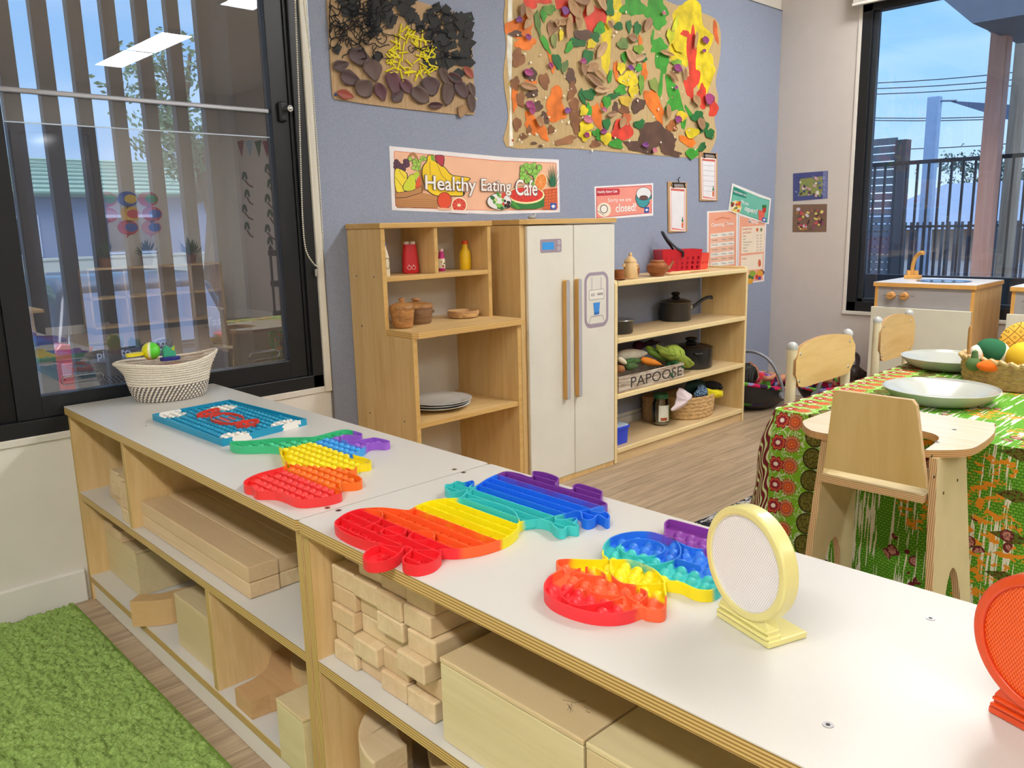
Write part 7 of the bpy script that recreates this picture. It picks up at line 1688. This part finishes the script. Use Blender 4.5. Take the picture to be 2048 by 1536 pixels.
for (a, b) in ((1500, 550), (1503, 680), (1550, 780), (1640, 700)):
    p = at(1400+a/3.16, 740+b/3.16, 'y', -1.945); screw((p.x, -1.925-(1.965-1.925)*(1-p.z/.533)-.0092, p.z), pr_, .004, (0, -1, 0), '#6a5a40')

# ================================================================ PLAY SINK AND STOVE (right wall)
def sinkunit(name, label, y0, y1, X=4.25, taps=True):
    t = thing(name, label, 'play kitchen unit', ((X+4.68)/2, (y0+y1)/2, 0)); m_s = wood('#e2bf88', '#d1a667', 'z', .42, .7); ed = flat('#dca75a', .5, var=.06)
    xb_ = 4.672
    for ya, yb in ((y0, y0-.016), (y1+.016, y1)): MB().box(X+.004, xb_, yb, ya, .0, .735, 0, 1, 'y').build('side_panel', [m_s, ed], t, bevel=.001)
    MB().box(X-.006, xb_, y1-.006, y0+.006, .735, .754, 1, 1).box(X-.005, xb_, y1-.005, y0+.005, .7535, .756, 0, 0).build('top_board', [laminate('#e3e4ea'), ed], t)
    cp_ = MB().box(X+.006, X+.016, y1+.016, y0-.016, .628, .735).build('control_panel', flat('#a6a4a8', .5, var=.03), t)
    MB().box(X-.014, X+.002, y1+.004, y0+.008, .03, .630).build('door', flat('#d9d7c8', .45, var=.02), t, bevel=.002)
    MB().box(xb_-.008, xb_, y1+.016, y0-.016, .03, .735).build('back_panel', m_backw, t)
    for k, dy in enumerate((.07, .135) if taps else (.07,)):
        yk = y0-.016-dy; kn = MB().cyl((X+.006, yk, .690), (X-.022, yk, .690), .020, .018, n=24).build('knob', wood('#dca768', '#c68f50', 'y', .5), cp_, bevel=.002); MB().box(X-.0235, X-.022, yk-.013, yk+.013, .6885, .6915).build('pointer_mark', flat('#7a5428', .6), kn)
        for dd in (-.034, .034): MB().box(X+.0052, X+.0062, yk+dd-.008, yk+dd+.008, .689, .691).build('dial_mark', flat('#4a4648', .6), cp_)
        MB().box(X+.0052, X+.0062, yk-.001, yk+.001, .716, .724).build('dial_mark', flat('#4a4648', .6), cp_)
    if taps:
        cx, cy = (X+xb_)/2-.02, (y0+y1)/2-.03
        bs = MB(); bs.open_lathe([(.125, .7562), (.128, .7585), (.112, .7585), (.104, .7562)], c=(cx, cy, 0), n=48, sx=.85).lathe([(.105, .7564), (.09, .7563), (0, .7563)], c=(cx, cy, 0), n=40, sx=.85); bs.build('sink_basin', flat('#b9bcc2', .12, 1, var=.04), t, smooth=True)
        wd = wood('#dba95f', '#c58f47', 'z', .45); fx, fy = at(1822, 557, 'z', .757).x, at(1822, 557, 'z', .757).y
        tb = MB().box(fx-.022, fx+.022, fy-.048, fy+.030, .7563, .776).build('tap_base', wd, t, bevel=.003)
        MB().cyl((fx, fy-.022, .774), (fx, fy-.022, .800), .014, .014, 16).cyl((fx, fy+.012, .774), (fx, fy+.012, .800), .014, .014, 16).build('tap_handle', wd, tb, bevel=.002)
        MB().tube(smooth_pts([(fx, fy-.004, .775), (fx, fy-.004, .82), (fx-.006, fy-.016, .865), (fx-.02, fy-.045, .893), (fx-.03, fy-.066, .893)], 5, False), .0105, 12).build('tap_spout', wd, tb, smooth=True)
    return t
sinkunit('play_sink', 'toy kitchen sink unit with a grey panel and two wooden knobs under the right window', -.830, -1.300)
yy = at(2024, 575, 'x', 4.25).y
sinkunit('play_stove', 'second toy kitchen unit beside the sink, cut off by the right edge', yy, yy-.47, taps=False)

# ================================================================ ZEBRA RUG, DOLLS
def zebra():
    t = NT('zebra_weave'); v = t.map((6, 26, 1), rot=(0, 0, .12)); w = t.noise(1.3, v, 2, .5, 2.2); fz = t.noise(300, detail=2)
    t.base(t.ramp(t.math('ADD', w, t.math('MULTIPLY', t.math('SUBTRACT', fz, .5), .25)), [(.50, '#26272b'), (.54, '#c9c9cc')])); t.bump(fz, .003, .8); return t.p(.95, 0, .1)
o = MB().prism(rrect(1.95, 4.1, -2.9, -.993, .01), .0008, .010, 'z').build('zebra_rug', zebra(), bevel=.003); tag(o, 'black and white zebra-striped rug under the low table', 'rug')
m_skin = flat('#c98d6c', .45, 0, .45, var=.05)
def patch():
    t = NT('patchwork_fabric'); v = t.n('TexVoronoi', {'Vector': t.co(), 'Scale': 28.0, 'Randomness': .7}); h = t.n('SeparateColor', {0: v.outputs['Color']}).outputs[0]
    t.base(t.ramp(h, [(.0, '#c8285a'), (.25, '#6f3f8f'), (.45, '#d8404a'), (.6, '#5faa3c'), (.75, '#8f8fc8'), (.88, '#3f2a4a')], 'CONSTANT')); return t.p(.9, 0, .15)
m_patch = patch()
def doll(lab, loc, rz, hair):
    """small doll lying back in the carrier: one body, hair and clothes as parts"""
    t = thing('baby_doll', lab, 'doll', loc, rz); s = MB()
    # body frame: head at -x end raised, feet at +x
    s.tube([(-.055, 0, .085), (-.03, 0, .070), (.02, 0, .045), (.09, 0, .030), (.13, 0, .028)], [.016, .040, .046, .044, .030], 14)
    for sg in (-1, 1):
        s.tube([(-.025, sg*.035, .070), (.02, sg*.062, .075), (.065, sg*.050, .085), (.078, sg*.040, .090)], [.017, .0145, .011, .010], 10)
        for f in range(5): s.tube([(.078, sg*(.034+.004*f), .088), (.092, sg*(.030+.005*f), .090+.002*(f % 2)), (.098, sg*(.030+.005*f), .086)], [.0035, .003, .002], 6)
        s.tube([(.11, sg*.022, .030), (.16, sg*.045, .060), (.21, sg*.050, .040), (.232, sg*.050, .055)], [.026, .021, .015, .011], 10)
    def hf(v): return 1-.10*max(0, -v.z)*(1 if v.x > -2 else 0)
    s.sph((-.105, 0, .112), (.058, .054, .058), 22, 16, fn=hf)
    s.sph((-.100, -.0, .170), (.010, .008, .008), 10, 6)      # nose
    for sg in (-1, 1): s.sph((-.105, sg*.054, .112), (.012, .006, .014), 10, 6)
    b = s.build('body', m_skin, t, w=False, smooth=True, ang=180)
    for sg in (-1, 1):
        MB().sph((-.118, sg*.021, .161), (.010, .008, .005), 12, 6).build('eye', flat('#efeae4', .2, var=0), t, w=False, smooth=True).location.z = 0
        MB().sph((-.118, sg*.021, .1645), (.005, .005, .003), 10, 6).build('iris', flat('#2a1c16', .1, var=0), t, w=False, smooth=True)
    MB().tube([(-.084, -.013, .163), (-.080, 0, .165), (-.084, .013, .163)], .0028, 6).build('lips', flat('#a84a48', .4), t, w=False, smooth=True)
    MB().sph((-.122, 0, .108), (.062, .062, .062), 24, 14, fn=lambda v: 1.0+.04*sin(14*atan2(v.y, v.x))).build('hair', flat(hair, .5, var=.2), t, w=False, smooth=True, ang=180)
    rr = random.Random(5); mb = MB()
    for k in range(26):
        a = rr.uniform(-2.6, 2.6); y = .058*sin(a); x = -.14-.03*cos(a); mb.tube([(x+.02, y*.8, .15), (x-.02, y*1.1, .12), (x-.03+rr.uniform(-.01, .01), y*1.3, .07)], [.006, .007, .002], 6)
    mb.build('hair_strands', flat(hair, .5, var=.2), t, w=False, smooth=True)
    MB().tube([(-.045, 0, .080), (-.02, 0, .068), (.02, 0, .046), (.09, 0, .030), (.125, 0, .028)], [.030, .045, .051, .050, .040], 16).build('outfit', m_patch, t, w=False, smooth=True)
    return t
def capsule(lab, loc, rz):
    t = thing('doll_carrier', lab, 'doll carrier', loc, rz); pr = []
    rx, ry, h = .235, .150, .13; vs = []; n = 40; nz = 12
    for j in range(nz+1):
        v = j/nz; q = sin(v*pi/2)**.7; 
        for k in range(n): a = 2*pi*k/n; vs.append((rx*(.45+.55*q)*cos(a), ry*(.5+.5*q)*sin(a), .010*(1-v)+h*v+(.05*(-cos(a))**1 if cos(a) < 0 else -.01*cos(a))*v**2))
    mb = MB(); mb.add(vs, [(j*n+k, j*n+(k+1) % n, (j+1)*n+(k+1) % n, (j+1)*n+k) for j in range(nz) for k in range(n)]+[tuple(range(n-1, -1, -1))])
    mb.build('shell', flat('#222326', .4, 0, .5), t, w=False, smooth=True, ang=180, mods=[('SOLIDIFY', {'thickness': .006})])
    rim = [Vector(vs[nz*n+k]) for k in range(n)]; MB().tube([r_+Vector((0, 0, .004)) for r_ in rim], .011, 8, closed=True).build('fabric_rim', m_patch, t, w=False, smooth=True)
    MB().lathe([(.9, .05), (1.0, .10)], n=n, sx=rx*.88, sy=ry*.86).build('padded_liner', m_patch, t, w=False, smooth=True, mods=[('SOLIDIFY', {'thickness': .01})])
    MB().lathe([(.92, .045), (.6, .040), (0, .038)], n=n, sx=rx*.88, sy=ry*.86).build('seat_pad', m_patch, t, w=False, smooth=True)
    MB().tube(smooth_pts([(0.02, -ry-.004, .10), (-.01, -ry-.008, .18), (-.05, -ry*.8, .29), (-.07, -ry*.3, .335), (-.07, ry*.3, .335), (-.05, ry*.8, .29), (-.01, ry+.008, .18), (.02, ry+.004, .10)], 5, False), .0135, 10, sq=.7).build('carry_handle', flat('#8d929c', .4, 0, .5), t, w=False, smooth=True)
    for sg in (-1, 1): MB().cyl((.02, sg*(ry-.006), .10), (.02, sg*(ry+.014), .10), .026, n=20).build('handle_hub', flat('#8d929c', .4), t, w=False, bevel=.003)
    return t
capsule('black doll carrier with a grey handle and patchwork rim, touching the open shelf', (4.235, -.200, .0), R_(-8))
doll('black-haired baby doll lying in the carrier nearest the open shelf', (4.255, -.200, .105), R_(-8), '#15120f')
capsule('second black doll carrier, further into the corner behind the first chair', (4.46, -.560, .0), R_(80))
doll('dark-haired baby doll in the carrier in the corner behind the first chair', (4.46, -.540, .105), R_(80), '#2a1a14')
# ================================================================ THE FAR SIDE OF THE ROOM (seen mirrored in the window glass)
def mir(px, py, ax, v):
    """real point whose mirror image in the window pane is seen at that pixel; ax/v describe the real surface"""
    p = at(px, py, ax, .07-v if ax == 'y' else v); return Vector((p.x, .07-p.y, p.z))
YW_ = YF+.002
# glazed sliding door: dark frame on the far wall
a, b = mir(160, 300, 'y', YW_), mir(195, 300, 'y', YW_); lo = .03; hi = 2.15
d = bpy.data.objects.new('door_1', None); COL.objects.link(d); d['kind'] = 'structure'
xa = mir(30, 300, 'y', YW_).x; xb_ = b.x
MB().box(xb_-.09, xb_, YW_, YW_+.05, 0, hi).box(xa-.8, xa-.7, YW_, YW_+.05, 0, hi).box(xa-.8, xb_, YW_, YW_+.05, hi, hi+.08).box((xa-.8+xb_)/2-.04, (xa-.8+xb_)/2+.04, YW_, YW_+.05, 0, hi).build('door_frame', m_alu, d)
MB().box(xa-.7, xb_-.09, YW_, YW_+.012, 0, hi).build('door_glass', flat('#3a4656', .08, 0, .8, var=.05), d)
# speech-bubble posters on the far wall
for i, (px, py, c1, c2) in enumerate(((212, 398, '#d8404a', '#3f9a50'), (255, 398, '#2f5fb8', '#e8c23a'), (296, 398, '#d8404a', '#3f9a50'), (214, 430, '#d8404a', '#e8a0a8'), (260, 428, '#e8b83a', '#d8404a'), (304, 428, '#d8404a', '#2f5fb8'), (256, 455, '#d8404a', '#2f5fb8'), (303, 455, '#e8a0a8', '#2f5fb8'))):
    p = mir(px, py, 'y', YW_); t = thing('speech_bubble_poster', 'coloured oval speech bubble poster mirrored in the window, on the far wall', 'poster', tuple(p), group='speech bubble posters on the far wall')
    w = .115; MB().prism([(p.x+u[0], p.z+u[1]) for u in ell(0, 0, w, .085, 20)], YW_, YW_+.004, 'y').prism([(p.x-.02, p.z-.07), (p.x+.03, p.z-.07), (p.x-.03, p.z-.12)], YW_, YW_+.004, 'y').build('bubble', flat(c1, .6), t)
    MB().prism([(p.x+u[0], p.z+u[1]) for u in ell(.035, .0, w*.62, .05, 16)], YW_+.004, YW_+.006, 'y').build('bubble_centre', flat(c2, .6), t)
# bunting and leaf branches on the right wall
XW = XR-.002
for i, (px, c) in enumerate(((482, '#7a2f38'), (499, '#8fb0c8'), (517, '#2f5a38'), (533, '#7a2f38'), (548, '#2f5a38'))):
    p = mir(px, 292, 'x', XW); o = MB().prism([(p.y-.09, p.z+.06), (p.y+.09, p.z+.06), (p.y, p.z-.13)], XW-.003, XW-.001, 'x').build('bunting_flag', flat(c, .8)); tag(o, 'triangular bunting flag mirrored in the right part of the window pane', 'flag', 'bunting flags on the wall')
for i, (x0_, ys_) in enumerate(((492, (360, 395, 425, 460)), (538, (345, 375, 405, 435, 465, 490)))):
    t = thing('paper_branch', ['paper leaf branch mirrored in the window, the shorter of the two', 'paper leaf branch mirrored in the window, the taller of the two'][i], 'wall decoration', tuple(mir(x0_, 420, 'x', XW)))
    for k, yy_ in enumerate(ys_):
        p = mir(x0_+(3 if k % 2 else -2), yy_, 'x', XW); q = mir(x0_+14, yy_+14, 'x', XW)
        MB().tube([(XW-.006, p.y, p.z), (XW-.006, (p.y+q.y)/2, (p.z+q.z)/2-.02), (XW-.006, q.y, q.z)], .010, 5).build('twig', flat('#6a4a34', .8), t)
        for sg in (-1, 1): MB().prism([(p.y+sg*.035+u[0], p.z+.05+u[1]) for u in ell(0, 0, .028, .055, 12, sg*.5)], XW-.004, XW-.002, 'x').build('paper_leaf', flat('#33503c', .8), t)
# black trolley
t = thing('black_trolley', 'black two-tier trolley by the right wall, mirrored in the window', 'trolley', (4.35, -5.05, 0)); mk = flat('#1b1c1f', .4)
for x in (4.12, 4.58):
    for y in (-4.75, -5.35): MB().cyl((x, y, .06), (x, y, .92), .014, n=10).build('leg', mk, t)
for z in (.18, .50, .82): MB().box(4.10, 4.60, -5.37, -4.73, z, z+.06).build('tray', mk, t, bevel=.008)
# cube shelf with plants, a small table
t = thing('cube_shelf', 'low maple cube shelf against the far wall, mirrored in the window', 'shelf', (4.0, -6.9, 0))
x0_, x1_, yb_ = 2.75, 4.25, YF+.03
for k in range(5): x = x0_+(x1_-x0_-.02)*k/4; MB().box(x, x+.02, yb_, yb_+.32, .06, .72).build('upright', m_mapz, t)
for z in (.06, .38, .70): MB().box(x0_, x1_, yb_, yb_+.32, z, z+.02).build('board', m_mapx, t)
MB().box(x0_+.02, x1_-.02, yb_+.02, yb_+.30, 0, .06).build('plinth', flat('#2b2c30', .6), t)
for k, x in enumerate((3.0, 3.45, 3.95)):
    t = thing('potted_plant', ['leafy pot plant on the left of the mirrored cube shelf', 'leafy pot plant in the middle of the mirrored cube shelf', 'leafy pot plant on the right of the mirrored cube shelf'][k], 'plant', (x, yb_+.16, .7205)); MB().lathe([(.05, 0), (.07, .10), (.065, .10), (0, .09)], n=20).build('pot', flat('#8a5a3a', .7), t, w=False, smooth=True)
    rr = random.Random(k); lf = MB()
    for _ in range(40):
        a = rr.uniform(0, 6.28); e = rr.uniform(.3, 1.4); L_ = rr.uniform(.12, .24); d_ = Vector((cos(a)*cos(e), sin(a)*cos(e), sin(e))); sd = Vector((-sin(a), cos(a), 0))*.018; b_ = Vector((0, 0, .09)); m_ = b_+d_*L_*.6; lf.add([b_, m_+sd, b_+d_*L_, m_-sd], [(0, 1, 2, 3)])
    lf.build('foliage', flat('#2f5a34', .6), t, w=False)
t = thing('classroom_table', 'maple activity table on the far side of the room, mirrored in the window', 'table', (1.2, -4.9, 0)); MB().box(.7, 1.7, -5.4, -4.4, .50, .525).build('tabletop', m_mapx, t, bevel=.004)
for x in (.78, 1.62):
    for y in (-5.32, -4.48): MB().cyl((x, y, 0), (x, y, .50), .022, n=12).build('leg', m_mapz, t)
